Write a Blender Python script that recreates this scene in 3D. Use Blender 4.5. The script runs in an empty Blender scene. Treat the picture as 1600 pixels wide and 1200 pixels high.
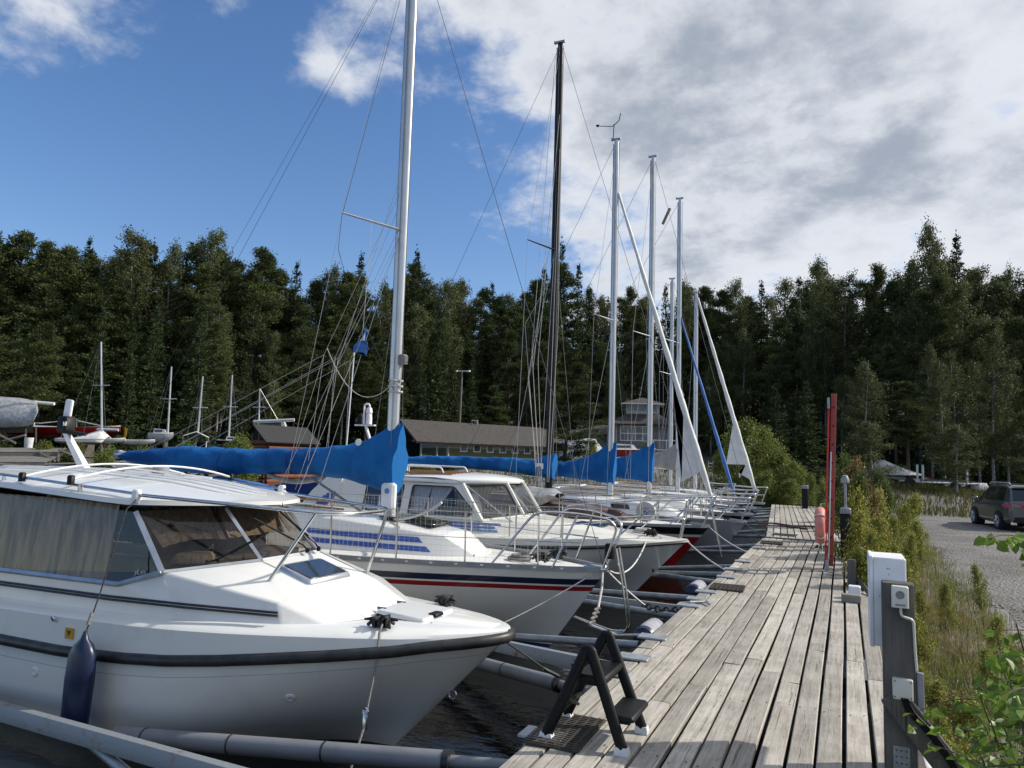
import bpy, math, random
import numpy as np
from mathutils import Vector, Matrix

# ---------------------------------------------------------------- camera, sky, sun, exposure
SC = bpy.context.scene
COL = SC.collection
YAW, PITCH, ROLL, EYE = math.radians(24.3), math.atan(114.5 / 1150), math.radians(1.8), 1.5
FW = Vector((-math.sin(YAW) * math.cos(PITCH), math.cos(YAW) * math.cos(PITCH), math.sin(PITCH)))
_rt = Vector((math.cos(YAW), math.sin(YAW), 0)); _up = _rt.cross(FW)
RT = _rt * math.cos(ROLL) + _up * math.sin(ROLL)
UP = -_rt * math.sin(ROLL) + _up * math.cos(ROLL)
cam = bpy.data.cameras.new("camera"); cam.sensor_width = 36; cam.lens = 36 * 1150 / 1600
cam.clip_start = 0.05; cam.clip_end = 3000
camo = bpy.data.objects.new("camera", cam); COL.objects.link(camo)
camo.matrix_world = Matrix(((RT.x, UP.x, -FW.x, 0), (RT.y, UP.y, -FW.y, 0), (RT.z, UP.z, -FW.z, EYE), (0, 0, 0, 1)))
SC.camera = camo
SUN_AZ, SUN_EL = math.radians(31), math.radians(36)
SUN = Vector((math.cos(SUN_EL) * math.cos(SUN_AZ), math.cos(SUN_EL) * math.sin(SUN_AZ), math.sin(SUN_EL)))
sl = bpy.data.lights.new("sun", 'SUN'); sl.energy = 4.4; sl.angle = math.radians(1.0); sl.color = (1, .95, .86)
so = bpy.data.objects.new("sun", sl); COL.objects.link(so)
so.rotation_euler = SUN.to_track_quat('Z', 'Y').to_euler()
SC.view_settings.view_transform = 'Standard'; SC.view_settings.look = 'None'
SC.view_settings.exposure = 0.18; SC.view_settings.gamma = 1; SC.view_settings.use_curve_mapping = False
SC.cycles.max_bounces = 8; SC.cycles.transparent_max_bounces = 12
SC.cycles.caustics_reflective = False; SC.cycles.caustics_refractive = False
try:
    SC.cycles.use_denoising = True
except Exception:
    pass

class NT:
    """small helper round a node tree"""
    def __init__(s, tree): s.t = tree
    def n(s, kind, **kw):
        nd = s.t.nodes.new(kind)
        for k, v in kw.items(): setattr(nd, k, v)
        return nd
    def put(s, sock, v):
        if isinstance(v, bpy.types.NodeSocket): s.t.links.new(v, sock)
        elif v is not None:
            if isinstance(v, (tuple, list)) and sock.type == 'RGBA' and len(v) == 3: v = (*v, 1)
            sock.default_value = v
    def math(s, op, a, b=None, c=None, clamp=False):
        nd = s.n('ShaderNodeMath', operation=op, use_clamp=clamp)
        for i, v in enumerate((a, b, c)): s.put(nd.inputs[i], v)
        return nd.outputs[0]
    def vmath(s, op, a, b=None):
        nd = s.n('ShaderNodeVectorMath', operation=op)
        s.put(nd.inputs[0], a); s.put(nd.inputs[1], b)
        return nd.outputs['Value'] if op in ('DOT_PRODUCT', 'LENGTH') else nd.outputs[0]
    def noise(s, vec, scale, detail=4, rough=.55, dist=0):
        nd = s.n('ShaderNodeTexNoise'); s.put(nd.inputs['Vector'], vec)
        nd.inputs['Scale'].default_value = scale; nd.inputs['Detail'].default_value = detail
        nd.inputs['Roughness'].default_value = rough; nd.inputs['Distortion'].default_value = dist
        return nd.outputs['Fac']
    def sstep(s, v, lo, hi, a=0., b=1.):
        nd = s.n('ShaderNodeMapRange', interpolation_type='SMOOTHSTEP')
        for i, x in enumerate((v, lo, hi, a, b)): s.put(nd.inputs[i], x)
        return nd.outputs[0]
    def mix(s, f, a, b, mode='MIX'):
        nd = s.n('ShaderNodeMix', data_type='RGBA', blend_type=mode)
        s.put(nd.inputs[0], f); s.put(nd.inputs[6], a); s.put(nd.inputs[7], b)
        return nd.outputs[2]
    def scale(s, vec, sc):
        nd = s.n('ShaderNodeMapping'); s.put(nd.inputs['Vector'], vec); nd.inputs['Scale'].default_value = sc
        return nd.outputs[0]

def build_sky():
    w = bpy.data.worlds.new("World"); SC.world = w; w.use_nodes = True
    t = NT(w.node_tree); w.node_tree.nodes.clear()
    out = t.n('ShaderNodeOutputWorld'); bg = t.n('ShaderNodeBackground'); bg.inputs['Strength'].default_value = 0.1
    w.node_tree.links.new(bg.outputs[0], out.inputs[0])
    sky = t.n('ShaderNodeTexSky', sky_type='NISHITA'); sky.sun_disc = False
    sky.sun_elevation = SUN_EL; sky.sun_rotation = math.radians(90) - SUN_AZ; sky.air_density = 1.0
    sky.dust_density = .6; sky.ozone_density = 2.5
    d = t.n('ShaderNodeTexCoord').outputs['Generated']
    # two fixed horizontal reference directions give bearings of the cloud bank (world directions, not the camera's)
    f0, r0, u0 = tuple(FW), tuple(RT), tuple(UP)
    den = t.math('MAXIMUM', t.vmath('DOT_PRODUCT', d, f0), .18)
    u = t.math('DIVIDE', t.vmath('DOT_PRODUCT', d, r0), den)
    v = t.math('DIVIDE', t.vmath('DOT_PRODUCT', d, u0), den)
    dz = t.math('ADD', t.math('MAXIMUM', t.n('ShaderNodeSeparateXYZ').outputs[2], 0), .34)
    sep = dz.node.inputs[0].links[0].from_node.inputs[0].links[0].from_node
    w.node_tree.links.new(d, sep.inputs[0])
    q = t.n('ShaderNodeVectorMath', operation='SCALE'); w.node_tree.links.new(d, q.inputs[0])
    w.node_tree.links.new(t.math('DIVIDE', 1, dz), q.inputs['Scale'])
    q = q.outputs[0]
    n1 = t.noise(q, 3.1, 12, .60, .05); n2 = t.noise(q, 8.0, 10, .62, .1)
    # how far into the bank of cloud a direction lies
    edge = t.math('SUBTRACT', u, t.math('SUBTRACT', .085, t.math('MULTIPLY', v, .60)))
    bank = t.math('MINIMUM', t.math('MULTIPLY', edge, 2.7), .75)
    def blob(cu, cv, su, sv, amp):
        a = t.math('POWER', t.math('DIVIDE', t.math('SUBTRACT', u, cu), su), 2)
        b = t.math('POWER', t.math('DIVIDE', t.math('SUBTRACT', v, cv), sv), 2)
        return t.math('MULTIPLY', t.math('EXPONENT', t.math('MULTIPLY', t.math('ADD', a, b), -1)), amp)
    cov = t.math('MAXIMUM', bank, -.62)
    # unseen cloud behind the camera is thinned to cut fill light on hulls
    cov = t.math('SUBTRACT', cov, t.sstep(t.vmath('DOT_PRODUCT', d, f0), .12, -.25, 0., .42))
    for b in ((-.64, .535, .27, .12, 1.12), (-.26, .43, .07, .04, .55), (-.10, .245, .10, .05, .22)):
        cov = t.math('ADD', cov, blob(*b))
    cov = t.math('ADD', cov, t.math('MULTIPLY', t.math('SUBTRACT', n1, .5), 2.3))
    cov = t.math('ADD', cov, t.math('MULTIPLY', t.math('SUBTRACT', n2, .5), 1.25))
    mask = t.sstep(cov, -.06, .60)
    # thick parts are grey, thin edges are bright
    thick = t.sstep(cov, .30, 1.1)
    n3 = t.noise(q, 1.55, 10, .54, .05)
    under = t.math('ADD', t.math('ADD', blob(.43, .29, .36, .13, .34), blob(.16, .17, .16, .05, .14)), blob(.16, .48, .26, .07, .12))
    under = t.math('ADD', under, blob(.02, .25, .16, .12, -.20))
    k = t.math('ADD', t.math('ADD', n3, t.math('MULTIPLY', t.math('SUBTRACT', n2, .5), .38)), under)
    shade = t.math('MULTIPLY', thick, t.sstep(k, .47, .86))
    cloud = t.mix(shade, (7.15, 7.4, 7.8), (3.3, 3.7, 4.4))
    hs = t.n('ShaderNodeHueSaturation'); hs.inputs['Saturation'].default_value = 1.2; hs.inputs['Value'].default_value = 1.3; t.put(hs.inputs['Color'], sky.outputs[0])
    tint = t.mix(1.0, hs.outputs[0], (1.10, 1.0, 1.04), 'MULTIPLY')
    t.put(bg.inputs['Color'], t.mix(t.math('MULTIPLY', mask, .96), tint, cloud))
build_sky()

# ---------------------------------------------------------------- helpers: meshes, objects, materials
class B:
    """collects polygons, then becomes ONE mesh object"""
    def __init__(s): s.v = []; s.f = []; s.m = []
    def add(s, vs, fs, mi=0):
        o = len(s.v); s.v += [tuple(p) for p in vs]; s.f += [tuple(i + o for i in f) for f in fs]; s.m += [mi] * len(fs)
        return s
    def poly(s, pts, mi=0): return s.add(pts, [tuple(range(len(pts)))], mi)
    def box(s, c, size, rz=0, mi=0, rot=None, taper=1):
        x, y, z = (k / 2 for k in size)
        vs = [(-x, -y, -z), (x, -y, -z), (x, y, -z), (-x, y, -z)] + [(-x * taper, -y * taper, z), (x * taper, -y * taper, z), (x * taper, y * taper, z), (-x * taper, y * taper, z)]
        R = rot if rot is not None else Matrix.Rotation(rz, 3, 'Z')
        return s.add([R @ Vector(p) + Vector(c) for p in vs], [(3, 2, 1, 0), (4, 5, 6, 7), (0, 1, 5, 4), (1, 2, 6, 5), (2, 3, 7, 6), (3, 0, 4, 7)], mi)
    def bbox(s, c, size, rz=0, b=.01, mi=0, rot=None):
        """box with chamfered vertical and top edges"""
        x, y, z = (k / 2 for k in size); R = rot if rot is not None else Matrix.Rotation(rz, 3, 'Z')
        def ring(ix, zz): return [(-x + ix + b, -y + ix, zz), (x - ix - b, -y + ix, zz), (x - ix, -y + ix + b, zz), (x - ix, y - ix - b, zz), (x - ix - b, y - ix, zz), (-x + ix + b, y - ix, zz), (-x + ix, y - ix - b, zz), (-x + ix, -y + ix + b, zz)]
        rs = [ring(0, -z), ring(0, z - b), ring(b * .7, z)]
        return s.loft([[R @ Vector(p) + Vector(c) for p in r] for r in rs], True, True, mi)
    def loft(s, rings, closed=True, caps=True, mi=0):
        n = len(rings[0]); vs = [p for r in rings for p in r]; fs = []
        for i in range(len(rings) - 1):
            for j in range(n if closed else n - 1):
                k = (j + 1) % n; fs.append((i * n + j, i * n + k, (i + 1) * n + k, (i + 1) * n + j))
        if caps and closed: fs += [tuple(range(n - 1, -1, -1)), tuple(range((len(rings) - 1) * n, len(rings) * n))]
        return s.add(vs, fs, mi)
    def tube(s, pts, r, seg=6, mi=0, caps=True, sq=1.0):
        pts = [Vector(p) for p in pts]; n = len(pts); rs = r if isinstance(r, (list, tuple)) else [r] * n
        rings = []; prev = None
        for i, p in enumerate(pts):
            t = (pts[min(i + 1, n - 1)] - pts[max(i - 1, 0)])
            t = t.normalized() if t.length > 1e-9 else Vector((0, 0, 1))
            if prev is None: a = t.cross(Vector((0, 0, 1)) if abs(t.z) < .9 else Vector((0, 1, 0))).normalized()
            else: a = (prev - t * prev.dot(t)).normalized()
            prev = a; b = t.cross(a)
            rings.append([p + (a * math.cos(2 * math.pi * k / seg) + b * math.sin(2 * math.pi * k / seg) * sq) * rs[i] for k in range(seg)])
        return s.loft(rings, True, caps, mi)
    def lathe(s, c, prof, seg=16, mi=0, axis='Z', R=None):
        rings = []
        for r, h in prof:
            ring = [Vector((r * math.cos(2 * math.pi * k / seg), r * math.sin(2 * math.pi * k / seg), h)) for k in range(seg)]
            if axis == 'X': ring = [Vector((p.z, p.x, p.y)) for p in ring]
            if axis == 'Y': ring = [Vector((p.x, p.z, p.y)) for p in ring]
            if R is not None: ring = [R @ p for p in ring]
            rings.append([p + Vector(c) for p in ring])
        return s.loft(rings, True, True, mi)
    def torus(s, c, R, r, n=24, k=8, axis='Z', mi=0, rot=None, squash=1):
        rings = []
        for i in range(n):
            a = 2 * math.pi * i / n; ring = []
            for j in range(k):
                bb = 2 * math.pi * j / k
                p = Vector(((R + r * math.cos(bb)) * math.cos(a), (R + r * math.cos(bb)) * math.sin(a), r * math.sin(bb) * squash))
                if axis == 'X': p = Vector((p.z, p.x, p.y))
                if axis == 'Y': p = Vector((p.x, p.z, p.y))
                if rot is not None: p = rot @ p
                ring.append(p + Vector(c))
            rings.append(ring)
        return s.loft(rings + [rings[0]], True, False, mi)
    def build(s, name, mats, parent=None, smooth=40, solid=0):
        me = bpy.data.meshes.new(name); me.from_pydata(s.v, [], s.f)
        mats = mats if isinstance(mats, (list, tuple)) else [mats]
        for m in mats: me.materials.append(m)
        if len(mats) > 1: me.polygons.foreach_set('material_index', s.m)
        o = bpy.data.objects.new(name, me); COL.objects.link(o)
        if parent is not None:
            o.parent = parent; off = Vector((0, 0, 0)); q = parent
            while q is not None: off += q.location; q = q.parent
            me.transform(Matrix.Translation(-off))
        if smooth:
            me.polygons.foreach_set('use_smooth', [True] * len(me.polygons)); me.set_sharp_from_angle(angle=math.radians(smooth))
        me.update()
        if solid:
            md = o.modifiers.new('thickness', 'SOLIDIFY'); md.thickness = solid; md.offset = 0
        return o

def tag(o, label=None, cat=None, group=None, kind=None):
    if label: o['label'] = label
    if cat: o['category'] = cat
    if group: o['group'] = group
    if kind: o['kind'] = kind
    return o
def thing(name, loc, label, cat, group=None):
    o = bpy.data.objects.new(name, None); COL.objects.link(o); o.location = loc; o.empty_display_size = .2
    return tag(o, label, cat, group)
def copy_tree(o, parent=None):
    c = o.copy(); COL.objects.link(c); c.parent = parent
    for ch in list(o.children): copy_tree(ch, c)
    return c

MATS = {}
def mat(name, c1, c2=None, scale=6., rough=.5, metal=0., bump=0., bscale=40., stretch=(1, 1, 1), coat=0., detail=5, island=0., lo=.38, hi=.65, spec=.5, trans=0., objrand=0., rvar=0.):
    m = bpy.data.materials.new(name); m.use_nodes = True; t = NT(m.node_tree)
    p = m.node_tree.nodes['Principled BSDF']; tc = t.n('ShaderNodeTexCoord').outputs['Object']
    vec = t.scale(tc, stretch) if stretch != (1, 1, 1) else tc
    col = (*c1, 1)
    if c2 is not None:
        f = t.sstep(t.noise(vec, scale, detail, .6), lo, hi); col = t.mix(f, c1, c2)
        if rvar: t.put(p.inputs['Roughness'], t.math('ADD', t.math('MULTIPLY', f, rvar), rough))
    if name.startswith('gelcoat'):  # brown water stain along the waterline (hull origins sit on it)
        sx = t.n('ShaderNodeSeparateXYZ'); t.put(sx.inputs[0], tc); z = t.math('SUBTRACT', sx.outputs[2], t.math('MULTIPLY', t.noise(tc, 3.5, 6, .7), .16))
        col = t.mix(t.sstep(z, .05, -.08, 0, .4), col, (.30, .28, .20))
        col = t.mix(t.math('MULTIPLY', t.sstep(t.noise(t.scale(tc, (3, 3, .5)), 2.2, 7, .7), .56, .75), .16), col, (.42, .41, .38))
    if island or objrand:
        h = t.n('ShaderNodeHueSaturation'); t.put(h.inputs['Color'], col)
        src = t.n('ShaderNodeNewGeometry').outputs['Random Per Island'] if island else t.n('ShaderNodeObjectInfo').outputs['Random']
        k = island or objrand
        val = t.math('ADD', t.math('MULTIPLY', src, 2 * k), 1 - k)
        if island and objrand: val = t.math('MULTIPLY', val, t.math('ADD', t.math('MULTIPLY', t.n('ShaderNodeObjectInfo').outputs['Random'], 2 * objrand), 1 - objrand))
        t.put(h.inputs['Value'], val); col = h.outputs[0]
    t.put(p.inputs['Base Color'], col)
    if not (rvar and c2 is not None): p.inputs['Roughness'].default_value = rough
    p.inputs['Metallic'].default_value = metal
    p.inputs['Coat Weight'].default_value = coat; p.inputs['Coat Roughness'].default_value = .08
    p.inputs['Specular IOR Level'].default_value = spec
    if trans:  # leaves let some light through
        tr = t.n('ShaderNodeBsdfTranslucent'); t.put(tr.inputs['Color'], col)
        ms = t.n('ShaderNodeMixShader'); ms.inputs[0].default_value = trans
        m.node_tree.links.new(p.outputs[0], ms.inputs[1]); m.node_tree.links.new(tr.outputs[0], ms.inputs[2])
        m.node_tree.links.new(ms.outputs[0], m.node_tree.nodes['Material Output'].inputs[0])
    if bump:
        bn = t.n('ShaderNodeBump'); bn.inputs['Strength'].default_value = bump; bn.inputs['Distance'].default_value = .02
        t.put(bn.inputs['Height'], t.noise(vec, bscale, 5, .6)); t.put(p.inputs['Normal'], bn.outputs[0])
    MATS[name] = m
    return m
M = MATS
mat('gelcoat', (.72, .715, .68), (.62, .615, .585), 2.2, .28, coat=.5, lo=.5, hi=.8, rvar=.15)
mat('gelcoat_cream', (.69, .67, .60), (.6, .58, .51), 2.5, .32, coat=.4, lo=.45, hi=.8)
mat('gelcoat_grey', (.54, .55, .54), (.45, .46, .45), 2.0, .3, coat=.4, lo=.45, hi=.8)
mat('deck_paint', (.68, .67, .63), (.55, .54, .50), 3.0, .5, bump=.12, bscale=160, lo=.45, hi=.8)
mat('rubber', (.012, .012, .013), (.03, .03, .03), 9, .45)
mat('black_plastic', (.004, .0045, .005), (.007, .007, .007), 20, .5, spec=.22, bump=.05, bscale=300)
mat('grey_plastic', (.24, .25, .27), (.2, .21, .22), 8, .5)
mat('stainless', (.62, .62, .62), (.5, .5, .5), 12, .22, 1.0)
mat('aluminium', (.62, .64, .66), (.5, .52, .54), 6, .38, .85)
mat('mast_paint', (.66, .68, .70), (.58, .6, .62), 3, .34, .35)
mat('mast_black', (.007, .007, .008), (.014, .014, .015), 5, .5, spec=.25)
mat('galvanised', (.33, .36, .38), (.24, .26, .27), 9, .5, .5, bump=.1, bscale=30)
mat('galv_rust', (.24, .265, .28), (.20, .13, .075), 7, .6, .35, bump=.2, bscale=40, lo=.58, hi=.72)
mat('navy', (.008, .014, .045), None, 5, .3, coat=.4)
mat('stripe_red', (.27, .012, .018), None, 5, .3, coat=.4)
mat('hull_red', (.33, .012, .012), (.24, .01, .01), 3, .35, coat=.3)
mat('boot_blue', (.015, .035, .16), None, 5, .4)
mat('stripe_blue', (.03, .075, .32), (.05, .1, .36), 3, .4)
mat('stripe_light_blue', (.05, .20, .42), None, 3, .4)
mat('brown_wood', (.07, .024, .012), (.045, .016, .009), 6, .35, stretch=(.6, 6, 6), coat=.3)
mat('teak', (.30, .145, .05), (.2, .09, .03), 8, .5, stretch=(.5, 5, 5))
mat('canvas_blue', (.012, .118, .34), (.004, .062, .22), 1.6, .8, bump=.75, bscale=13, stretch=(1, 1, .45), spec=.15, detail=9)
mat('canvas_navy', (.008, .02, .10), (.012, .028, .13), 3, .75, bump=.3, bscale=5, spec=.2)
mat('canvas_grey', (.30, .29, .28), (.24, .23, .22), 3, .8, bump=.4, bscale=5, spec=.2)
mat('sailcloth', (.72, .72, .70), (.6, .6, .58), 3, .6, bump=.2, bscale=6)
mat('furl_blue', (.055, .17, .46), (.04, .13, .38), 5, .6, stretch=(1, 1, 1))
mat('rope_white', (.55, .54, .50), (.4, .39, .36), 60, .8)
mat('rope_dark', (.015, .015, .017), (.05, .05, .05), 80, .8, bump=.4, bscale=120)
mat('rope_grey', (.16, .15, .14), (.25, .24, .22), 80, .85, bump=.4, bscale=120)
mat('wire', (.32, .33, .34), None, 5, .4, .6)
mat('wire_dark', (.06, .065, .07), None, 5, .5, .3)
mat('fender_navy', (.006, .014, .045), (.01, .02, .06), 4, .35)
mat('fender_grey', (.36, .35, .40), (.27, .27, .3), 6, .5)
mat('pvc_grey', (.19, .195, .21), (.145, .15, .16), 3, .5, bump=.05)
mat('white_paint', (.74, .75, .76), (.6, .61, .62), 4, .5)
mat('off_white', (.62, .62, .54), (.55, .55, .47), 5, .45)
mat('ladder_red', (.32, .036, .026), (.24, .028, .022), 5, .5)
mat('ring_pink', (.60, .22, .18), (.5, .16, .13), 6, .6)
mat('tar_paper', (.03, .03, .031), (.02, .02, .021), 6, .9, bump=.3, bscale=30)
mat('roof_brown', (.06, .052, .047), (.04, .036, .033), 4, .9, bump=.4, bscale=9)
mat('green_wall', (.115, .13, .055), (.09, .10, .045), 4, .8, stretch=(1, 1, 8))
mat('white_wall', (.40, .39, .35), (.33, .32, .29), 5, .8)
mat('grey_wall', (.17, .165, .155), (.13, .125, .12), 5, .8)
mat('log_red', (.20, .065, .03), (.11, .035, .02), 5, .8, stretch=(1, 1, 7))
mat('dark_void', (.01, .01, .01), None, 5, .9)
mat('tarp_silver', (.42, .43, .43), (.26, .27, .27), 5, .45, .25, bump=.8, bscale=7)
mat('tarp_white', (.62, .62, .6), (.5, .5, .49), 4, .7, bump=.5, bscale=5)
mat('tarp_blue', (.02, .09, .30), (.03, .14, .42), 5, .6, bump=.5, bscale=6)
mat('bright_red', (.5, .02, .015), None, 5, .4)
mat('yellow', (.6, .33, .02), (.5, .27, .02), 20, .5)
mat('curtain_white', (.6, .6, .62), (.45, .46, .48), 7, .9, stretch=(8, 8, .3))
mat('curtain_dark', (.16, .13, .105), (.085, .07, .058), 6, .9, stretch=(7, 7, .25))
mat('curtain_brown', (.50, .42, .32), (.19, .155, .12), 2.6, .9, stretch=(7, 7, .25))
mat('curtain_blue', (.03, .045, .11), (.02, .03, .07), 7, .9, stretch=(8, 8, .3))
mat('interior', (.035, .032, .03), None, 5, .9)
mat('car_paint', (.095, .105, .11), (.085, .093, .10), 3, .28, .35, coat=1.0)
mat('tyre', (.012, .012, .012), (.02, .02, .02), 20, .8)
mat('alloy', (.45, .46, .47), None, 5, .3, .8)
mat('tail_red', (.42, .01, .012), (.3, .008, .01), 30, .15, coat=1)
mat('number_plate', (.7, .7, .72), None, 5, .4)
mat('text_dark', (.02, .03, .08), None, 5, .5)
mat('text_grey', (.3, .31, .33), None, 5, .5)
mat('text_white', (.75, .75, .75), None, 5, .5)
mat('mat_brown', (.075, .062, .05), (.045, .038, .03), 30, .9, bump=.6, bscale=120)
mat('net', (.52, .51, .47), None, 5, .8)
def glass_mat(name, col, alpha_mix, rough=.03):
    """tinted pane: part mirror, part see-through"""
    m = bpy.data.materials.new(name); m.use_nodes = True; t = NT(m.node_tree); m.node_tree.nodes.clear()
    out = t.n('ShaderNodeOutputMaterial'); tr = t.n('ShaderNodeBsdfTransparent'); tr.inputs[0].default_value = (*col, 1)
    gl = t.n('ShaderNodeBsdfGlossy'); gl.inputs['Roughness'].default_value = rough
    fr = t.n('ShaderNodeFresnel'); fr.inputs[0].default_value = 1.5
    ms = t.n('ShaderNodeMixShader'); t.put(ms.inputs[0], t.math('ADD', t.math('MULTIPLY', fr.outputs[0], .62), alpha_mix, clamp=True))
    L = m.node_tree.links; L.new(tr.outputs[0], ms.inputs[1]); L.new(gl.outputs[0], ms.inputs[2]); L.new(ms.outputs[0], out.inputs[0])
    MATS[name] = m
glass_mat('glass_smoke', (.84, .78, .69), .03)
glass_mat('glass_clear', (.72, .75, .76), .05)
glass_mat('glass_hatch', (.05, .055, .07), .06)
glass_mat('vinyl_clear', (.78, .82, .88), .10, .12)
mat('glass_dark', (.008, .009, .01), None, 5, .06, coat=1)
mat('glass_house', (.05, .065, .09), (.14, .15, .18), 3, .1, coat=.5)

def wood_mat(name, dark, light, axis, island=.25, scale=1.0):
    """weathered boards: grain runs along the axis, each board its own tone, small dark cracks"""
    m = bpy.data.materials.new(name); m.use_nodes = True; t = NT(m.node_tree); p = m.node_tree.nodes['Principled BSDF']
    g = t.n('ShaderNodeNewGeometry'); rnd = g.outputs['Random Per Island']; tc = t.n('ShaderNodeTexCoord').outputs['Object']
    off = t.n('ShaderNodeCombineXYZ'); t.put(off.inputs[0], t.math('MULTIPLY', rnd, 37)); t.put(off.inputs[1], t.math('MULTIPLY', rnd, 91)); t.put(off.inputs[2], t.math('MULTIPLY', rnd, 17))
    pos = t.vmath('ADD', tc, off.outputs[0])
    st = {'X': (.9, 22, 22), 'Y': (22, .9, 22), 'Z': (22, 22, .9)}[axis]; st = tuple(k * scale for k in st)
    wob = t.noise(pos, 1.6, 3); wv = t.n('ShaderNodeCombineXYZ')
    for i in range(3): t.put(wv.inputs[i], t.math('MULTIPLY', wob, .035))
    p2 = t.vmath('ADD', pos, wv.outputs[0])
    grain = t.noise(t.scale(p2, st), 2.4, 6, .7); fine = t.noise(t.scale(p2, tuple(k * 3 for k in st)), 3.5, 4, .7)
    blot = t.noise(pos, 3.2 * scale, 5, .65); speck = t.noise(pos, 34 * scale, 3, .6)
    f = t.math('ADD', t.math('MULTIPLY', t.sstep(grain, .32, .66), .5), t.math('MULTIPLY', t.sstep(fine, .3, .7), .3))
    f = t.math('ADD', f, t.math('MULTIPLY', t.sstep(blot, .36, .66), .42), clamp=True)
    col = t.mix(f, dark, light)
    crack = t.sstep(t.noise(t.scale(p2, tuple(k * 1.35 if k > 5 else k * .5 for k in st)), 1.7, 5, .66), .345, .385)
    col = t.mix(t.math('MULTIPLY', t.math('SUBTRACT', 1, crack), .6), col, tuple(k * .16 for k in dark))
    col = t.mix(t.math('MULTIPLY', t.sstep(speck, .66, .74), .6), col, tuple(k * .3 for k in dark))
    col = t.mix(t.math('MULTIPLY', t.sstep(t.noise(pos, .7 * scale, 4), .5, .72), .25), col, (.19, .17, .11))
    h = t.n('ShaderNodeHueSaturation'); t.put(h.inputs['Color'], col)
    t.put(h.inputs['Value'], t.math('ADD', t.math('MULTIPLY', rnd, 2 * island), 1 - island)); t.put(p.inputs['Base Color'], h.outputs[0])
    p.inputs['Roughness'].default_value = .82; p.inputs['Specular IOR Level'].default_value = .25
    bn = t.n('ShaderNodeBump'); bn.inputs['Strength'].default_value = .55; bn.inputs['Distance'].default_value = .006
    t.put(bn.inputs['Height'], t.math('ADD', t.math('MULTIPLY', grain, .6), crack)); t.put(p.inputs['Normal'], bn.outputs[0])
    MATS[name] = m
wood_mat('dock_wood', (.185, .166, .142), (.43, .398, .35), 'Y', .22)
wood_mat('post_wood', (.055, .05, .043), (.115, .105, .092), 'Z', .1)
wood_mat('beam_wood', (.10, .092, .08), (.22, .205, .18), 'X', .2)
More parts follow.
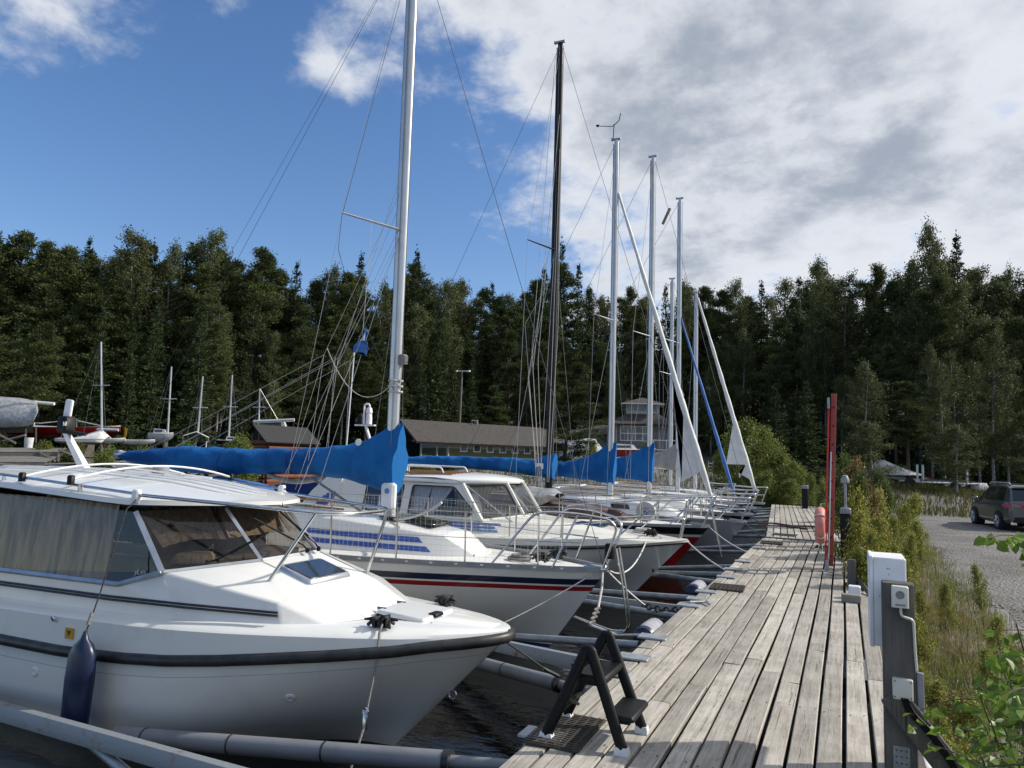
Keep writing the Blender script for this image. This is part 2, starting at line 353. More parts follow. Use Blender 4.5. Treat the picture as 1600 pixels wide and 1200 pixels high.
# ---------------------------------------------------------------- ground, road, water
def smooth(a, b, x):
    t = min(1, max(0, (x - a) / (b - a))); return t * t * (3 - 2 * t)
def shore_y(x):  # where the far shore starts, beyond the end of the dock
    return 31.0 + 9.0 * smooth(-4, -22, x) - .12 * min(0, x + 22) * 0
def ground_z(x, y):
    s = max(x - .12, y - shore_y(x))
    if s < 0: return -1.9 + 1.15 * smooth(-1.6, 0, s)
    z = -.72 + .25 * smooth(0, .45, s)
    z += 1.55 * smooth(38, 52, y) * smooth(16, -6, x)
    z += .05 * max(0, y - 58) + .35 * smooth(60, 66, y) + .20 * max(0, min(y, 190) - 72)
    z += .10 * max(0, x - 26) * smooth(10, 40, y)
    return z
def build_ground():
    xs = sorted(set([-900, -400, -200, -140, -110] + list(np.arange(-90, -12, 3.)) + list(np.arange(-12, 0, 1.)) + list(np.arange(0, 14, .35)) + list(np.arange(14, 60, 2.5)) + [70, 90, 130, 200, 400, 900]))
    ys = sorted(set([-300, -80, -30, -12] + list(np.arange(-6, 18, .7)) + list(np.arange(18, 64, 1.2)) + list(np.arange(64, 130, 4)) + [150, 200, 400, 900]))
    rnd = random.Random(3); b = B()
    for y in ys:
        for x in xs:
            z = ground_z(x, y)
            if z > -.7 and abs(x) < 60 and y < 70: z += rnd.uniform(-.03, .03)
            b.v.append((x, y, z))
    n = len(xs)
    for j in range(len(ys) - 1):
        for i in range(n - 1): b.f.append((j * n + i, j * n + i + 1, (j + 1) * n + i + 1, (j + 1) * n + i)); b.m.append(0)
    m = bpy.data.materials.new('soil'); m.use_nodes = True; t = NT(m.node_tree); p = m.node_tree.nodes['Principled BSDF']
    tc = t.n('ShaderNodeTexCoord').outputs['Object']
    f1 = t.noise(tc, 1.3, 8, .65); f2 = t.noise(tc, 14, 6, .7); f3 = t.noise(tc, 60, 3, .6)
    soil = t.mix(t.sstep(f1, .35, .65), (.055, .05, .028), (.13, .11, .06))
    soil = t.mix(t.math('MULTIPLY', t.sstep(f2, .45, .7), .7), soil, (.075, .085, .025))
    vo = t.n('ShaderNodeTexVoronoi'); t.put(vo.inputs['Vector'], tc); vo.inputs['Scale'].default_value = 42
    stone = t.mix(vo.outputs['Distance'], (.27, .26, .25), (.12, .115, .11))
    stone = t.mix(.35, stone, vo.outputs['Color'], 'SOFT_LIGHT')
    # bare gravel lies thin between the plants on the bank
    soil = t.mix(t.sstep(t.math('ADD', f1, t.math('MULTIPLY', f3, .25)), .50, .60), soil, stone)
    yy = t.n('ShaderNodeSeparateXYZ'); t.put(yy.inputs[0], tc)
    soil = t.mix(t.sstep(yy.outputs[1], 50, 60), soil, t.mix(f2, (.02, .02, .01), (.045, .04, .02)))  # needle litter under the trees
    t.put(p.inputs['Base Color'], soil); p.inputs['Roughness'].default_value = .95
    bn = t.n('ShaderNodeBump'); bn.inputs['Strength'].default_value = .6; bn.inputs['Distance'].default_value = .03
    t.put(bn.inputs['Height'], f2); t.put(p.inputs['Normal'], bn.outputs[0])
    tag(b.build('ground', m, smooth=60), kind='structure')
    # gravel road: a sheet just above the ground
    m = bpy.data.materials.new('gravel'); m.use_nodes = True; t = NT(m.node_tree); p = m.node_tree.nodes['Principled BSDF']
    tc = t.n('ShaderNodeTexCoord').outputs['Object']
    vo = t.n('ShaderNodeTexVoronoi'); t.put(vo.inputs['Vector'], tc); vo.inputs['Scale'].default_value = 19
    v2 = t.n('ShaderNodeTexVoronoi'); t.put(v2.inputs['Vector'], tc); v2.inputs['Scale'].default_value = 44
    col = t.mix(t.sstep(vo.outputs['Distance'], .1, .7), (.25, .24, .23), (.08, .077, .073))
    sp = t.n('ShaderNodeSeparateColor'); t.put(sp.inputs[0], v2.outputs['Color'])
    col = t.mix(.6, col, t.mix(sp.outputs[0], (.10, .096, .09), (.34, .33, .32)))
    col = t.mix(t.math('MULTIPLY', t.sstep(t.noise(tc, .8, 6, .65), .40, .62), .6), col, (.085, .08, .068))
    sx = t.n('ShaderNodeSeparateXYZ'); t.put(sx.inputs[0], tc); xx = t.math('ADD', sx.outputs[0], t.math('MULTIPLY', t.noise(tc, .35, 3), .8))
    for x0 in (4.1, 5.6): col = t.mix(t.math('MULTIPLY', t.math('EXPONENT', t.math('MULTIPLY', t.math('POWER', t.math('DIVIDE', t.math('SUBTRACT', xx, x0), .28), 2), -1)), .45), col, (.20, .19, .175))
    col = t.mix(t.math('MULTIPLY', t.sstep(t.noise(tc, 1.7, 7, .7), .58, .7), .6), col, (.13, .12, .04))
    t.put(p.inputs['Base Color'], col); p.inputs['Roughness'].default_value = .95
    bn = t.n('ShaderNodeBump'); bn.inputs['Strength'].default_value = .9; bn.inputs['Distance'].default_value = .05
    t.put(bn.inputs['Height'], vo.outputs['Distance']); t.put(p.inputs['Normal'], bn.outputs[0])
    b = B(); rows = []
    for y in np.arange(-12, 47, .8):
        w = random.Random(int(y * 10)).uniform(-.18, .18)
        xl = 1.62 + .013 * y + .25 * math.sin(y * .7) + w - 1.2 * smooth(28, 40, y)
        rows.append([(xl + (26 - xl) * k ** 1.6, y, ground_z(xl + (26 - xl) * k ** 1.6, y) + .035 - (.05 if k == 0 else 0)) for k in np.linspace(0, 1, 26)])
    b.loft(rows, False, False); tag(b.build('gravel_road', m, smooth=60), kind='structure')
    # water
    m = bpy.data.materials.new('lake_water'); m.use_nodes = True; t = NT(m.node_tree); p = m.node_tree.nodes['Principled BSDF']
    tc = t.n('ShaderNodeTexCoord').outputs['Object']
    p.inputs['Base Color'].default_value = (.004, .0042, .0032, 1); p.inputs['Roughness'].default_value = .04; p.inputs['IOR'].default_value = 1.33
    bn = t.n('ShaderNodeBump'); bn.inputs['Strength'].default_value = .16; bn.inputs['Distance'].default_value = .05
    hgt = t.math('ADD', t.noise(t.scale(tc, (1, 2.2, 1)), 3.2, 3, .5, .4), t.math('MULTIPLY', t.noise(tc, 11, 3, .5), .35))
    t.put(bn.inputs['Height'], hgt); t.put(p.inputs['Normal'], bn.outputs[0])
    b = B().poly([(-900, -600, -.6), (900, -600, -.6), (900, 900, -.6), (-900, 900, -.6)])
    tag(b.build('water', m, smooth=0), kind='structure')
build_ground()

# ---------------------------------------------------------------- dock
def far_x(y): return -.076 * (y - 16.45)  # the outer section swings to the left
def build_dock():
    rnd = random.Random(11)
    d = thing('wooden_dock', (-.7, 6, 0), 'long weathered grey plank dock nearest the camera beside the moored boats', 'dock')
    b = B(); x0 = -1.555; n = 13; w = .1405
    y_end = 16.32
    for i in range(n):
        xc = x0 + (i + .5) * w; y = -3.0 + rnd.uniform(0, 2.0)
        cuts = [-3.0]
        while y < y_end - .8: cuts.append(y); y += rnd.choice((3.0, 3.6, 4.2, 4.8)) * rnd.uniform(.93, 1.05)
        cuts = [c for c in cuts if c < y_end - .8] + [y_end + rnd.uniform(-.02, .03)]
        for a, c in zip(cuts, cuts[1:]):
            hw = (w - (.016 if i < 6 else .019)) / 2 * rnd.uniform(.98, 1.0); dz = rnd.uniform(-.004, .004); dx = rnd.uniform(-.002, .002); tl = rnd.uniform(-.003, .003)
            ns = max(2, int((c - a) / .4)); rings = []
            for k in range(ns + 1):
                yy = a + .0025 + (c - a - .005) * k / ns
                bow = .0025 * math.sin(yy * 1.3 + i * 1.7) + .003 * math.sin(yy * .8 + 1)
                X = xc + dx + bow; e = .005
                rings.append([(X - hw, yy, -.035 + dz), (X - hw, yy, dz - e - tl), (X - hw + e, yy, dz - tl), (X + hw - e, yy, dz + tl), (X + hw, yy, dz - e + tl), (X + hw, yy, -.035 + dz)])
            b.loft(rings)
    for i in range(n):  # screw heads
        for y in np.arange(1.2, 12, 1.2):
            for q in (-.04, .04): b.lathe((x0 + (i + .5) * w + q + rnd.uniform(-.006, .006), y + .3 + rnd.uniform(-.05, .05), .0045), [(.0055, 0), (.0055, .0012)], 6, 1)
    b.build('deck', [M['dock_wood'], M['rope_dark']], d, 30)
    s = B()
    for x in (-1.50, -.65, .2): s.box((x, 6.65, -.125), (.07, 19.3, .17))
    for y in np.arange(-2.8, 16.3, 1.6): s.box((-.65, y, -.28), (1.8, .12, .13))
    s.build('under_frame', M['post_wood'], d)
    for y in (-1, 3.2, 7.4, 11.6, 15.2): B().box((-.65, y, -.56), (1.7, 1.9, .42)).build('pontoon_float', M['grey_plastic'], d)
    # second section
    d2 = thing('wooden_dock', (-1.3, 23, 0), 'narrower far section of plank dock running to the bushes', 'dock')
    b = B(); n = 11; w = .148; x0 = -1.50
    for i in range(n):
        y = 16.5; 
        while y < 30.0:
            c = min(30.1, y + rnd.choice((2.4, 3.6, 4.8)));  hw = w / 2 - .012; dz = rnd.uniform(-.004, .004) + .012
            if c > 29: c = 30.1 + rnd.uniform(-.03, .03)
            rings = []
            for k in range(5):
                yy = y + .006 + (c - y - .012) * k / 4; X = x0 + (i + .5) * w + far_x(yy)
                rings.append([(X - hw, yy, -.04 + dz), (X - hw, yy, dz), (X + hw, yy, dz), (X + hw, yy, -.04 + dz)])
            b.loft(rings); y = c
            if c > 29.9: break
    b.build('deck', M['dock_wood'], d2, 30)
    s = B()
    for q in (.06, .8, 1.55): s.tube([(x0 + q + far_x(16.6), 16.6, -.12), (x0 + q + far_x(30), 30, -.12)], .09, 4)
    s.build('under_frame', M['post_wood'], d2)
    # gangway hinge plate between the two
    h = B().box((-.70, 16.42, .018), (1.6, .10, .012), rz=-.02)
    tag(h.build('hinge_plate', M['galv_rust'], smooth=0), 'dark steel strip across the joint between the two dock sections', 'plate')
    # shore-side kerb board under the posts
    k = B().box((.31, 6.5, -.08), (.12, 19, .12)); k.build('edge_board', M['post_wood'], d)
build_dock()
# ---------------------------------------------------------------- forest
rngT = np.random.default_rng(5)
mat('pine_needles', (.095, .118, .040), (.052, .070, .028), .5, .75, island=.35, objrand=.22, trans=.18, spec=.15)
mat('spruce_needles', (.062, .086, .031), (.036, .054, .020), .5, .75, island=.35, objrand=.2, trans=.12, spec=.15)
mat('birch_leaves', (.105, .12, .042), (.07, .088, .03), .5, .6, island=.35, objrand=.2, trans=.3, spec=.25)
mat('sapling_leaves', (.095, .125, .028), (.055, .08, .02), 1.2, .5, island=.4, objrand=.2, trans=.35, spec=.3)
mat('pine_bark', (.10, .062, .04), (.045, .035, .028), 1.5, .9, bump=.5, bscale=14, stretch=(1, 1, .3))
mat('spruce_bark', (.045, .037, .03), (.03, .026, .022), 3, .9, bump=.5, bscale=14)
mat('birch_bark', (.30, .29, .27), (.07, .065, .06), 4, .8, stretch=(1, 1, 3))

def cards(centers, dirs, ln, wd, rng, curl=.25):
    """leaf or needle-tuft cards: two bent quads each, ln/wd arrays; returns verts, faces"""
    n = len(centers); c = np.asarray(centers); d = np.asarray(dirs, float)
    d /= np.linalg.norm(d, axis=1, keepdims=True) + 1e-9
    r = rng.normal(size=(n, 3)); s = np.cross(d, r); s /= np.linalg.norm(s, axis=1, keepdims=True) + 1e-9
    nn = np.cross(d, s); ln = np.asarray(ln).reshape(-1, 1) * np.ones((n, 1)); wd = np.asarray(wd).reshape(-1, 1) * np.ones((n, 1))
    a = c - d * ln * .5; m = c + nn * ln * curl * .3; e = c + d * ln * .5
    V = np.stack([a, m - s * wd * .5, e, m + s * wd * .5], 1).reshape(-1, 3)
    F = np.arange(4 * n).reshape(n, 4)
    return V, F
def np_mesh(name, V, F, material):
    me = bpy.data.meshes.new(name); n = len(F); k = F.shape[1]
    me.vertices.add(len(V)); me.vertices.foreach_set('co', np.ascontiguousarray(V, np.float32).ravel())
    me.loops.add(n * k); me.loops.foreach_set('vertex_index', np.ascontiguousarray(F, np.int32).ravel())
    me.polygons.add(n); me.polygons.foreach_set('loop_start', np.arange(0, n * k, k, dtype=np.int32)); me.polygons.foreach_set('loop_total', np.full(n, k, np.int32))
    me.materials.append(material); me.update(calc_edges=True); me.validate()
    return me
def limb_mesh(name, limbs, material):
    b = B()
    for pts, r in limbs: b.tube(pts, r, 6 if r[0] > .06 else 4)
    me = bpy.data.meshes.new(name); me.from_pydata(b.v, [], b.f); me.materials.append(material)
    me.polygons.foreach_set('use_smooth', [True] * len(me.polygons)); me.update()
    return me
def trunk_pts(h, rng, lean=.02):
    bend = rng.normal(size=2) * lean * h; pts = []
    for k in range(9):
        t = k / 8; pts.append((bend[0] * t * t + .06 * math.sin(t * 5 + bend[0]), bend[1] * t * t + .05 * math.cos(t * 4), h * t))
    return pts
def at_h(pts, z, h):
    t = min(.999, max(0, z / h)) * 8; i = int(t); f = t - i
    return np.array(pts[i]) * (1 - f) + np.array(pts[i + 1]) * f
def make_pine(rng, h=18., lo=.32):
    tp = trunk_pts(h, rng); limbs = [(tp, [.19 * (1 - k / 8.5) + .02 for k in range(9)])]; C, D, L, W = [], [], [], []
    nb = 52
    for i in range(nb):
        f = lo + (1 - lo) * ((i + rng.random() * .6) / nb); z = h * f; u = (f - lo) / (1 - lo)
        R = h * .118 * (math.sin(math.pi * min(1, .16 + .84 * u ** .8)) ** .7 + .12) * rng.uniform(.55, 1.2) * (1 if u < .85 else .75)
        a = rng.random() * 6.283; base = at_h(tp, z, h)
        dr = np.array([math.cos(a), math.sin(a), 0]); el = rng.uniform(-.05, .3) + .5 * max(0, u - .6)
        mid = base + dr * R * .55 + np.array([0, 0, R * .55 * math.tan(el) - .05]); end = base + dr * R + np.array([0, 0, R * math.tan(el) + .1 * R])
        limbs.append(([tuple(base), tuple(mid), tuple(end)], [.05 * (1 - u * .6), .03, .012]))
        nt = int(13 + R * 6)
        for j in range(nt):
            q = rng.uniform(.35, 1.05); c = base + (end - base) * q + np.array([-dr[1], dr[0], 0]) * rng.normal() * R * .22 * (1.1 - abs(q - .7)) + np.array([0, 0, rng.uniform(-.05, .3)])
            k = rng.integers(13, 19); off = rng.normal(size=(k, 3)) * np.array([.26, .26, .13])
            dd = off * .9 + dr * .25 + np.array([0, 0, .2]) + rng.normal(size=(k, 3)) * .2
            C.append(c + off); D.append(dd); L.append(rng.uniform(.18, .36, k)); W.append(rng.uniform(.06, .12, k))
    V, F = cards(np.vstack(C), np.vstack(D), np.hstack(L), np.hstack(W), rng)
    return limb_mesh('trunk', limbs, M['pine_bark']), np_mesh('crown', V, F, M['pine_needles'])
def make_spruce(rng, h=17., lo=.06, wid=.15):
    tp = trunk_pts(h, rng, .006); limbs = [(tp, [.17 * (1 - k / 8.3) + .012 for k in range(9)])]; C, D, L, W = [], [], [], []
    nl = 34
    for i in range(nl):
        u = (i + .5) / nl; z = h * (lo + (1 - lo) * u); R = h * wid * (1 - u) ** .8 * rng.uniform(.8, 1.12) + .22
        nb = int(5 + 4 * (1 - u)); a0 = rng.random() * 6.28
        for b_ in range(nb):
            a = a0 + 6.283 * b_ / nb + rng.normal() * .2; rr = R * rng.uniform(.6, 1.2); dr = np.array([math.cos(a), math.sin(a), 0]); base = at_h(tp, z, h)
            droop = -.38 * (1 - u) + .25 * u
            end = base + dr * rr + np.array([0, 0, rr * droop + .10 * rr])
            if rr > 1.2 and rng.random() < .35: limbs.append(([tuple(base), tuple(end)], [.022, .008]))
            k = int(16 + rr * 18); q = rng.random(k) ** .75 * .97 + .06
            side = np.array([-dr[1], dr[0], 0]); lat = rng.normal(size=k) * .16 * rr * (1.15 - q)
            c = base + np.outer(q, end - base) + np.outer(lat, side); c[:, 2] += rng.normal(size=k) * .10 + rng.normal() * .12 - .16 * rng.random(k) * (1 - u) - .1 * rr * np.sin(q * 3.1) * .6
            C.append(c); D.append(dr * .8 + np.outer(np.sign(lat) * .5, side) + np.array([0, 0, -.35 * (1 - u) + .3 * u]) + rng.normal(size=(k, 3)) * .22)
            L.append(rng.uniform(.24, .5, k) * (.55 + .45 * (1 - u))); W.append(rng.uniform(.09, .19, k) * (.6 + .4 * (1 - u)))
    C.append(at_h(tp, h * .985, h) + rng.normal(size=(40, 3)) * np.array([.12, .12, .35])); D.append(rng.normal(size=(40, 3)) * .6 + [0, 0, .6]); L.append(np.full(40, .26)); W.append(np.full(40, .10))
    V, F = cards(np.vstack(C), np.vstack(D), np.hstack(L), np.hstack(W), rng)
    return limb_mesh('trunk', limbs, M['spruce_bark']), np_mesh('crown', V, F, M['spruce_needles'])
def make_birch(rng, h=17., lo=.25, wid=.13, leaf=1., nb=52, material='birch_leaves', bark='birch_bark'):
    tp = trunk_pts(h, rng, .03); limbs = [(tp, [(.010 * h) * (1 - k / 8.4) + .006 for k in range(9)])]; C, D, L, W = [], [], [], []
    for i in range(nb):
        u = ((i + rng.random()) / nb); z = h * (lo + (.97 - lo) * u)
        R = h * wid * (math.sin(math.pi * (.12 + .86 * u ** .75)) ** .8) * rng.uniform(.5, 1.25) + .02 * h
        a = rng.random() * 6.283; base = at_h(tp, z, h); dr = np.array([math.cos(a), math.sin(a), 0]); el = rng.uniform(.25, .95)
        end = base + dr * R + np.array([0, 0, R * math.tan(el) * .7])
        limbs.append(([tuple(base), tuple((base + end) / 2 + np.array([0, 0, .08 * R])), tuple(end)], [.0022 * h * (1 - u * .5), .0014 * h, .0006 * h]))
        ncl = int(4 + R * 3 / max(leaf, .3)) if h > 6 else 6
        for j in range(ncl):
            q = rng.uniform(.3, 1.08); c = base + (end - base) * q + rng.normal(size=3) * .13 * R
            k = rng.integers(20, 32); off = rng.normal(size=(k, 3)) * np.array([.2, .2, .34]) * leaf; off[:, 2] -= .22 * leaf
            C.append(c + off); D.append(rng.normal(size=(k, 3)) * .6 + [0, 0, -.6]); L.append(rng.uniform(.12, .24, k) * leaf); W.append(rng.uniform(.09, .16, k) * leaf)
    V, F = cards(np.vstack(C), np.vstack(D), np.hstack(L), np.hstack(W), rng)
    return limb_mesh('trunk', limbs, M[bark]), np_mesh('crown', V, F, M[material])

def tree_root(name, meshes, label, group):
    r = thing(name, (0, 0, 0), label, 'tree', group)
    for me, nm in zip(meshes, ('trunk', 'crown')):
        o = bpy.data.objects.new(nm, me); COL.objects.link(o); o.parent = r
    return r
PROT = {'pine': [tree_proto for tree_proto in (make_pine(rngT, 18, l) for l in (.28, .40, .22, .5))],
        'spruce': [make_spruce(rngT, 17, l, w) for l, w in ((.05, .115), (.08, .14), (.04, .10), (.12, .125))],
        'birch': [make_birch(rngT, 17, l, w, .82, 64) for l, w in ((.25, .10), (.35, .115), (.2, .085))]}
PH = {'pine': 18., 'spruce': 17., 'birch': 17.}
FIRST = {}
def ray_dir(px, py): return FW + RT * ((px - 800) / 1150) - UP * ((py - 600) / 1150)
def put_tree(kind, px, topy, depth, label, group, rng, var=None, wide=1.0):
    """a tree standing on the ground under a bearing, tall enough to reach the skyline the photo shows there"""
    d = ray_dir(px, topy); P = Vector((0, 0, EYE)) + d * depth; g = ground_z(P.x, P.y); h = P.z - g
    v = var if var is not None else int(rng.integers(len(PROT[kind]))); key = (kind, v)
    if key not in FIRST: r = FIRST[key] = tree_root(kind + '_tree', PROT[kind][v], label, group)
    else:
        r = copy_tree(FIRST[key]); r['label'] = label; r['group'] = group
    s = h / PH[kind]; ws = s * wide if h > 9 else s * wide * 1.1
    if s > 1.1: ws = (1.1 + (s - 1.1) * .4) * wide
    if s < .9: ws = max(s, .62) * wide
    r.location = (P.x, P.y, g - .1); r.rotation_euler = (0, 0, rng.random() * 6.28); r.scale = (ws, ws, s)
    return r
SKY = [(-60, 385, 'p'), (-25, 372, 'p'), (0, 366, 'p'), (38, 366, 'p'), (72, 392, 's'), (92, 381, 'p'), (118, 388, 'p'), (140, 374, 's'), (182, 392, 'p'), (216, 353, 'b'), (240, 384, 's'), (271, 376, 'b'),
       (292, 400, 's'), (332, 353, 'b'), (352, 392, 'p'), (374, 418, 'b'), (412, 391, 'p'), (436, 428, 'p'), (464, 412, 's'), (490, 440, 'p'), (516, 414, 'b'), (542, 432, 'p'), (565, 400, 's'), (600, 438, 'b'), (650, 394, 's'),
       (625, 430, 's'), (692, 432, 'b'), (722, 437, 'b'), (745, 452, 'p'), (770, 444, 's'), (798, 455, 'b'), (822, 458, 'p'), (850, 420, 's'), (876, 382, 's'), (905, 414, 's'), (940, 458, 'b'), (974, 452, 'p'), (1005, 458, 'b'), (1040, 448, 's'),
       (1074, 436, 'b'), (1102, 450, 'p'), (1130, 456, 'p'), (1156, 434, 'b'), (1190, 442, 's'), (1220, 430, 'b'), (1250, 434, 's'), (1284, 399, 'b'), (1316, 424, 'b'), (1357, 420, 'p'), (1388, 440, 'p'), (1412, 424, 'b'),
       (1450, 341, 'b'), (1496, 369, 's'), (1470, 392, 'b'), (1530, 414, 'b'), (1560, 428, 'b'), (1586, 413, 'b'), (1620, 420, 'p'), (1660, 405, 's')]
KN = {'p': 'pine', 's': 'spruce', 'b': 'birch'}
ADJ = {'pine': 'dark layered pine', 'spruce': 'narrow dark spruce', 'birch': 'loose grey-green birch'}
def sky_y(px):
    xs = [a[0] for a in sorted(SKY)]; ys = [a[1] for a in sorted(SKY)]
    return float(np.interp(px, xs, ys))
def region(px):
    for lim, r in ((110, 'behind the tarped boat'), (250, 'behind the red hull on land'), (380, 'behind the cradled sailboats'), (520, 'behind the red log shed'), (650, 'behind the blue boom cover'), (860, 'behind the green boathouse'), (1010, 'behind the tower house'), (1180, 'behind the leaning furled sails'), (1340, 'behind the red ladder'), (1500, 'behind the boat trailers'), (9999, 'behind the grey car')):
        if px < lim: return r
def depth_at(px): return float(np.interp(px, [-100, 300, 700, 1000, 1250, 1450, 1650], [64, 67, 78, 84, 72, 62, 60]))
def build_forest():
    rng = np.random.default_rng(21)
    for px, y, k in SKY:
        kind = KN[k]
        put_tree(kind, px, y, depth_at(px) + rng.uniform(-2, 3), 'tall %s on the skyline %s' % (ADJ[kind], region(px)), 'trees of the forest edge', rng, wide=.95)
    for lo_, hi_, near, n, nm in ((8, 40, -3, 58, 'just below the skyline'), (50, 110, 4, 52, 'of middle height'), (95, 190, 8, 44, 'of half height'), (10, 45, -9, 40, 'at the back of the wood')):
        for i in range(n):
            px = -110 + 1830 * (i + rng.uniform(.1, .9)) / n; k = rng.choice(['pine', 'spruce', 'birch'], p=[.45, .35, .2] if px < 1200 else [.3, .25, .45])
            put_tree(k, px, sky_y(px) + rng.uniform(lo_, hi_), depth_at(px) - near + rng.uniform(-1.5, 1.5), '%s %s %s' % (ADJ[k], nm, region(px)), 'trees of the forest edge', rng)
    # single smaller trees in front that the eye can pick out
    for k, px, y, dp, lab in (('pine', 62, 505, 50, 'small pine with flat boughs standing clear beside the tarped boat'), ('pine', 5, 515, 49, 'pine bough mass at the left edge of the picture'),
                              ('spruce', 205, 560, 52, 'young green spruce right of the tall dry-docked mast'), ('spruce', 318, 480, 55, 'bushy green spruce behind the cradled grey sailboat'), ('spruce', 160, 480, 56, 'broad pine-green spruce behind the red hull'),
                              ('spruce', 690, 480, 66, 'light green spruce beside the tall white mast'), ('spruce', 1260, 596, 40, 'young spruce left of the red ladder'), ('spruce', 1212, 606, 42, 'slim young spruce above the dock-end bushes'),
                              ('birch', 1350, 560, 44, 'thin young birch right of the red ladder'), ('pine', 1415, 596, 45, 'young dark pine behind the boat trailers'), ('birch', 1545, 512, 46, 'leaning birch with yellowish leaves above the grey car'),
                              ('birch', 1492, 660, 42, 'small birch left of the grey car'), ('birch', 1362, 655, 36, 'yellow-green birch sapling above the weeds'), ('birch', 1470, 560, 48, 'slender birch with pale trunk in the dark wood'), ('birch', 1600, 640, 45, 'low birch behind the grey car roof')):
        put_tree(k, px, y, dp, lab, 'small trees in front of the forest', rng, wide=1.0)
build_forest()
# the lone pine by the boathouse
def lone_pine():
    rng = np.random.default_rng(8); r = put_tree('pine', 885, 568, 44, 'bushy light green pine standing alone in front of the boathouse', None, rng, var=2, wide=1.25)
    if 'group' in r: del r['group']
lone_pine()
# ---------------------------------------------------------------- boats: shared builders
WL = -.6
def lerp_tab(tab, x):
    tab = sorted(tab)
    return float(np.interp(x, [a[0] for a in tab], [a[1] for a in tab]))
def weld(b):
    key = {}; idx = []; nv = []
    for p in b.v:
        k = tuple(round(c, 4) for c in p)
        if k not in key: key[k] = len(nv); nv.append(p)
        idx.append(key[k])
    b.v = nv; fs, ms = [], []
    for f, m in zip(b.f, b.m):
        g = []
        for i in f:
            if not g or idx[i] != g[-1]: g.append(idx[i])
        if len(g) > 1 and g[0] == g[-1]: g.pop()
        if len(g) > 2: fs.append(tuple(g)); ms.append(m)
    b.f, b.m = fs, ms
    return b
def bevel(o, w, seg=2, ang=18):
    md = o.modifiers.new('rounded edges', 'BEVEL'); md.width = w; md.segments = seg; md.limit_method = 'ANGLE'; md.angle_limit = math.radians(ang); md.use_clamp_overlap = True
    o.data.polygons.foreach_set('use_smooth', [True] * len(o.data.polygons))
    w = o.modifiers.new('even shading', 'WEIGHTED_NORMAL'); w.keep_sharp = False
    return o
class Hull:
    """bow to the right (+X), plan width and sheer given as tables along X"""
    def __init__(s, Y0, wtab, ztab, rake, e_mid=2.6, e_bow=1.15, draft=.32, bowlen=2.4):
        s.Y0, s.wt, s.zt, s.rake, s.em, s.eb, s.draft, s.bl = Y0, sorted(wtab), sorted(ztab), rake, e_mid, e_bow, draft, bowlen
        s.xb = s.wt[-1][0]; s.xa = s.wt[0][0]
    def w(s, x): return lerp_tab(s.wt, x)
    def z(s, x): return lerp_tab(s.zt, x)
    def stations(s, n=44):
        out = []
        for i in range(n + 1):
            t = (i / n); out.append(s.xb + (s.xa - s.xb) * t ** 1.5)
        return out
    def point(s, x, side, z):
        zs = s.z(x); t = min(1, max(0, (s.xb - x) / s.bl)); e = s.eb + (s.em - s.eb) * smooth(0, 1, t)
        zk = WL - s.draft * smooth(0, .35, (s.xb - x) / (s.xb - s.xa) + .02) - .02
        v = min(1, max(0, (zs - z) / (zs - zk))); y = s.w(x) * (1 - v ** e)
        xx = x - s.rake * (zs - z) * (1 - smooth(0, 1, (s.xb - x) / (s.bl * 1.15)))
        return (xx, s.Y0 - side * y, z)
    def mesh(s, drops, mats, boot, low, name, materials, parent, n=44):
        """drops: distances below the sheer where colours change, mats: colour index between them"""
        b = B(); rings = []; xs = s.stations(n); nl = None
        for x in xs:
            zs = s.z(x); lv = [zs - d for d in drops]; zb = WL + .05; k = 7
            lv += [lv[-1] + (zb - lv[-1]) * j / k for j in range(1, k + 1)] + [zb - .04, WL - .06, WL - .2, WL - .36]
            nl = len(lv); st = [s.point(x, 1, z) for z in lv]; pt = [s.point(x, -1, z) for z in reversed(lv)]
            rings.append(st + pt)
        o = 0; m = len(rings[0]); vs = [p for r in rings for p in r]
        rowm = list(mats) + [mats[-1] if len(mats) >= len(drops) else low] * 0
        full = list(mats[:len(drops) - 1]) + [low] * 7 + [boot] + [low] * 3
        full = full[:nl - 1]
        fs = []; ms = []
        for i in range(len(rings) - 1):
            for j in range(m - 1):
                fs.append((i * m + j, i * m + j + 1, (i + 1) * m + j + 1, (i + 1) * m + j)[::-1])
                jj = j if j < nl - 1 else (m - 2 - j); ms.append(full[jj] if 0 <= jj < len(full) and j != nl - 1 else low)
        fs.append(tuple(range((len(rings) - 1) * m, len(rings) * m))); ms.append(low)
        b.v, b.f, b.m = vs, fs, ms
        return b.build(name, materials, parent, 50)
    def edge(s, x, side=1, inset=0, dz=0): return (x, s.Y0 - side * max(0, s.w(x) - inset), s.z(x) + dz)
    def rim(s, inset=0, dz=0, n=30, x_to=None):
        """starboard aft -> bow -> port aft"""
        xs = [x for x in s.stations(n) if x_to is None or x >= x_to]
        return [s.edge(x, 1, inset, dz) for x in reversed(xs)] + [s.edge(x, -1, inset, dz) for x in xs[1:]]
    def deck(s, parent, material, inset=.02, dz=-.01, camber=.05, n=30, name='deck'):
        b = B(); rows = []
        for x in s.stations(n):
            w = max(.002, s.w(x) - inset); rows.append([(x, s.Y0 - w + 2 * w * k / 8, s.z(x) + dz + camber * w * (1 - (k / 4 - 1) ** 2)) for k in range(9)])
        b.loft(rows, False, False); return b.build(name, material, parent, 40)
def mirror(b, Y0, polys, mi=0):
    for p in polys:
        b.poly([(x, Y0 - h, z) for x, h, z in p][::-1], mi); b.poly([(x, Y0 + h, z) for x, h, z in p], mi)
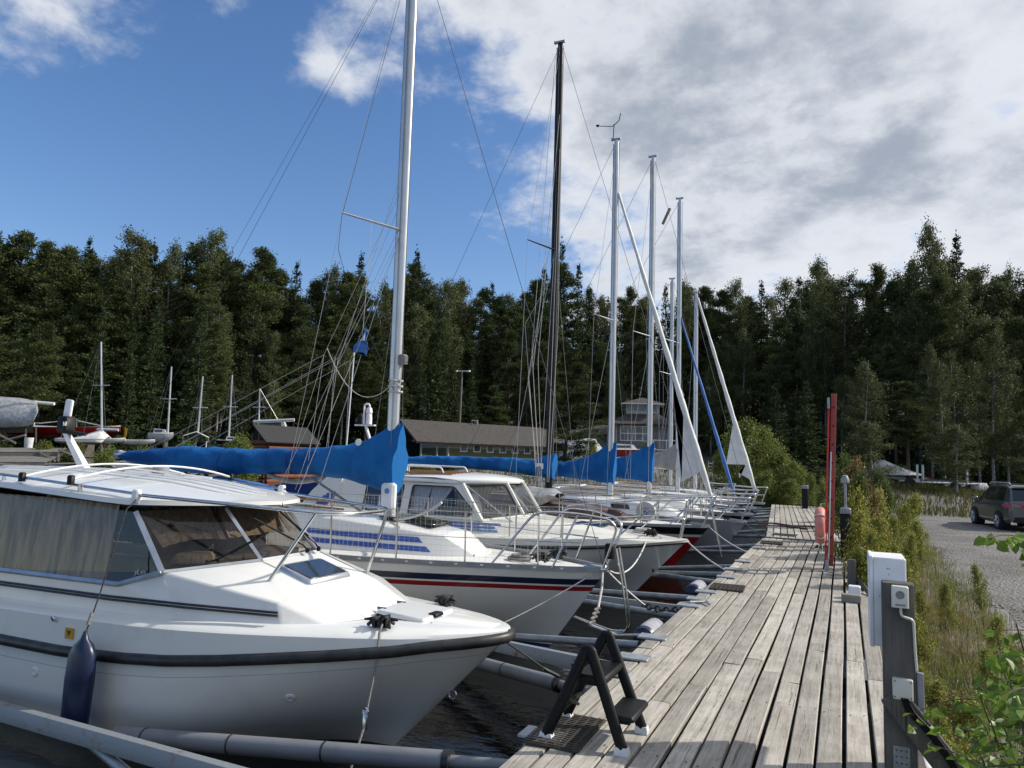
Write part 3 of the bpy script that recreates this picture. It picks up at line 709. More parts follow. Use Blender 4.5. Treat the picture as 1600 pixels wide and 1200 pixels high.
def inset_poly(pts, k=.08, off=0.):
    """shrink a panel towards its middle, push along its normal"""
    c = sum((Vector(p) for p in pts), Vector()) / len(pts); n = (Vector(pts[1]) - Vector(pts[0])).cross(Vector(pts[2]) - Vector(pts[0])).normalized()
    return [tuple(c + (Vector(p) - c) * (1 - k) + n * off) for p in pts]
def sag(a, b_, d, n=10):
    a, b_ = Vector(a), Vector(b_)
    return [tuple(a.lerp(b_, k / n) - Vector((0, 0, d * 4 * (k / n) * (1 - k / n)))) for k in range(n + 1)]
def line(parent, name, pts, r, material, seg=4): return B().tube(pts, r, seg).build(name, material, parent, 60)
def arc(a, b_, c, n=7):
    """rounded corner: quadratic curve a-b-c"""
    a, b_, c = Vector(a), Vector(b_), Vector(c)
    return [tuple(a * (1 - t) ** 2 + b_ * 2 * t * (1 - t) + c * t * t) for t in [k / n for k in range(n + 1)]]
def rounded(pts, r, n=5):
    """polyline with rounded inner corners"""
    P = [Vector(p) for p in pts]; out = [P[0]]
    for i in range(1, len(P) - 1):
        u = (P[i - 1] - P[i]); v = (P[i + 1] - P[i]); q = min(r, u.length * .45, v.length * .45)
        out += [Vector(p) for p in arc(P[i] + u.normalized() * q, P[i], P[i] + v.normalized() * q, n)]
    return out + [P[-1]]
def cleat(parent, c, rz=0, rope=True, s=1.0, name='cleat'):
    R = Matrix.Rotation(rz, 3, 'Z'); g = lambda x, y, z: tuple(Vector(c) + R @ Vector((x * s, y * s, z * s)))
    b = B().tube([g(-.10, 0, .055), g(-.06, 0, .06), g(.06, 0, .06), g(.10, 0, .055)], [.007, .012, .012, .007], 6)
    for q in (-.035, .035): b.tube([g(q, 0, 0), g(q * .8, 0, .06)], [.018, .012], 6)
    o = b.build(name, M['black_plastic'], parent)
    if rope:
        r = B()
        for k in range(4):
            q = -.036 + .024 * k; r.torus(g(q, 0, .045), .026 * s, .0105 * s, 12, 6, 'X', rot=Matrix.Rotation(rz + .3 * (k % 2) - .15, 3, 'Z'), squash=1)
        r.tube([g(-.07, -.03, .03), g(-.03, .04, .075), g(.03, -.04, .08), g(.07, .03, .03)], .011 * s, 6)
        r.tube([g(-.07, .03, .03), g(-.02, -.045, .07), g(.04, .04, .075), g(.06, -.04, .02)], .011 * s, 6)
        r.build('rope_turns', M['rope_dark'], o)
    return o
def make_mast(parent, base, top, material, rx=.075, ry=.05, spreaders=(), head=True, fittings=True):
    base, top = Vector(base), Vector(top); b = B(); rings = []
    for k, f in enumerate((0, .5, .9, 1)):
        p = base.lerp(top, f); s = 1 if f < .9 else (1 if f < 1 else .8)
        rings.append([(p.x + rx * s * math.cos(a), p.y + ry * s * math.sin(a), p.z) for a in [2 * math.pi * j / 14 for j in range(14)]])
    b.loft(rings); m = b.build('mast', material, parent, 50)
    if head:
        h = B().box((top.x - .02, top.y, top.z + .025), (.26, .05, .05)); h.tube([(top.x - .13, top.y, top.z), (top.x - .13, top.y, top.z + .07)], .02, 6); h.tube([(top.x + .1, top.y, top.z), (top.x + .1, top.y, top.z + .06)], .016, 6)
        h.build('masthead', M['galvanised'], m)
    for z, ln, dx, both in spreaders:
        p = base.lerp(top, (z - base.z) / (top.z - base.z))
        for sd in ((1, -1) if both else (1,)):
            B().tube([(p.x, p.y - sd * ry * .8, z), (p.x - dx, p.y - sd * ln, z + .06)], [.028, .017], 8, sq=.6).build('spreader', material if material is M['mast_black'] else M['aluminium'], m)
    if fittings:
        s = B().tube([(base.x - rx - .004, base.y, base.z + .1), (top.x - rx - .004, top.y, top.z - .1)], .012, 4); s.build('sail_track', M['rope_grey'] if material is not M['mast_black'] else M['rubber'], m)
        f = B().tube([(base.x + rx + .012, base.y - .02, base.z + .9), (top.x + rx + .015, top.y - .02, top.z - .1)], .006, 4); f.tube([(base.x + .02, base.y - ry - .012, base.z + .7), (top.x, top.y - ry - .012, top.z - .1)], .005, 4)
        f.build('halyard', M['rope_grey'], m)
    return m
def boom_cover(parent, mast_x, Y0, tab, hw, material, boom=True, seed=1, mast_r=.09, name='sail_cover'):
    """canvas stretched over the furled sail: tab of (distance aft of mast, bottom z, top z)"""
    rnd = random.Random(seed); b = B(); rings = []; L = tab[-1][0]; n = 60; K = 22
    ph = [rnd.uniform(0, 6.28) for _ in range(8)]
    for i in range(n + 1):
        s = L * (i / n) ** 1.25; zb = lerp_tab([(a, q) for a, q, _ in tab], s); zt = lerp_tab([(a, q) for a, _, q in tab], s); h = zt - zb; ring = []
        for k in range(K):
            a = 2 * math.pi * k / K; c, sn = math.cos(a), math.sin(a)
            up = (sn + 1) / 2; width = hw * (.95 - .72 * up ** 1.4 * smooth(.25, .9, h)) * (1 if sn > -.6 else .85)
            fold = .016 * math.sin(7 * s + 3 * a + ph[0]) + .012 * math.sin(15 * s - 2 * sn * 4 + ph[1]) + .014 * math.sin(5 * s + 8 * sn + ph[2]) * smooth(1.2, .1, s)
            fold += .016 * math.sin(26 * s + ph[3] + 3 * sn) * smooth(.9, 0, s) + .012 * math.sin(11 * s + 5 * up + ph[4]) + .010 * math.sin(23 * s - 4 * up + ph[5]) * smooth(-.9, .3, sn)
            y = c * (width + fold * .9) * (1 if i < n else .8); z = zb + h * up + fold * .35
            ring.append((mast_x + mast_r - s + .06 * up * smooth(.3, 0, s), Y0 + y, z))
        rings.append(ring)
    b.loft(rings); o = b.build(name, material, parent, 70)
    for s in (L * .33, L * .58, L * .82):
        zb = lerp_tab([(a, q) for a, q, _ in tab], s); zt = lerp_tab([(a, q) for a, _, q in tab], s); cz_ = (zb + zt) / 2; hh = (zt - zb) / 2 + .006
        B().tube([(mast_x + mast_r - s, Y0 + math.cos(a) * (hw * (.95 - .72 * ((math.sin(a) + 1) / 2) ** 1.4 * smooth(.25, .9, zt - zb)) + .008), cz_ + math.sin(a) * hh) for a in [2 * math.pi * j / 20 for j in range(21)]], .006, 4).build('tie', M['canvas_navy'], o)
    bm = B().tube([(mast_x - .1, Y0, lerp_tab([(a, q) for a, q, _ in tab], .5) + .12), (mast_x - L - .12, Y0, tab[-1][1] + .08)], .055, 10); bb = bm.build('boom', M['mast_paint'], parent)
    e = B().bbox((mast_x - L - .10, Y0, tab[-1][1] + .08), (.14, .10, .13), b=.02).build('boom_end_cap', M['grey_plastic'], bb)
    return o
def furled(parent, foot, head, r, material, tail=None, tail_mat=None, name='furled_sail'):
    foot, head = Vector(foot), Vector(head); pts = [foot.lerp(head, k / 24) for k in range(25)]
    rs = [r * (1.0 + .12 * math.sin(k * 1.9)) * (1 - .6 * (k / 24) ** 1.3) * (1 if k > 1 else .6) for k in range(25)]
    o = B().tube(pts, rs, 9).build(name, material, parent, 60)
    B().lathe(tuple(foot), [(.03, -.12), (.10, -.10), (.10, -.085), (.05, -.07), (.05, -.02), (.10, 0), (.10, .015), (.03, .03)], 14).build('furling_drum', M['grey_plastic'], o)
    if tail:
        b = B()
        for t in tail: b.poly([foot.lerp(head, t[0]), foot.lerp(head, t[1])] + [Vector(p) for p in t[2:]])
        b.build('sail_clew', tail_mat or M['sailcloth'], o, 0, solid=.012)
    return o
def pulpit(parent, H, back=1.0, hgt=.55, tip=.12, split=False, r=.0135, inner=.06):
    """bow rail: a bent tube round the stem on four legs, a lower rail between them"""
    xb = H.xb; z0 = H.z(xb); b = B()
    q = lambda x, h, z: (x, H.Y0 - h, z)
    xa = xb - back; wa = max(.1, H.w(xa) - inner); wm = max(.07, H.w(xb - back * .45) - inner * .8)
    za = H.z(xa)
    top = [q(xa, wa, za + hgt), q(xb - back * .4, wm + .02, z0 + hgt + .01), q(xb + tip, .12, z0 + hgt + .03), q(xb + tip, -.12, z0 + hgt + .03), q(xb - back * .4, -wm - .02, z0 + hgt + .01), q(xa, -wa, za + hgt)]
    b.tube(rounded([q(xa - .02, wa, za)] + top + [q(xa - .02, -wa, za)], .12), r, 7)
    for sd in (1, -1): b.tube(rounded([q(xb - back * .62, sd * (wm + .03), H.z(xb - back * .6)), q(xb - back * .30, sd * (wm * .85 + .02), z0 + hgt * .75), q(xb - back * .2, sd * (wm * .7 + .03), z0 + hgt + .015)], .08), r, 7)
    for sd in (1, -1): b.tube([q(xb - .12, sd * .06, z0), q(xb + tip - .02, sd * .11, z0 + hgt + .02)], r, 7)
    b.tube(rounded([q(xa, wa, za + hgt * .5), q(xb - back * .4, wm, z0 + hgt * .52), q(xb - .02, .09, z0 + hgt * .55), q(xb - .02, -.09, z0 + hgt * .55), q(xb - back * .4, -wm, z0 + hgt * .52), q(xa, -wa, za + hgt * .5)], .1), r * .75, 6)
    return b.build('pulpit', M['stainless'], parent, 60)
def stanchions(parent, H, xs, hgt=.55, inset=.06, wire=True, sides=(1, -1)):
    for sd in sides:
        for x in xs:
            p = H.edge(x, sd, inset); B().tube([p, (p[0], p[1] - sd * .015, p[2] + hgt)], .011, 6).build('stanchion', M['stainless'], parent)
        if wire:
            for f in (1, .52):
                pts = []
                for x in sorted(xs): p = H.edge(x, sd, inset); pts.append((p[0], p[1] - sd * .015, p[2] + hgt * f - .01))
                line(parent, 'guard_wire', pts, .0045, M['wire'])
def trunk(parent, Y0, st, material, name='coachroof', cam=.05, bev=.03):
    """raised cabin top: stations (x, half width at deck, half width at roof, z deck, z roof) from bow to stern"""
    b = B(); rings = []
    for x, wb, wt, z0, z1 in st:
        ring = [(x, Y0 - wb, z0), (x, Y0 - wt, z1)]
        for k in range(1, 8): h = -wt + 2 * wt * k / 8; ring.append((x, Y0 + h, z1 + cam * (1 - (h / max(wt, .01)) ** 2) * min(1, wt * 2)))
        ring += [(x, Y0 + wt, z1), (x, Y0 + wb, z0)]; rings.append(ring)
    b.loft([r[::-1] for r in rings], False, False); b.poly(rings[-1]); b.poly(rings[0][::-1])
    return bevel(weld(b).build(name, material, parent, 0), bev, 3, 22)
def side_panel(st, Y0, x0, x1, f0, f1, sd=1, off=.006, slant=0.):
    """four corners of a panel lying on the side of a trunk, between two heights"""
    def pt(x, f):
        g = [lerp_tab([(s[0], s[i]) for s in st], x) for i in range(1, 5)]
        return (x, Y0 - sd * (g[0] + (g[1] - g[0]) * f + off), g[2] + (g[3] - g[2]) * f)
    p = [pt(x0, f0), pt(x1, f0), pt(x1 - slant, f1), pt(x0 - slant, f1)]
    return p if sd > 0 else p[::-1]
def letters(parent, text, size, p, u, v, material, name='lettering', depth=.002):
    """raised characters on a surface: p start, u reading direction, v up"""
    cu = bpy.data.curves.new(name, 'FONT'); cu.body = text; cu.size = size; cu.extrude = depth
    tmp = bpy.data.objects.new(name, cu); COL.objects.link(tmp); bpy.context.view_layer.update()
    me = bpy.data.meshes.new_from_object(tmp.evaluated_get(bpy.context.evaluated_depsgraph_get())); bpy.data.objects.remove(tmp)
    u, v = Vector(u).normalized(), Vector(v).normalized(); w = u.cross(v).normalized(); v = w.cross(u)
    me.transform(Matrix(((u.x, v.x, w.x, p[0]), (u.y, v.y, w.y, p[1]), (u.z, v.z, w.z, p[2]), (0, 0, 0, 1))))
    me.materials.clear(); me.materials.append(material)
    o = bpy.data.objects.new(name, me); COL.objects.link(o); o.parent = parent; off = Vector(); q = parent
    while q is not None: off += q.location; q = q.parent
    me.transform(Matrix.Translation(-off)); return o

# ---------------------------------------------------------------- boat 1: white cabin cruiser in front
def cruiser():
    Y0 = 4.75
    T = thing('motor_cruiser', (-5, Y0, WL), 'white cabin cruiser with curtained windows and black rub rail, closest to the camera', 'motor boat')
    wt = [(-8.4, .94), (-7, 1.02), (-6, 1.05), (-5.2, 1.05), (-4.6, 1.03), (-4.2, .985), (-3.83, .91), (-3.49, .81), (-3.1, .675), (-2.71, .52), (-2.46, .39), (-2.30, .275), (-2.19, .17), (-2.13, .08), (-2.11, .015)]
    zt = [(-8.4, .05), (-5.9, .0), (-5.2, .005), (-4.6, .03), (-4.2, .055), (-3.83, .09), (-3.49, .125), (-3.1, .165), (-2.71, .21), (-2.46, .25), (-2.1, .28)]
    H = Hull(Y0, wt, zt, 1.0, 3.6, 1.25, .55, 3.0)
    h = H.mesh([0, .03, .115, .118], [0, 0, 1], 0, 0, 'hull', [M['gelcoat'], M['rope_grey']], T, 60)
    # rub rail: fat black D-section
    R = H.rim(-.005, .0, 60); b = B(); rings = []
    for i, p in enumerate(R):
        t = Vector(R[min(i + 1, len(R) - 1)]) - Vector(R[max(i - 1, 0)]); t.z = 0; t.normalize(); n = Vector((t.y, -t.x, 0)) ; p = Vector(p)
        prof = [(-.02, .036), (.016, .036), (.032, .022), (.037, 0), (.032, -.022), (.016, -.036), (-.02, -.036)]
        rings.append([p + n * a + Vector((0, 0, c)) for a, c in prof])
    b.loft(rings); b.build('rub_rail', M['rubber'], T, 50)
    # upper topside: from rail to ledge, ledge, deck
    led = [(-8.4, .24), (-5.9, .24), (-4.2, .275), (-3.5, .29), (-2.7, .305), (-2.46, .315), (-2.1, .325)]
    xs = H.stations(60); rows = []
    for x in xs:
        w = H.w(x); z = lerp_tab(led, x); k = min(1, w / .5)
        rows.append([(x, w - .004, H.z(x) + .02), (x, max(.004, w - .012 * k), z - .02), (x, max(.003, w - .035 * k), z), (x, max(.002, w - .125 * k), z + .03 * k), (x, max(.001, (w - .125 * k) * .5), z + .034 * k), (x, 0, z + .038 * k)])
    full = []
    for r in rows: full.append([(x, Y0 - q, z) for x, q, z in r] + [(x, Y0 + q, z) for x, q, z in reversed(r[:-1])])
    b = B().loft(full, False, False); b.build('deck', M['gelcoat'], T, 28)
    # superstructure (starboard half mirrored)
    A0, A1, A2, A3, A4, A5 = (-8.3, .90, .262), (-6.2, .925, .262), (-4.9, .91, .28), (-4.2, .845, .298), (-3.5, .68, .315), (-3.25, .54, .325)
    B0, B1, B2, B3 = (-8.3, .87, .455), (-6.2, .90, .465), (-4.86, .885, .482), (-4.46, .85, .60)
    C2, W1, N1, N2 = (-3.58, .64, .45), (-4.02, .34, .665), (-3.43, .34, .495), (-3.08, .29, .335)
    T0, T2, V1 = (-8.3, .80, 1.10), (-4.86, .78, 1.00), (-4.42, .33, 1.03)
    b = B(); mirror(b, Y0, [[A0, A1, B1, B0], [A1, A2, B2, B1], [A2, A3, B3, B2], [A3, A4, C2, B3], [A4, A5, C2], [B3, C2, N1, W1], [C2, A5, N2, N1]])
    m_ = lambda p: (p[0], Y0 + p[1], p[2]); s_ = lambda p: (p[0], Y0 - p[1], p[2])
    b.poly([s_(W1), s_(N1), m_(N1), m_(W1)]); b.poly([s_(N1), s_(N2), m_(N2), m_(N1)]); b.poly([s_(A0), s_(B0), s_(T0), m_(T0), m_(B0), m_(A0)])
    sup = bevel(weld(b).build('cabin_side', M['gelcoat'], T, 0), .018, 3, 12)
    # glazing and its aluminium frame
    for sd, q in ((1, s_), (-1, m_)):
        side = [q(p) for p in ((-8.3, .868, .462), (-6.2, .898, .472), B2, B3, T2, (-6.3, .795, 1.05), T0)]
        front = [q(p) for p in (B3, W1, V1, T2)]
        B().poly(side[:4] + [side[4], side[5], side[6]]).build('side_window', M['glass_smoke'], T, 0)
        B().poly(front).build('windscreen', M['glass_smoke'], T, 0)
        f = B(); f.tube([q((-8.3, .875, .46)), q((-6.2, .905, .47)), q(B2), q((B3[0], B3[1] + .004, B3[2] + .005))], .020, 4); f.tube([q(B3), q(T2)], .026, 4); f.tube([q(B3), q(W1)], .016, 4); f.tube([q(W1), q(V1)], .018, 4)
        f.build('window_frame', M['aluminium'], T, 30)
        cu = B(); n = 160; pts = []
        for i in range(n + 1):
            x = -8.2 + 3.15 * i / n; k = (x + 8.2) / 3.15; w0 = .86 + .02 * k; pts.append([q((x, .848 + .014 * math.sin(i * 1.15) + .022 * math.sin(i * .33) * math.sin(i * .11), .475)), q((x, .765 + .012 * math.sin(i * 1.15 + .3), 1.06))])
        cu.loft(pts, False, False); cu.build('curtain', M['curtain_brown'], T, 60)
        cu = B(); pts = []
        for i in range(19):
            k = i / 18; P0 = Vector(q((B3[0] - .10, B3[1] - .10, B3[2] + .12))).lerp(Vector(q((W1[0] - .30, W1[1], W1[2] + .10))), k * .95); P1 = Vector(q((T2[0] - .06, T2[1] - .08, T2[2]))).lerp(Vector(q((V1[0] - .14, V1[1], V1[2]))), k * .95)
            P0 = P0.lerp(P1, .12 + .1 * math.sin(k * 3))
            wv = .014 * math.sin(i * 2.1); pts.append([P0 + Vector((wv, 0, 0)), P1 + Vector((wv, 0, 0))])
        cu.loft(pts, False, False); cu.build('curtain', M['curtain_dark'], T, 60)
    cu = B(); cu.loft([[(V1[0] - .10 - .014 * math.sin(i * 2.1), Y0 - .32 + .64 * i / 18, V1[2] - .01), (W1[0] - .36 - .014 * math.sin(i * 2.1), Y0 - .32 + .64 * i / 18, W1[2] + .14)] for i in range(19)], False, False); cu.build('curtain', M['curtain_dark'], T, 60)
    B().poly([s_(W1), m_(W1), m_(V1), s_(V1)]).build('windscreen', M['glass_smoke'], T, 0)
    f = B().tube([s_(W1), m_(W1)], .016, 4); f.build('window_frame', M['aluminium'], T, 30)
    inn = B().box((-6.2, Y0, .33), (4.0, 1.6, .06)); inn.box((-4.75, Y0, .52), (.5, 1.3, .22)); inn.box((-8.2, Y0, .7), (.06, 1.5, .7)); inn.bbox((-5.6, Y0 + .35, .62), (.45, .4, .55), b=.05)
    inn.build('cabin_interior', M['interior'], T)
    d = B().bbox((-4.52, Y0 - .52, .67), (.26, .30, .06), b=.03, rz=.6).build('dash_cover', M['curtain_dark'], T)
    lamp = B().tube(rounded([(-4.45, Y0 - .40, .70), (-4.50, Y0 - .44, .86), (-4.62, Y0 - .62, .92)], .1), .005, 5); lamp.lathe((-4.64, Y0 - .64, .91), [(.02, -.012), (.035, 0), (.02, .015)], 10); lamp.build('reading_lamp', M['black_plastic'], T)
    # roof: cambered lid with a soft edge
    def out(x): return lerp_tab([(-8.5, .86), (-6.5, .885), (-5.1, .87), (-4.86, .83), (-4.6, .66), (-4.38, .46), (-4.24, .32), (-4.16, .12), (-4.15, .02)], x)
    def edz(x): return lerp_tab([(-8.5, 1.13), (-6.5, 1.12), (-4.9, 1.045), (-4.15, 1.05)], x)
    def cz(x): return lerp_tab([(-8.5, 1.20), (-7.6, 1.25), (-6.4, 1.265), (-5.2, 1.21), (-4.5, 1.13), (-4.15, 1.085)], x)
    def roof_z(x, h): w = max(out(x), .03); return edz(x) + .045 + (cz(x) - edz(x) - .045) * max(0, (1 - (h / w) ** 2)) ** .85
    xs = [-8.5, -8.2] + list(np.linspace(-7.9, -4.9, 14)) + [-4.75, -4.6, -4.48, -4.38, -4.3, -4.24, -4.2, -4.17, -4.15]; rows = []
    for x in xs:
        w = out(x); hs = [-1, -.985, -.94, -.85, -.7, -.5, -.25, 0, .25, .5, .7, .85, .94, .985, 1]
        top = [(x, Y0 - w * k, edz(x) + .012 if abs(k) == 1 else roof_z(x, w * k)) for k in hs]
        rows.append(top + [(x, Y0 + w - .02, edz(x)), (x, Y0 + w * .5, edz(x) - .005), (x, Y0 - w * .5, edz(x) - .005), (x, Y0 - w + .02, edz(x))][::-1][::-1])
    b = B().loft([r[::-1] for r in rows]); rf = b.build('roof', M['gelcoat'], T, 35)
    rb = B()
    for h0, h1, xe in ((.30, .20, -4.55), (.08, .05, -4.42), (-.14, -.10, -4.42), (-.36, -.24, -4.55), (-.56, -.36, -4.75)):
        pts = [(x, Y0 - (h0 + (h1 - h0) * k), 0) for k, x in [(i / 20, -7.8 + (xe + 7.8) * i / 20) for i in range(21)]]
        rb.tube([(x, y, roof_z(x, Y0 - y) + .001) for x, y, _ in pts], [.004] + [.018] * 19 + [.004], 8, sq=.8)
    rb.build('roof_rib', M['gelcoat'], rf, 60)
    # roof edge rail, clamps, cross bars
    q = lambda x, h, z: (x, Y0 - h, z)
    for sd in (1, -1):
        r = B().tube([q(-8.3, sd * .83, 1.235), q(-6.4, sd * .835, 1.225), q(-4.82, sd * .79, 1.135)], .0125, 7)
        for x in (-7.4, -6.4, -5.45): r.tube([q(x, sd * .82, roof_z(x, .82) - .01), q(x, sd * .832, 1.21 if x < -6 else 1.18)], [.02, .01], 6)
        r.build('grab_rail', M['stainless'], T)
        B().bbox(q(-4.86, sd * .79, 1.12), (.07, .05, .10), b=.012).build('rail_bracket', M['white_paint'], T)
    for x in (-6.15, -5.55):
        pts = [q(x, .84 - 1.68 * k / 14, 1.215 + .11 * (1 - (k / 7 - 1) ** 2)) for k in range(15)]
        cb = B().tube(pts, .013, 6, sq=.7).build('roof_bar', M['white_paint'], T)
        for sd in (1, -1): B().bbox(q(x, sd * .835, 1.215), (.05, .045, .075), b=.01).build('bar_clamp', M['black_plastic'], cb)
    hs = B().lathe(q(-6.2, -.12, 1.30), [(.05, -.05), (.055, .0), (.05, .04), (.02, .055)], 14).build('navigation_light', M['glass_clear'], T)
    B().lathe(q(-5.9, -.3, 1.27), [(.075, -.03), (.075, .03), (.05, .045), (.01, .05)], 16).build('roof_vent', M['grey_plastic'], T)
    B().tube([q(-6.3, -.1, 1.30), q(-5.3, -.35, 1.225)], .008, 5).build('folded_antenna', M['white_paint'], T)
    # tilted outboard motor, modelled as a slanting arm with box, fin and plate
    a = B(); a.loft([[q(-6.55 + dx, dy, 1.26) for dx, dy in ((-.05, -.03), (.05, -.03), (.05, .03), (-.05, .03))], [q(-6.88 + dx, dy, 1.62) for dx, dy in ((-.03, -.02), (.03, -.02), (.03, .02), (-.03, .02))]])
    am = a.build('slanting_arm', M['white_paint'], T)
    B().bbox(q(-6.87, 0, 1.69), (.13, .12, .14), b=.015).build('motor_box', M['black_plastic'], am)
    letters(am, '10', .06, q(-6.84, .0615, 1.665), (1, 0, 0), (0, 0, 1), M['text_white'])
    B().loft([[q(-6.95, 0.03, 1.60), q(-6.95, -.03, 1.60), q(-6.6, -.015, 1.575), q(-6.6, .015, 1.575)], [q(-6.95, .03, 1.64), q(-6.95, -.03, 1.64), q(-6.56, -.015, 1.60), q(-6.56, .015, 1.60)]]).build('motor_fin', M['black_plastic'], am)
    B().bbox(q(-6.86, 0, 1.84), (.10, .03, .17), b=.01, rot=Matrix.Rotation(.12, 3, 'Y')).build('motor_plate', M['white_paint'], am)
    # pulpit rail from roof corner round the foredeck
    P = [q(-4.84, .79, 1.13), q(-4.1, .62, 1.095), q(-3.44, .44, 1.06), q(-3.30, .22, 1.05), q(-3.30, -.22, 1.05), q(-3.44, -.44, 1.05), q(-4.1, -.62, 1.07), q(-4.84, -.79, 1.10)]
    pr = B().tube(rounded(P, .15, 7), .0135, 8); pr.tube([q(-3.46, .44, 1.06), q(-3.86, .50, .47)], .0135, 8); pr.tube([q(-3.38, -.37, 1.05), q(-3.56, -.36, .48)], .0135, 8)
    for c in (q(-3.87, .50, .462), q(-3.565, -.36, .485)): pr.lathe(c, [(.035, -.005), (.035, .008), (.018, .014), (.018, .05), (.013, .055)], 12)
    pr.build('pulpit', M['stainless'], T, 50)
    # foredeck hatch, locker lid, cleats, wipers
    n = (Vector(s_(N1)) - Vector(s_(W1))).normalized(); up = Vector((0, 1, 0)).cross(n) * -1
    up = n.cross(Vector((0, 1, 0))); up = up if up.z > 0 else -up; Rm = Matrix((n, Vector((0, 1, 0)), up)).transposed()
    c = Vector(q(-3.71, .10, lerp_tab([(-4.02, .665), (-3.43, .495)], -3.71)))
    hf = B().bbox(c + up * .012, (.34, .50, .035), b=.02, rot=Rm).build('deck_hatch', M['aluminium'], T)
    B().bbox(c + up * .030, (.28, .44, .012), b=.012, rot=Rm).build('hatch_glass', M['glass_dark'], hf)
    lid = B().bbox(q(-2.87, -.02, .358), (.40, .44, .03), b=.012, rot=Matrix.Rotation(.05, 3, 'Y')).build('anchor_locker_lid', M['gelcoat'], T)
    for h in (.12, -.14): B().bbox(q(-3.07, h, .376), (.07, .03, .012), b=.004).tube([q(-3.11, h, .384), q(-3.03, h, .384)], .006, 5).build('hinge', M['stainless'], lid)
    B().bbox(q(-2.69, -.0, .362), (.07, .12, .022), b=.008).build('lid_handle', M['black_plastic'], lid)
    B().loft([[q(-2.60, .20, .33), q(-2.60, -.20, .33), q(-2.2, -.08, .33), q(-2.2, .08, .33)], [q(-2.62, .17, .355), q(-2.62, -.17, .355), q(-2.22, -.06, .345), q(-2.22, .06, .345)]]).build('bow_step', M['gelcoat'], T)
    cleat(T, q(-2.86, .44, .318), .35, s=1.15); cleat(T, q(-2.86, -.44, .318), -.35, s=1.15)
    for P0, P1, P2 in ((q(-4.30, .60, .655), q(-4.22, .55, .69), q(-4.05, .42, .82)), (q(-3.97, -.12, .70), q(-4.0, -.1, .74), q(-4.2, .12, .90)), (q(-3.97, -.26, .70), q(-4.0, -.25, .74), q(-4.28, -.13, .98))):
        w = B().tube([P0, P1, P2], [.008, .006, .004], 5); d_ = (Vector(P2) - Vector(P1)).normalized()
        w.tube([Vector(P1).lerp(Vector(P2), .25) + Vector((.02, 0, .0)), Vector(P2) + d_ * .12 + Vector((.012, 0, 0))], .007, 4); w.lathe(P0, [(.016, -.02), (.016, .012), (.008, .018)], 8); w.build('wiper', M['black_plastic'], T)
    # black moulding on the cabin side, eyes, sticker, skin fittings
    bs = B(); pts = [(-8.3, .90, .365), (-6.2, .922, .37), (-4.9, .912, .385), (-4.2, .862, .395), (-3.52, .700, .385)]
    for k in range(2): bs.tube([q(x, h + .002, z + .014 - .022 * k) for x, h, z in pts], .009, 5)
    bs.build('side_moulding', M['rubber'], T)
    stk = B().box((0, 0, 0), (.09, .004, .075)); px = H.edge(-4.93, 1); 
    st = B().box((-5.12, Y0 - 1.047, .135), (.085, .006, .075)).build('warning_sticker', M['yellow'], T, 0)
    B().poly([(-5.145, Y0 - 1.0515, .155), (-5.095, Y0 - 1.0515, .155), (-5.12, Y0 - 1.0515, .115)]).build('sticker_mark', M['brown_wood'], st, 0)
    B().tube(arc((-5.31, Y0 - 1.045, .20), (-5.29, Y0 - 1.10, .275), (-5.27, Y0 - 1.045, .20)), .006, 5).build('pad_eye', M['stainless'], T)
    for x, z in ((-3.18, -.16), (-5.45, -.18)):
        p = H.point(x, 1, z); p2 = H.point(x + .05, 1, z); t = (Vector(p2) - Vector(p)).normalized(); p3 = H.point(x, 1, z - .05); v_ = (Vector(p3) - Vector(p)).normalized(); nn = t.cross(v_); nn = nn if nn.y < 0 else -nn
        B().lathe(p, [(.036, -.01), (.036, .006), (.024, .012), (.012, .008)], 14, R=Vector((0, 0, 1)).rotation_difference(nn).to_matrix()).build('skin_fitting', M['white_paint'], T)
    p = Vector(H.point(-2.11, 1, -.17)); B().torus(tuple(p + Vector((.035, 0, 0))), .03, .006, 14, 6, 'Y').build('bow_eye', M['stainless'], T)
    B().lathe(H.edge(-2.62, 1, -.034, .0), [(.006, -.004), (.012, 0), (.006, .006)], 8, axis='Y').build('rail_bolt', M['stainless'], T)
    # number on the glass corner
    letters(T, 'yLsn', .06, q(-4.72, .872, .565), (1, .03, .10), (0, .2, 1), M['text_grey'])
    return H
H1 = cruiser()
def navy_fender():
    # fender hung from the roof rail on a thin line
    T = thing('fender', (-4.78, 3.50, .1), 'dark navy flat fender hanging on a thin line against the white cruiser', 'fender')
    b = B(); rings = []
    for z, w, d in ((.22, .012, .012), (.17, .03, .025), (.13, .075, .05), (.07, .115, .065), (-.1, .125, .07), (-.3, .118, .068), (-.42, .112, .065), (-.47, .09, .05)):
        c = Vector((-4.765 - .055 * (z - .22) * -1.0, 3.585 - .02, z)); rings.append([(c.x + w * math.cos(a), c.y + d * math.sin(a), z) for a in [2 * math.pi * k / 16 for k in range(16)]])
    b.loft(rings).build('fender_body', M['fender_navy'], T, 60)
    line(T, 'fender_line', [(-4.84, 3.97, 1.12), (-4.83, 3.86, 1.03), (-4.78, 3.66, .45), (-4.766, 3.60, .30), (-4.765, 3.567, .21)], .0055, M['rope_dark'], 5)
    B().tube([(-4.77, 3.61, .335), (-4.765, 3.58, .26)], .013, 6).build('line_sleeve', M['rope_grey'], T)
navy_fender()
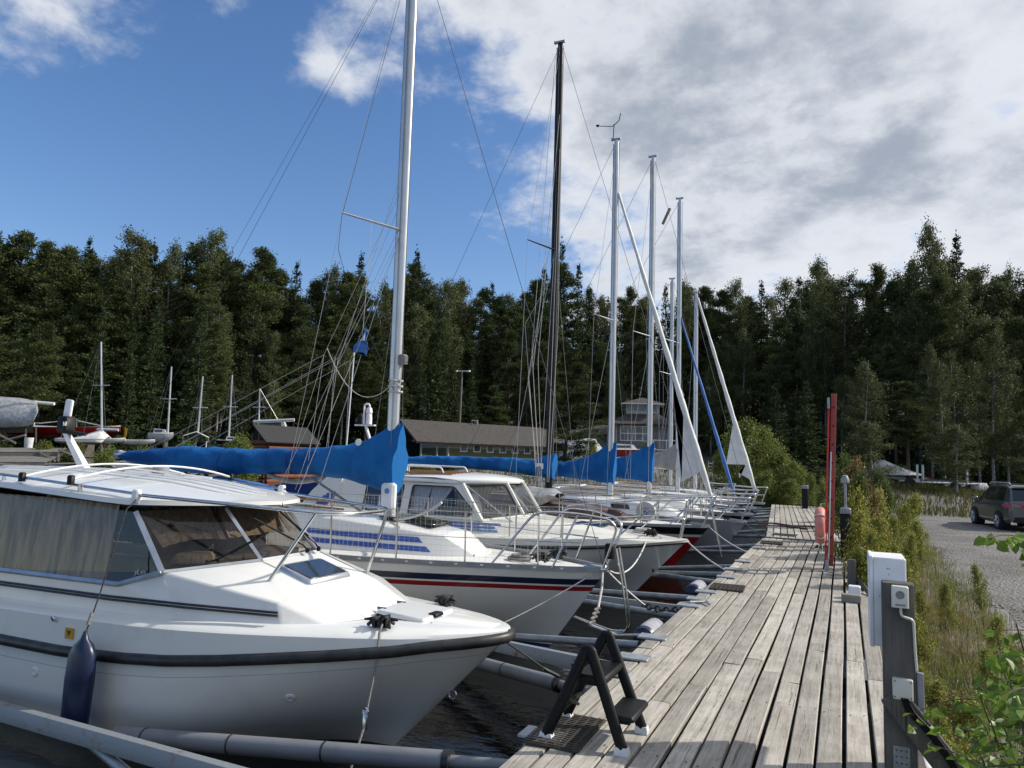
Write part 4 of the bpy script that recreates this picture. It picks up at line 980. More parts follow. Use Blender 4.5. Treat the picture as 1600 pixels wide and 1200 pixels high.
# ---------------------------------------------------------------- sailing boats and the second cruiser
PLAN = [(0, .012), (.06, .06), (.18, .14), (.42, .26), (.8, .41), (1.25, .57), (1.75, .71), (2.4, .86), (3.2, .96), (4.4, 1.), (5.6, .98)]
def hull_for(Y0, xb, zb, L, hb, rake=.75, z_mid=0., bowlen=2.8, stern=.7):
    wt = [(xb - u, hb * k) for u, k in PLAN] + [(xb - L, hb * stern)]
    zt = [(xb, zb), (xb - 1.2, zb + .01 + z_mid * .4), (xb - 3, zb + z_mid), (xb - L * .7, zb + z_mid - .02), (xb - L, zb + z_mid + .03)]
    return Hull(Y0, wt, zt, rake, 2.5, 1.15, .3, bowlen)
def toe_rail(T, H, material, hgt=.035, inset=.012, name='toe_rail', light_dots=None):
    b = B(); R = H.rim(inset, .0, 40); rings = []
    for i, p in enumerate(R):
        t = Vector(R[min(i + 1, len(R) - 1)]) - Vector(R[max(i - 1, 0)]); t.z = 0; t.normalize(); n = Vector((t.y, -t.x, 0)); p = Vector(p)
        rings.append([p + n * a + Vector((0, 0, c)) for a, c in ((.016, -.02), (.016, hgt), (-.010, hgt), (-.010, -.02))])
    b.loft(rings)
    if light_dots:  # white patches painted for the light seen through the rail slots
        d = b
        for x in np.arange(H.xb - L_(H) * .75, H.xb - .3, light_dots):
            p = Vector(H.edge(x, 1, inset, .012)); q = Vector(H.edge(x + .05, 1, inset, .012)); t = (q - p).normalized(); n = Vector((t.y, -t.x, 0))
            d.poly([p + n * .0185 + Vector((0, 0, -.009)), p + n * .0185 + t * .035 + Vector((0, 0, -.009)), p + n * .0185 + t * .035 + Vector((0, 0, .009)), p + n * .0185 + Vector((0, 0, .009))], 1)
    return b.build(name, [material, M['white_paint']], T, 50)
def L_(H): return H.xb - H.xa
def rigging(T, H, mx, Y0, zt, spr, chain=.92, aft=.25, r=.0035, forestay=True, back=True, frac=1.0):
    top = (mx, Y0, zt - .04); hd = (mx + .02, Y0, H.z(mx) + (zt - H.z(mx)) * frac)
    if forestay: line(T, 'forestay', [hd, (H.xb - .05, Y0, H.z(H.xb) + .05)], r, M['wire_dark'])
    if back: line(T, 'backstay', [top, (H.xa + .1, Y0, H.z(H.xa) + .05)], r, M['wire_dark'])
    for sd in (1, -1):
        c = H.edge(mx - aft, sd, .06); c2 = H.edge(mx - aft - .3, sd, .08); c3 = H.edge(mx + .25, sd, .08)
        if spr:
            z, ln, dx = spr; tip = (mx - dx, Y0 - sd * ln, z + .06)
            line(T, 'shroud', [hd, tip, c], r, M['wire']); line(T, 'shroud', [(mx, Y0 - sd * .05, z - .05), c2], r * .9, M['wire']); line(T, 'shroud', [(mx, Y0 - sd * .05, z - .1), c3], r * .9, M['wire'])
        else: line(T, 'shroud', [hd, c], r, M['wire'])
def sailboat(label, Y0, xb, zb, L, hb, drops, hm, hmats, boot, mast, cover=None, furl=None, tr=None, trmat='gelcoat', deckmat='deck_paint', spr=None, stripe=None, windows=True, zm=0., rake=.75, pul=True, group=None, r=.0045, sx=None, coach_h=.34, frac=1., cat='sailboat', forestay=True):
    T = thing('sailboat', (xb - L / 2, Y0, WL), label, cat, group)
    H = hull_for(Y0, xb, zb, L, hb, rake, zm); H.mesh(drops, hm, boot, len(hmats) - 2, 'hull', [M[k] for k in hmats], T)
    H.deck(T, M[deckmat]); toe_rail(T, H, M['grey_plastic'])
    mx, zt, mm = mast; zd = zb + zm
    st = tr or [(xb - 1.55, hb * .22, hb * .18, zd, zd + .04), (xb - 1.9, hb * .36, hb * .27, zd, zd + coach_h * .6), (xb - 2.6, hb * .5, hb * .4, zd, zd + coach_h * .85), (xb - 4, hb * .62, hb * .5, zd, zd + coach_h), (xb - L * .68, hb * .64, hb * .52, zd, zd + coach_h + .03)]
    tk = trunk(T, Y0, st, M[trmat])
    if windows:
        for x0, x1 in ((st[-1][0] + .3, st[-1][0] + 1.0), (st[-1][0] + 1.2, st[-1][0] + 1.8), (st[2][0] - .55, st[2][0] - .1)):
            for sd in (1, -1): B().poly(side_panel(st, Y0, x0, x1, .38, .82, sd, .008, .06)).build('window', M['glass_dark'], T, 0)
    if stripe:
        for f0, f1, mt in stripe: B().poly(side_panel(st, Y0, st[-1][0] + .3, st[2][0], f0, f1, 1, .005)).build('side_stripe', M[mt], T, 0)
    ck = B().bbox(((st[-1][0] + xb - L) / 2, Y0, zd + .06), (st[-1][0] - xb + L - .5, hb * 1.05, .22), b=.04); ck.build('cockpit_coaming', M['gelcoat'], T)
    B().bbox((st[-1][0] - .02, Y0, zd + coach_h * .55), (.05, hb * .5, coach_h * .9), b=.01).build('companionway', M['brown_wood'], T)
    B().bbox((st[2][0] - .3, Y0, st[2][4] + .05), (.45, .42, .035), b=.012).build('deck_hatch', M['glass_dark'], T)
    for sd in (1, -1): B().tube([(st[-1][0] + .2, Y0 - sd * hb * .3, st[-1][4] + .07), (st[2][0] - .6, Y0 - sd * hb * .28, st[3][4] + .06)], .014, 5).build('hand_rail', M['teak'], T)
    mz = lerp_tab([(a[0], a[4]) for a in st], mx)
    make_mast(T, (mx, Y0, mz), (mx, Y0, zt), M[mm], spreaders=[(spr[0], spr[1], spr[2], True)] if spr else ())
    rigging(T, H, mx, Y0, zt, spr, r=r, frac=frac, forestay=forestay)
    if cover: boom_cover(T, mx, Y0, cover[0], .17, M[cover[1]], seed=int(Y0 * 10))
    if furl: furled(T, *furl)
    if pul:
        pulpit(T, H, 1.15, .56, .12); stanchions(T, H, sx or [xb - 1.2, xb - 2.7, xb - 4.2, xb - 5.7, xb - L + .6], .56)
        s = B(); xa = H.xa + .05; w = H.w(xa) - .08; z = H.z(xa); s.tube(rounded([(xa + .7, Y0 - w - .05, z), (xa + .7, Y0 - w - .05, z + .58), (xa, Y0 - w, z + .6), (xa, Y0 + w, z + .6), (xa + .7, Y0 + w + .05, z + .58), (xa + .7, Y0 + w + .05, z)], .1), .013, 6); s.build('stern_rail', M['stainless'], T)
    for q in (.2, -.2): cleat(T, (xb - .45, Y0 + q * .6, zb + .03), .2, rope=False, s=.9)
    return T, H

def STD_COVER(L, z0, top):
    hi = lambda z, d, m: max(top - d, z + m)
    return [(0, z0, top), (.15, z0 + .01, top - .03), (.4, z0 + .05, hi(z0 + .05, .22, .36)), (.8, z0 + .1, hi(z0 + .1, .42, .33)), (1.3, z0 + .13, hi(z0 + .13, .55, .30)), (2.2, z0 + .15, hi(z0 + .15, .6, .28)), (L * .8, z0 + .16, hi(z0 + .16, .7, .26)), (L, z0 + .2, z0 + .38)]

def boat_two():
    Y0 = 7.88; xb = -2.36
    T = thing('sailboat', (-6, Y0, WL), 'white sailboat with navy and red hull stripes and a long blue boom cover', 'sailboat')
    H = hull_for(Y0, xb, .315, 8.2, 1.2, .72, .02)
    H.mesh([0, .105, .172, .192, .242, .245], [0, 1, 0, 2, 0], 3, 0, 'hull', [M['gelcoat'], M['navy'], M['stripe_red'], M['boot_blue']], T)
    H.deck(T, M['deck_paint']); toe_rail(T, H, M['grey_plastic'], .035, .008, light_dots=.26)
    st = [(-3.86, .24, .20, .34, .37), (-4.2, .46, .33, .34, .575), (-4.75, .60, .45, .34, .64), (-5.5, .72, .55, .34, .70), (-6.5, .80, .62, .34, .74), (-7.6, .84, .66, .34, .77)]
    tk = trunk(T, Y0, st, M['gelcoat'], bev=.045)
    for z0, z1, xa, xe in ((.525, .58, -5.95, -4.42), (.43, .482, -5.95, -4.30)):
        def pt(x, z):
            g = [lerp_tab([(s[0], s[i]) for s in st], x) for i in range(1, 5)]; f = (z - g[2]) / (g[3] - g[2]); return (x, Y0 - (g[0] + (g[1] - g[0]) * f) - .006, z)
        n = 10; rows = [[pt(xa + (xe - xa) * k / n - (0.0), z0 - .035 * k / n), pt(xa + (xe - xa - .07) * k / n, z1 - .03 * k / n)] for k in range(n + 1)]
        b = B().loft(rows, False, False); b.build('side_stripe', M['stripe_blue'], T, 0)
    B().bbox((-4.62, Y0, .695), (.42, .46, .03), b=.012, rot=Matrix.Rotation(.1, 3, 'Y')).build('deck_hatch', M['glass_dark'], T)
    for h in (.16, -.16): B().bbox((-5.0, Y0 - h, .735), (.30, .24, .022), b=.01).build('solar_panel', M['glass_dark'], T)
    for h in (.42, -.42): B().tube([(-7.2, Y0 - h, .84), (-5.6, Y0 - h * .9, .80)], .014, 5).build('hand_rail', M['teak'], T)
    ck = B().bbox((-9.0, Y0, .38), (2.6, 1.5, .24), b=.04); ck.build('cockpit_coaming', M['gelcoat'], T)
    sh = B(); rows = []
    for k in range(9):
        a = math.pi * k / 8; rows.append([(-7.4 + .10 * math.sin(a), Y0 - .62 * math.cos(a), .76), (-7.55, Y0 - .58 * math.cos(a), .78 + .26 * math.sin(a) ** .5), (-8.1, Y0 - .56 * math.cos(a), .80 + .30 * math.sin(a) ** .5)])
    sh.loft(rows, False, False); sh.build('spray_hood', M['tarp_blue'], T, 60, solid=.01)
    rows = [[(-7.40 + .10 * math.sin(math.pi * k / 8), Y0 - .63 * math.cos(math.pi * k / 8), .765), (-7.54, Y0 - .59 * math.cos(math.pi * k / 8), .77 + .20 * math.sin(math.pi * k / 8) ** .5)] for k in range(9)]
    B().loft([[(p[0] + .02, p[1], p[2]) for p in r] for r in rows], False, False).build('hood_window', M['vinyl_clear'], T, 60)
    mx = -5.18; m = make_mast(T, (mx, Y0, .68), (mx - .03, Y0, 8.6), M['mast_paint'], .08, .058, [(4.38, .72, .42, True)])
    B().bbox((mx + .11, Y0 - .03, 2.69), (.10, .10, .12), b=.015).build('deck_lamp', M['rope_grey'], m)
    B().bbox((mx + .155, Y0 - .03, 2.69), (.03, .085, .085), b=.01).build('lamp_glass', M['glass_clear'], m)
    for z in (2.35, 2.42, 2.28): B().torus((mx, Y0, z), .088, .012, 16, 6, squash=1).build('halyard_turn', M['rope_white'], m)
    line(m, 'halyard', sag((mx + .10, Y0 - .05, 2.3), (mx + .10, Y0 - .02, 2.75), 0, 2) , .009, M['rope_white'])
    B().bbox((mx + .045, Y0 - .105, .98), (.20, .10, .32), b=.03).build('mast_box', M['white_paint'], m)
    B().lathe((mx + .05, Y0 - .156, 1.04), [(.035, 0), (.035, -.004), (.02, -.005)], 12, axis='Y').build('sticker', M['stripe_light_blue'], m)
    tab = [(0, 1.0, 1.90), (.10, 1.01, 1.89), (.22, 1.04, 1.80), (.45, 1.09, 1.68), (.8, 1.15, 1.59), (1.2, 1.19, 1.55), (1.8, 1.19, 1.52), (2.7, 1.14, 1.50), (3.5, 1.12, 1.52), (4.2, 1.17, 1.47), (4.7, 1.24, 1.42), (4.86, 1.28, 1.38)]
    cv = boom_cover(T, mx, Y0, tab, .21, M['canvas_blue'], seed=4)
    B().lathe((mx - .42, Y0 - .145, 1.63), [(.045, 0), (.045, -.006), (.02, -.01)], 14, axis='Y').build('cover_badge', M['sailcloth'], cv)
    sl = B(); pts = [(mx - 1.05 - .9 * k / 8, Y0 - .02, 1.175 - .07 * math.sin(math.pi * k / 8) - .02) for k in range(9)]; sl.tube(pts, .045, 8, sq=.7); sl.build('loose_sail', M['canvas_grey'], T)
    r = .0036
    line(T, 'forestay', [(mx, Y0, 8.55), (xb - .04, Y0, .36)], r, M['wire_dark']); line(T, 'backstay', [(mx - .05, Y0, 8.55), (-10.45, Y0, .4)], r, M['wire_dark']); line(T, 'backstay', [(mx - .05, Y0 - .02, 8.5), (-10.35, Y0 - .4, .4)], r * .8, M['wire_dark'])
    for sd in (1, -1):
        tip = (mx - .42, Y0 - sd * .72, 4.44); c = H.edge(mx - .85, sd, .06); c2 = H.edge(mx - 1.2, sd, .08); c3 = H.edge(mx - .5, sd, .06)
        line(T, 'shroud', [(mx - .02, Y0 - sd * .04, 8.5), tip, c], r, M['wire']); line(T, 'shroud', [(mx - .01, Y0 - sd * .05, 4.3), c2], r, M['wire']); line(T, 'shroud', [(mx - .01, Y0 - sd * .05, 4.3), c3], r, M['wire'])
        line(T, 'halyard', [(mx - .02, Y0 - sd * .05, 8.2), (mx - .44, Y0 - sd * .70, 4.40), (mx - .50, Y0 - sd * .66, 4.0), (mx - .38, Y0 - sd * .55, 3.5), (mx - .15, Y0 - sd * .2, 2.75), (mx + .02, Y0 - sd * .07, 2.3)], .004, M['wire_dark'])
    # lazy jacks: from the mast to two nodes, then down to the boom
    for sd in (1, -1):
        n1 = (mx - 1.06, Y0 - sd * .12, 2.77); n2 = (mx - .82, Y0 - sd * .13, 2.72)
        for nn, z0, feet in ((n1, 4.9, ((-9.4, 1.40), (-6.55, 1.52), (-6.35, 1.18))), (n2, 4.4, ((-8.7, 1.50), (-6.05, 1.56)))):
            line(T, 'lazy_jack', [(mx - .03, Y0 - sd * .05, z0), nn], .0032, M['rope_white'])
            for fx, fz in feet: line(T, 'lazy_jack', [nn, (fx, Y0 - sd * .2, fz)], .0032, M['rope_white'])
    line(T, 'topping_lift', [(mx - .03, Y0 - .02, 5.2), (mx - 1.25, Y0 - .3, 1.0)], .0035, M['rope_white'])
    line(T, 'slack_rope', sag((mx - 1.03, Y0 - .1, 2.86), (mx - .02, Y0 - .07, 2.36), .36, 12), .005, M['rope_white'])
    line(T, 'flag_halyard', [(mx - .2, Y0 - .4, 4.40), (mx - .15, Y0 - .55, 2.9), (mx - .75, Y0 - .95, .8)], .0035, M['rope_white'])
    fl = B(); rows = []
    for k in range(9):
        q = k / 8 * .8; wv = .03 * math.sin(q * 9); rows.append([(mx - .15 - .16 * q + wv, Y0 - .53 + .05 * math.sin(q * 6), 3.02 - .38 * q), (mx - .06 - .06 * q - wv, Y0 - .55 - .04 * math.sin(q * 7), 2.98 - .34 * q - .10 * (k % 2) * q)])
    fl.loft(rows, False, False); fo = fl.build('pennant', M['furl_blue'], T, 60, solid=.004)
    B().loft([[(p[0] + .003, p[1] - .012, p[2]) for p in r] for r in rows[1:5]], False, False).build('pennant_band', M['sailcloth'], fo, 60)
    # main sheet and vang lines below the boom
    for q in (0, .03, .06): line(T, 'main_sheet', [(-6.38, Y0 - .05 - q, 1.16), (-5.45, Y0 - .2 - q, .78)], .006, M['rope_grey'])
    # netting along the starboard and port guard rails
    for sd in (1, -1):
        xs = [-3.02, -3.75, -4.48, -5.25, -6.1, -7.0]; b = B(); n = 70
        def P(x, f): p = H.edge(x, sd, .06); return Vector((p[0], p[1] - sd * .02 * f, p[2] + .56 * f + .03))
        for i in range(n + 1):
            x = -2.95 - 4.05 * i / n; b.tube([P(x + .02 * math.sin(i), .0), P(x, .5), P(x + .012 * math.sin(i * 2.), .98)], .0010, 3, caps=False)
        for k in range(11): b.tube([P(-2.95 - 4.05 * i / 20, k / 10.2 + .012 * math.sin(i * 1.7 + k)) for i in range(21)], .0010, 3, caps=False)
        b.build('guard_net', M['net'], T, 0)
        stanchions(T, H, xs, .57, sides=(sd,))
    line(T, 'white_hose', sag((-4.9, Y0 - .3, .72), (-4.2, 7.45, .96), .05), .016, M['rope_white'], 6)
    # split pulpit
    b = B(); q = lambda x, h, z: (x, Y0 - h, z)
    for sd in (1, -1):
        b.tube(rounded([q(-3.50, sd * .55, .33), q(-3.02, sd * .47, .93), q(-2.62, sd * .30, .925), q(-2.30, sd * .14, .87), q(-2.22, sd * .11, .78), q(-2.38, sd * .06, .34)], .13), .0135, 7)
        b.tube([q(-2.85, sd * .38, .34), q(-2.60, sd * .28, .925)], .012, 7); b.tube([q(-3.05, sd * .47, .62), q(-2.55, sd * .28, .62)], .009, 6)
    b.build('pulpit', M['stainless'], T, 60)
    B().bbox(q(-2.33, .0, .52), (.10, .10, .16), b=.02).build('bow_light', M['black_plastic'], T)
    # folding ladder hanging from the bow
    b = B()
    for h in (.055, -.055): b.tube(rounded([q(-2.24, h, .56), q(-2.16, h, .15), q(-2.10, h, -.24), q(-2.14, h, -.31), q(-2.30, h * .8, -.33), q(-2.72, h * .2, -.22)], .07), .0115, 7)
    for x, z in ((-2.19, .30), (-2.14, .02), (-2.30, -.335)): b.tube([q(x, .055, z), q(x, -.055, z)], .010, 6)
    b.build('bow_ladder', M['stainless'], T, 60)
    cleat(T, (-3.05, Y0 - .20, .36), .3, s=1.3); cleat(T, (-3.0, Y0 + .2, .36), -.3, s=1.3)
    B().torus((-3.35, Y0 - .1, .37), .12, .02, 18, 6).torus((-3.33, Y0 - .1, .40), .10, .02, 18, 6).build('rope_coil', M['rope_grey'], T)
    B().bbox((xb - .12, Y0, .345), (.26, .14, .05), b=.015).build('bow_fitting', M['stainless'], T)
    return H
H2 = boat_two()

def cruiser_two():
    Y0 = 11.65
    T = thing('motor_cruiser', (-6, Y0, WL), 'cream cabin cruiser with teak roof slats and blue side stripes, between two sailboats', 'motor boat')
    wt = [(-9.8, 1.2), (-7.5, 1.38), (-6, 1.38), (-4.95, 1.28), (-4.3, 1.17), (-3.6, .98), (-3.2, .80), (-2.84, .58), (-2.6, .40), (-2.4, .23), (-2.27, .10), (-2.2, .015)]
    zt = [(-9.8, .17), (-7, .155), (-4.95, .165), (-3.6, .215), (-2.84, .265), (-2.2, .32)]
    H = Hull(Y0, wt, zt, .95, 2.4, 1.2, .35, 2.6)
    H.mesh([0, .02, .045, .05], [0, 1, 0], 0, 0, 'hull', [M['gelcoat'], M['rubber']], T)
    R = H.rim(-.01, -.03, 40); B().tube(R, .028, 6).build('rub_rail', M['rubber'], T)
    rows = []
    for x in H.stations(44):
        w = H.w(x); z = H.z(x); k = min(1, w / .5); u = .10 * smooth(-2.2, -3.4, x) + .01
        half = [(w - .003, z - .01), (w - .015 * k, z + u - .02), (w - .05 * k, z + u), (w * .5, z + u + .02 * k), (0, z + u + .03 * k)]
        rows.append([(x, Y0 - a, c) for a, c in half] + [(x, Y0 + a, c) for a, c in reversed(half[:-1])])
    B().loft(rows, False, False).build('deck', M['gelcoat_cream'], T, 30)
    q = lambda x, h, z: (x, Y0 - h, z); s_ = lambda p: (p[0], Y0 - p[1], p[2]); m_ = lambda p: (p[0], Y0 + p[1], p[2])
    # foredeck hump and cabin
    E0, E1, E2, E3 = (-8.0, 1.18, .25), (-5.2, 1.10, .26), (-4.0, .80, .30), (-3.1, .40, .345)
    F0, F1, F2 = (-8.0, 1.12, .50), (-5.28, .98, .475), (-3.7, .52, .41)
    W1 = (-4.80, .38, .545); T2 = (-5.72, .82, 1.03); V1 = (-5.15, .34, 1.07); T0 = (-8.0, .98, 1.03); N2 = (-3.0, .22, .355); N1 = (-3.6, .30, .44)
    b = B(); mirror(b, Y0, [[E0, E1, F1, F0], [E1, E2, F2, F1], [E2, E3, F2], [F1, F2, N1, W1], [F2, E3, N2, N1]])
    b.poly([s_(W1), s_(N1), m_(N1), m_(W1)]); b.poly([s_(N1), s_(N2), m_(N2), m_(N1)])
    bevel(weld(b).build('cabin_side', M['gelcoat_cream'], T, 0), .04, 3, 12)
    def wall(x, z): f = (z - .49) / (1.03 - .49); w0 = lerp_tab([(-8, 1.12), (-5.28, .98)], x); w1 = lerp_tab([(-8, .98), (-5.72, .82)], x); return w0 + (w1 - w0) * f
    for sd, g in ((1, s_), (-1, m_)):
        # upper side wall as a frame round two window openings
        wa = [(-6.62, .53), (-6.62, .985), (-5.86, .985), (-5.42, .60), (-5.50, .53)]; wb = [(-7.5, .53), (-7.5, .985), (-6.78, .985), (-6.78, .53)]
        fr = B(); Wp = lambda x, z, o=0: g((x, wall(x, z) + o, z))
        for quad in ([(-8, .49), (-7.5, .53), (-7.5, .985), (-8, 1.03)], [(-8, 1.03), (-7.5, .985), (-6.78, .985), (-6.7, 1.03)], [(-6.7, 1.03), (-6.78, .985), (-6.78, .53), (-6.62, .53), (-6.62, .985)], [(-6.7, 1.03), (-6.62, .985), (-5.86, .985), (-5.72, 1.03)],
                     [(-5.72, 1.03), (-5.86, .985), (-5.42, .60), (-5.28, .478)], [(-5.28, .478), (-5.42, .60), (-5.50, .53)], [(-5.28, .478), (-5.50, .53), (-6.62, .53), (-6.78, .53), (-7.5, .53), (-8, .49)]):
            fr.poly([Wp(*p) for p in quad])
        fr.build('cabin_side', M['gelcoat_cream'], T, 0, solid=.02)
        for pts, cu in ((wa, 'curtain_white'), (wb, 'curtain_blue')):
            B().poly([Wp(x, z, -.005) for x, z in pts]).build('side_window', M['glass_clear'], T, 0)
            e = B(); ring = [Wp(x, z, .008) for x, z in pts]; e.tube(rounded(ring + [ring[0]], .05, 3), .013, 5); e.build('window_seal', M['rubber'], T)
        for (x0, x1, top1, cu) in ((-6.62, -6.38, -6.30, 'curtain_white'), (-6.30, -6.18, -5.9, 'curtain_white'), (-7.5, -6.8, -6.8, 'curtain_blue')):
            c = B(); c.loft([[Wp(x0 + (x1 - x0) * k / 8, .53, -.07 + .02 * (k % 2)), Wp(x0 + (top1 - x0) * k / 8, .985, -.07 + .02 * (k % 2))] for k in range(9)], False, False); c.build('curtain', M[cu], T, 60)
        B().poly([g(p) for p in (inset_poly([F1, W1, V1, T2], .12))]).build('windscreen', M['glass_clear'], T, 0)
        e = B(); ring = [g(p) for p in inset_poly([F1, W1, V1, T2], .12)]; e.tube(rounded(ring + [ring[0]], .06, 3), .014, 5); e.build('window_seal', M['rubber'], T)
        f = B(); f.tube([g(F1), g(T2)], .045, 6); f.tube([g(W1), g(V1)], .032, 6); f.tube([g(F1), g(W1)], .03, 5); f.build('windscreen_pillar', M['gelcoat_cream'], T)
        c = B(); c.loft([[Vector(g(T2)) + (Vector(g(V1)) - Vector(g(T2))) * (.1 + .35 * k / 6) + Vector((-.12, 0, -.03)), Vector(g(F1)) + (Vector(g(W1)) - Vector(g(F1))) * (.1 + .12 * k / 6) + Vector((-.15 - .02 * (k % 2), 0, .12))] for k in range(7)], False, False); c.build('curtain', M['curtain_white'], T, 60)
    B().poly(inset_poly([s_(W1), m_(W1), m_(V1), s_(V1)], .1)).build('windscreen', M['glass_clear'], T, 0)
    B().tube([s_(W1), m_(W1)], .03, 5).build('windscreen_pillar', M['gelcoat_cream'], T)
    rows = []
    for x, w, e, c in ((-8.1, .98, 1.02, 1.10), (-7, .95, 1.04, 1.15), (-6.3, .91, 1.05, 1.19), (-5.85, .86, 1.04, 1.20), (-5.5, .72, 1.05, 1.185), (-5.25, .50, 1.06, 1.15), (-5.1, .28, 1.06, 1.12), (-5.04, .04, 1.06, 1.08)):
        hs = [-1, -.96, -.8, -.5, 0, .5, .8, .96, 1]; rows.append([(x, Y0 + w * k, e + .03 + (c - e - .03) * (1 - k * k) ** .7 if abs(k) < 1 else e) for k in hs])
    B().loft(rows, False, False).build('roof', M['gelcoat'], T, 40, solid=.03)
    tk = B()
    for k in range(13): h = -.55 + 1.1 * k / 12; tk.box((-6.55, Y0 - h, 1.19 - .07 * abs(h) ** 1.5 + .02), (1.25 - .5 * abs(h), .065, .018))
    tk.build('teak_slats', M['teak'], T, 0)
    rr = B().tube(rounded([q(-7.6, .45, 1.15), q(-7.6, .45, 1.30), q(-6.35, .45, 1.29), q(-6.3, .45, 1.19)], .06), .016, 6); rr.tube([q(-7.0, .45, 1.16), q(-7.0, .45, 1.3)], .012, 5); rr.tube(rounded([q(-7.6, -.45, 1.15), q(-7.6, -.45, 1.30), q(-6.35, -.45, 1.29), q(-6.3, -.45, 1.19)], .06), .016, 6); rr.build('roof_rack', M['white_paint'], T)
    for sd in (1, -1): B().tube(rounded([q(-7.5, sd * .90, 1.10), q(-6.2, sd * .88, 1.12), q(-5.75, sd * .82, 1.08), q(-4.75, sd * .78, .42)], .12), .014, 6).build('hand_rail', M['stainless'], T)
    line(T, 'hanging_rope', [q(-6.95, .93, 1.1), q(-6.97, .99, .95), q(-7.0, 1.03, .72), q(-6.93, 1.04, .6)], .02, M['rope_dark'], 6)
    for k, (z, x1, mt) in enumerate(((.415, -4.95, 'stripe_blue'), (.365, -4.86, 'stripe_blue'), (.315, -4.78, 'stripe_light_blue'))):
        def wl(x, z): f = (z - .26) / (.48 - .26); return lerp_tab([(-8, 1.18), (-5.2, 1.10), (-4, .80)], x) * (1 - f) + lerp_tab([(-8, 1.12), (-5.28, .98), (-3.7, .52)], x) * f + .008
        xs = list(np.linspace(-7.2, x1, 12)); B().loft([[q(x, wl(x, z), z), q(x - .03 * (i == 11), wl(x, z + .035), z + .035)] for i, x in enumerate(xs)], False, False).build('side_stripe', M[mt], T, 0)
    # cockpit end: slanting wing with a blue mark, navy canvas
    for sd in (1, -1):
        w = B().poly([q(-8.0, sd * 1.0, 1.05), q(-8.0, sd * 1.17, .26), q(-9.0, sd * 1.17, .26), q(-8.62, sd * 1.04, .80), q(-8.35, sd * .99, 1.05)]); w.build('cockpit_wing', M['gelcoat_cream'], T, 0, solid=.03)
    for k in range(4): B().poly([q(-8.55 + .10 * k, 1.185 - .012 * k - .05, .42 + .06 * k), q(-8.45 + .10 * k, 1.185 - .012 * k - .05, .42 + .06 * k), q(-8.28 + .07 * k, 1.115 - .02 * k, .68 + .04 * k), q(-8.36 + .06 * k, 1.115 - .02 * k, .70 + .04 * k)]).build('painted_mark', M['stripe_blue'], T, 0, solid=.06)
    cv = B(); rows = []
    for x, z, w in ((-8.3, 1.08, .98), (-8.9, 1.08, 1.02), (-9.5, .98, 1.0), (-9.9, .5, .95)):
        rows.append([(x, Y0 - w - .1, .3)] + [(x, Y0 + w * k, z - .12 * k * k + .01 * math.sin(9 * k + x * 5)) for k in (-1, -.6, -.2, .2, .6, 1)] + [(x, Y0 + w + .1, .3)])
    cv.loft(rows, False, False).build('cockpit_canvas', M['canvas_navy'], T, 40)
    lm = B().tube([q(-7.9, 0, 1.12), q(-8.28, 0, 2.0)], [.045, .03], 6); lmo = lm.build('slanting_arm', M['white_paint'], T)
    B().box(q(-8.3, 0, 2.02), (.45, .06, .03)).build('crossbar', M['white_paint'], lmo)
    B().lathe(q(-8.22, 0, 2.04), [(.06, 0), (.06, .12), (.05, .2), (.065, .22), (.05, .3), (.02, .33)], 12).build('mast_lamp', M['white_paint'], lmo)
    B().bbox(q(-8.42, 0, 2.14), (.10, .10, .2), b=.02).build('mast_horn', M['black_plastic'], lmo)
    B().tube(rounded([q(-8.30, .05, 2.04), q(-8.30, .05, 2.42), q(-8.18, .05, 2.42), q(-8.18, .05, 2.28)], .05), .02, 6).build('horn_pipe', M['white_paint'], lmo)
    line(T, 'aerial', [q(-8.5, .3, 1.1), q(-8.42, .3, 3.4)], .012, M['white_paint'], 5)
    B().lathe(q(-8.75, .2, 1.12), [(.18, 0), (.2, .05), (.2, .18), (.12, .2)], 16).build('red_tub', M['bright_red'], T); B().lathe(q(-8.55, .6, 1.1), [(.1, 0), (.12, .05), (.05, .12), (.01, .13)], 12).build('roof_dome', M['white_paint'], T)
    B().loft([[q(-7.55, .62, 1.12), q(-7.75, .62, 1.12), q(-7.75, .35, 1.12), q(-7.55, .35, 1.12)], [q(-7.62, .6, 1.38), q(-7.74, .6, 1.38), q(-7.74, .37, 1.38), q(-7.62, .37, 1.38)]]).build('searchlight', M['white_paint'], T)
    pulpit(T, H, 1.7, .58, .02); 
    stanchions(T, H, [-3.9, -4.7], .58, .08)
    cleat(T, (-2.75, Y0 - .15, .34), .2, s=1.4); 
    B().torus((-2.95, Y0 + .12, .38), .13, .024, 18, 6).torus((-2.93, Y0 + .12, .42), .11, .024, 18, 6).build('rope_coil', M['rope_white'], T)
    B().bbox((-3.75, Y0 - .05, .455), (.46, .42, .03), b=.012, rot=Matrix.Rotation(.08, 3, 'Y')).build('deck_hatch', M['glass_dark'], T)
    B().lathe((-2.62, Y0 - .40, -.12), [(.03, 0), (.045, -.03), (.01, -.04)], 10, axis='X').build('hull_plug', M['rubber'], T)
    for P0, P1, P2 in ((q(-5.0, .62, .54), q(-4.98, .6, .58), q(-5.02, .42, .74)), (q(-4.75, .1, .56), q(-4.75, .1, .6), q(-4.86, -.15, .72))): B().tube([P0, P1, P2], [.014, .01, .006], 5).build('wiper', M['black_plastic'], T)
    return H
H3 = cruiser_two()

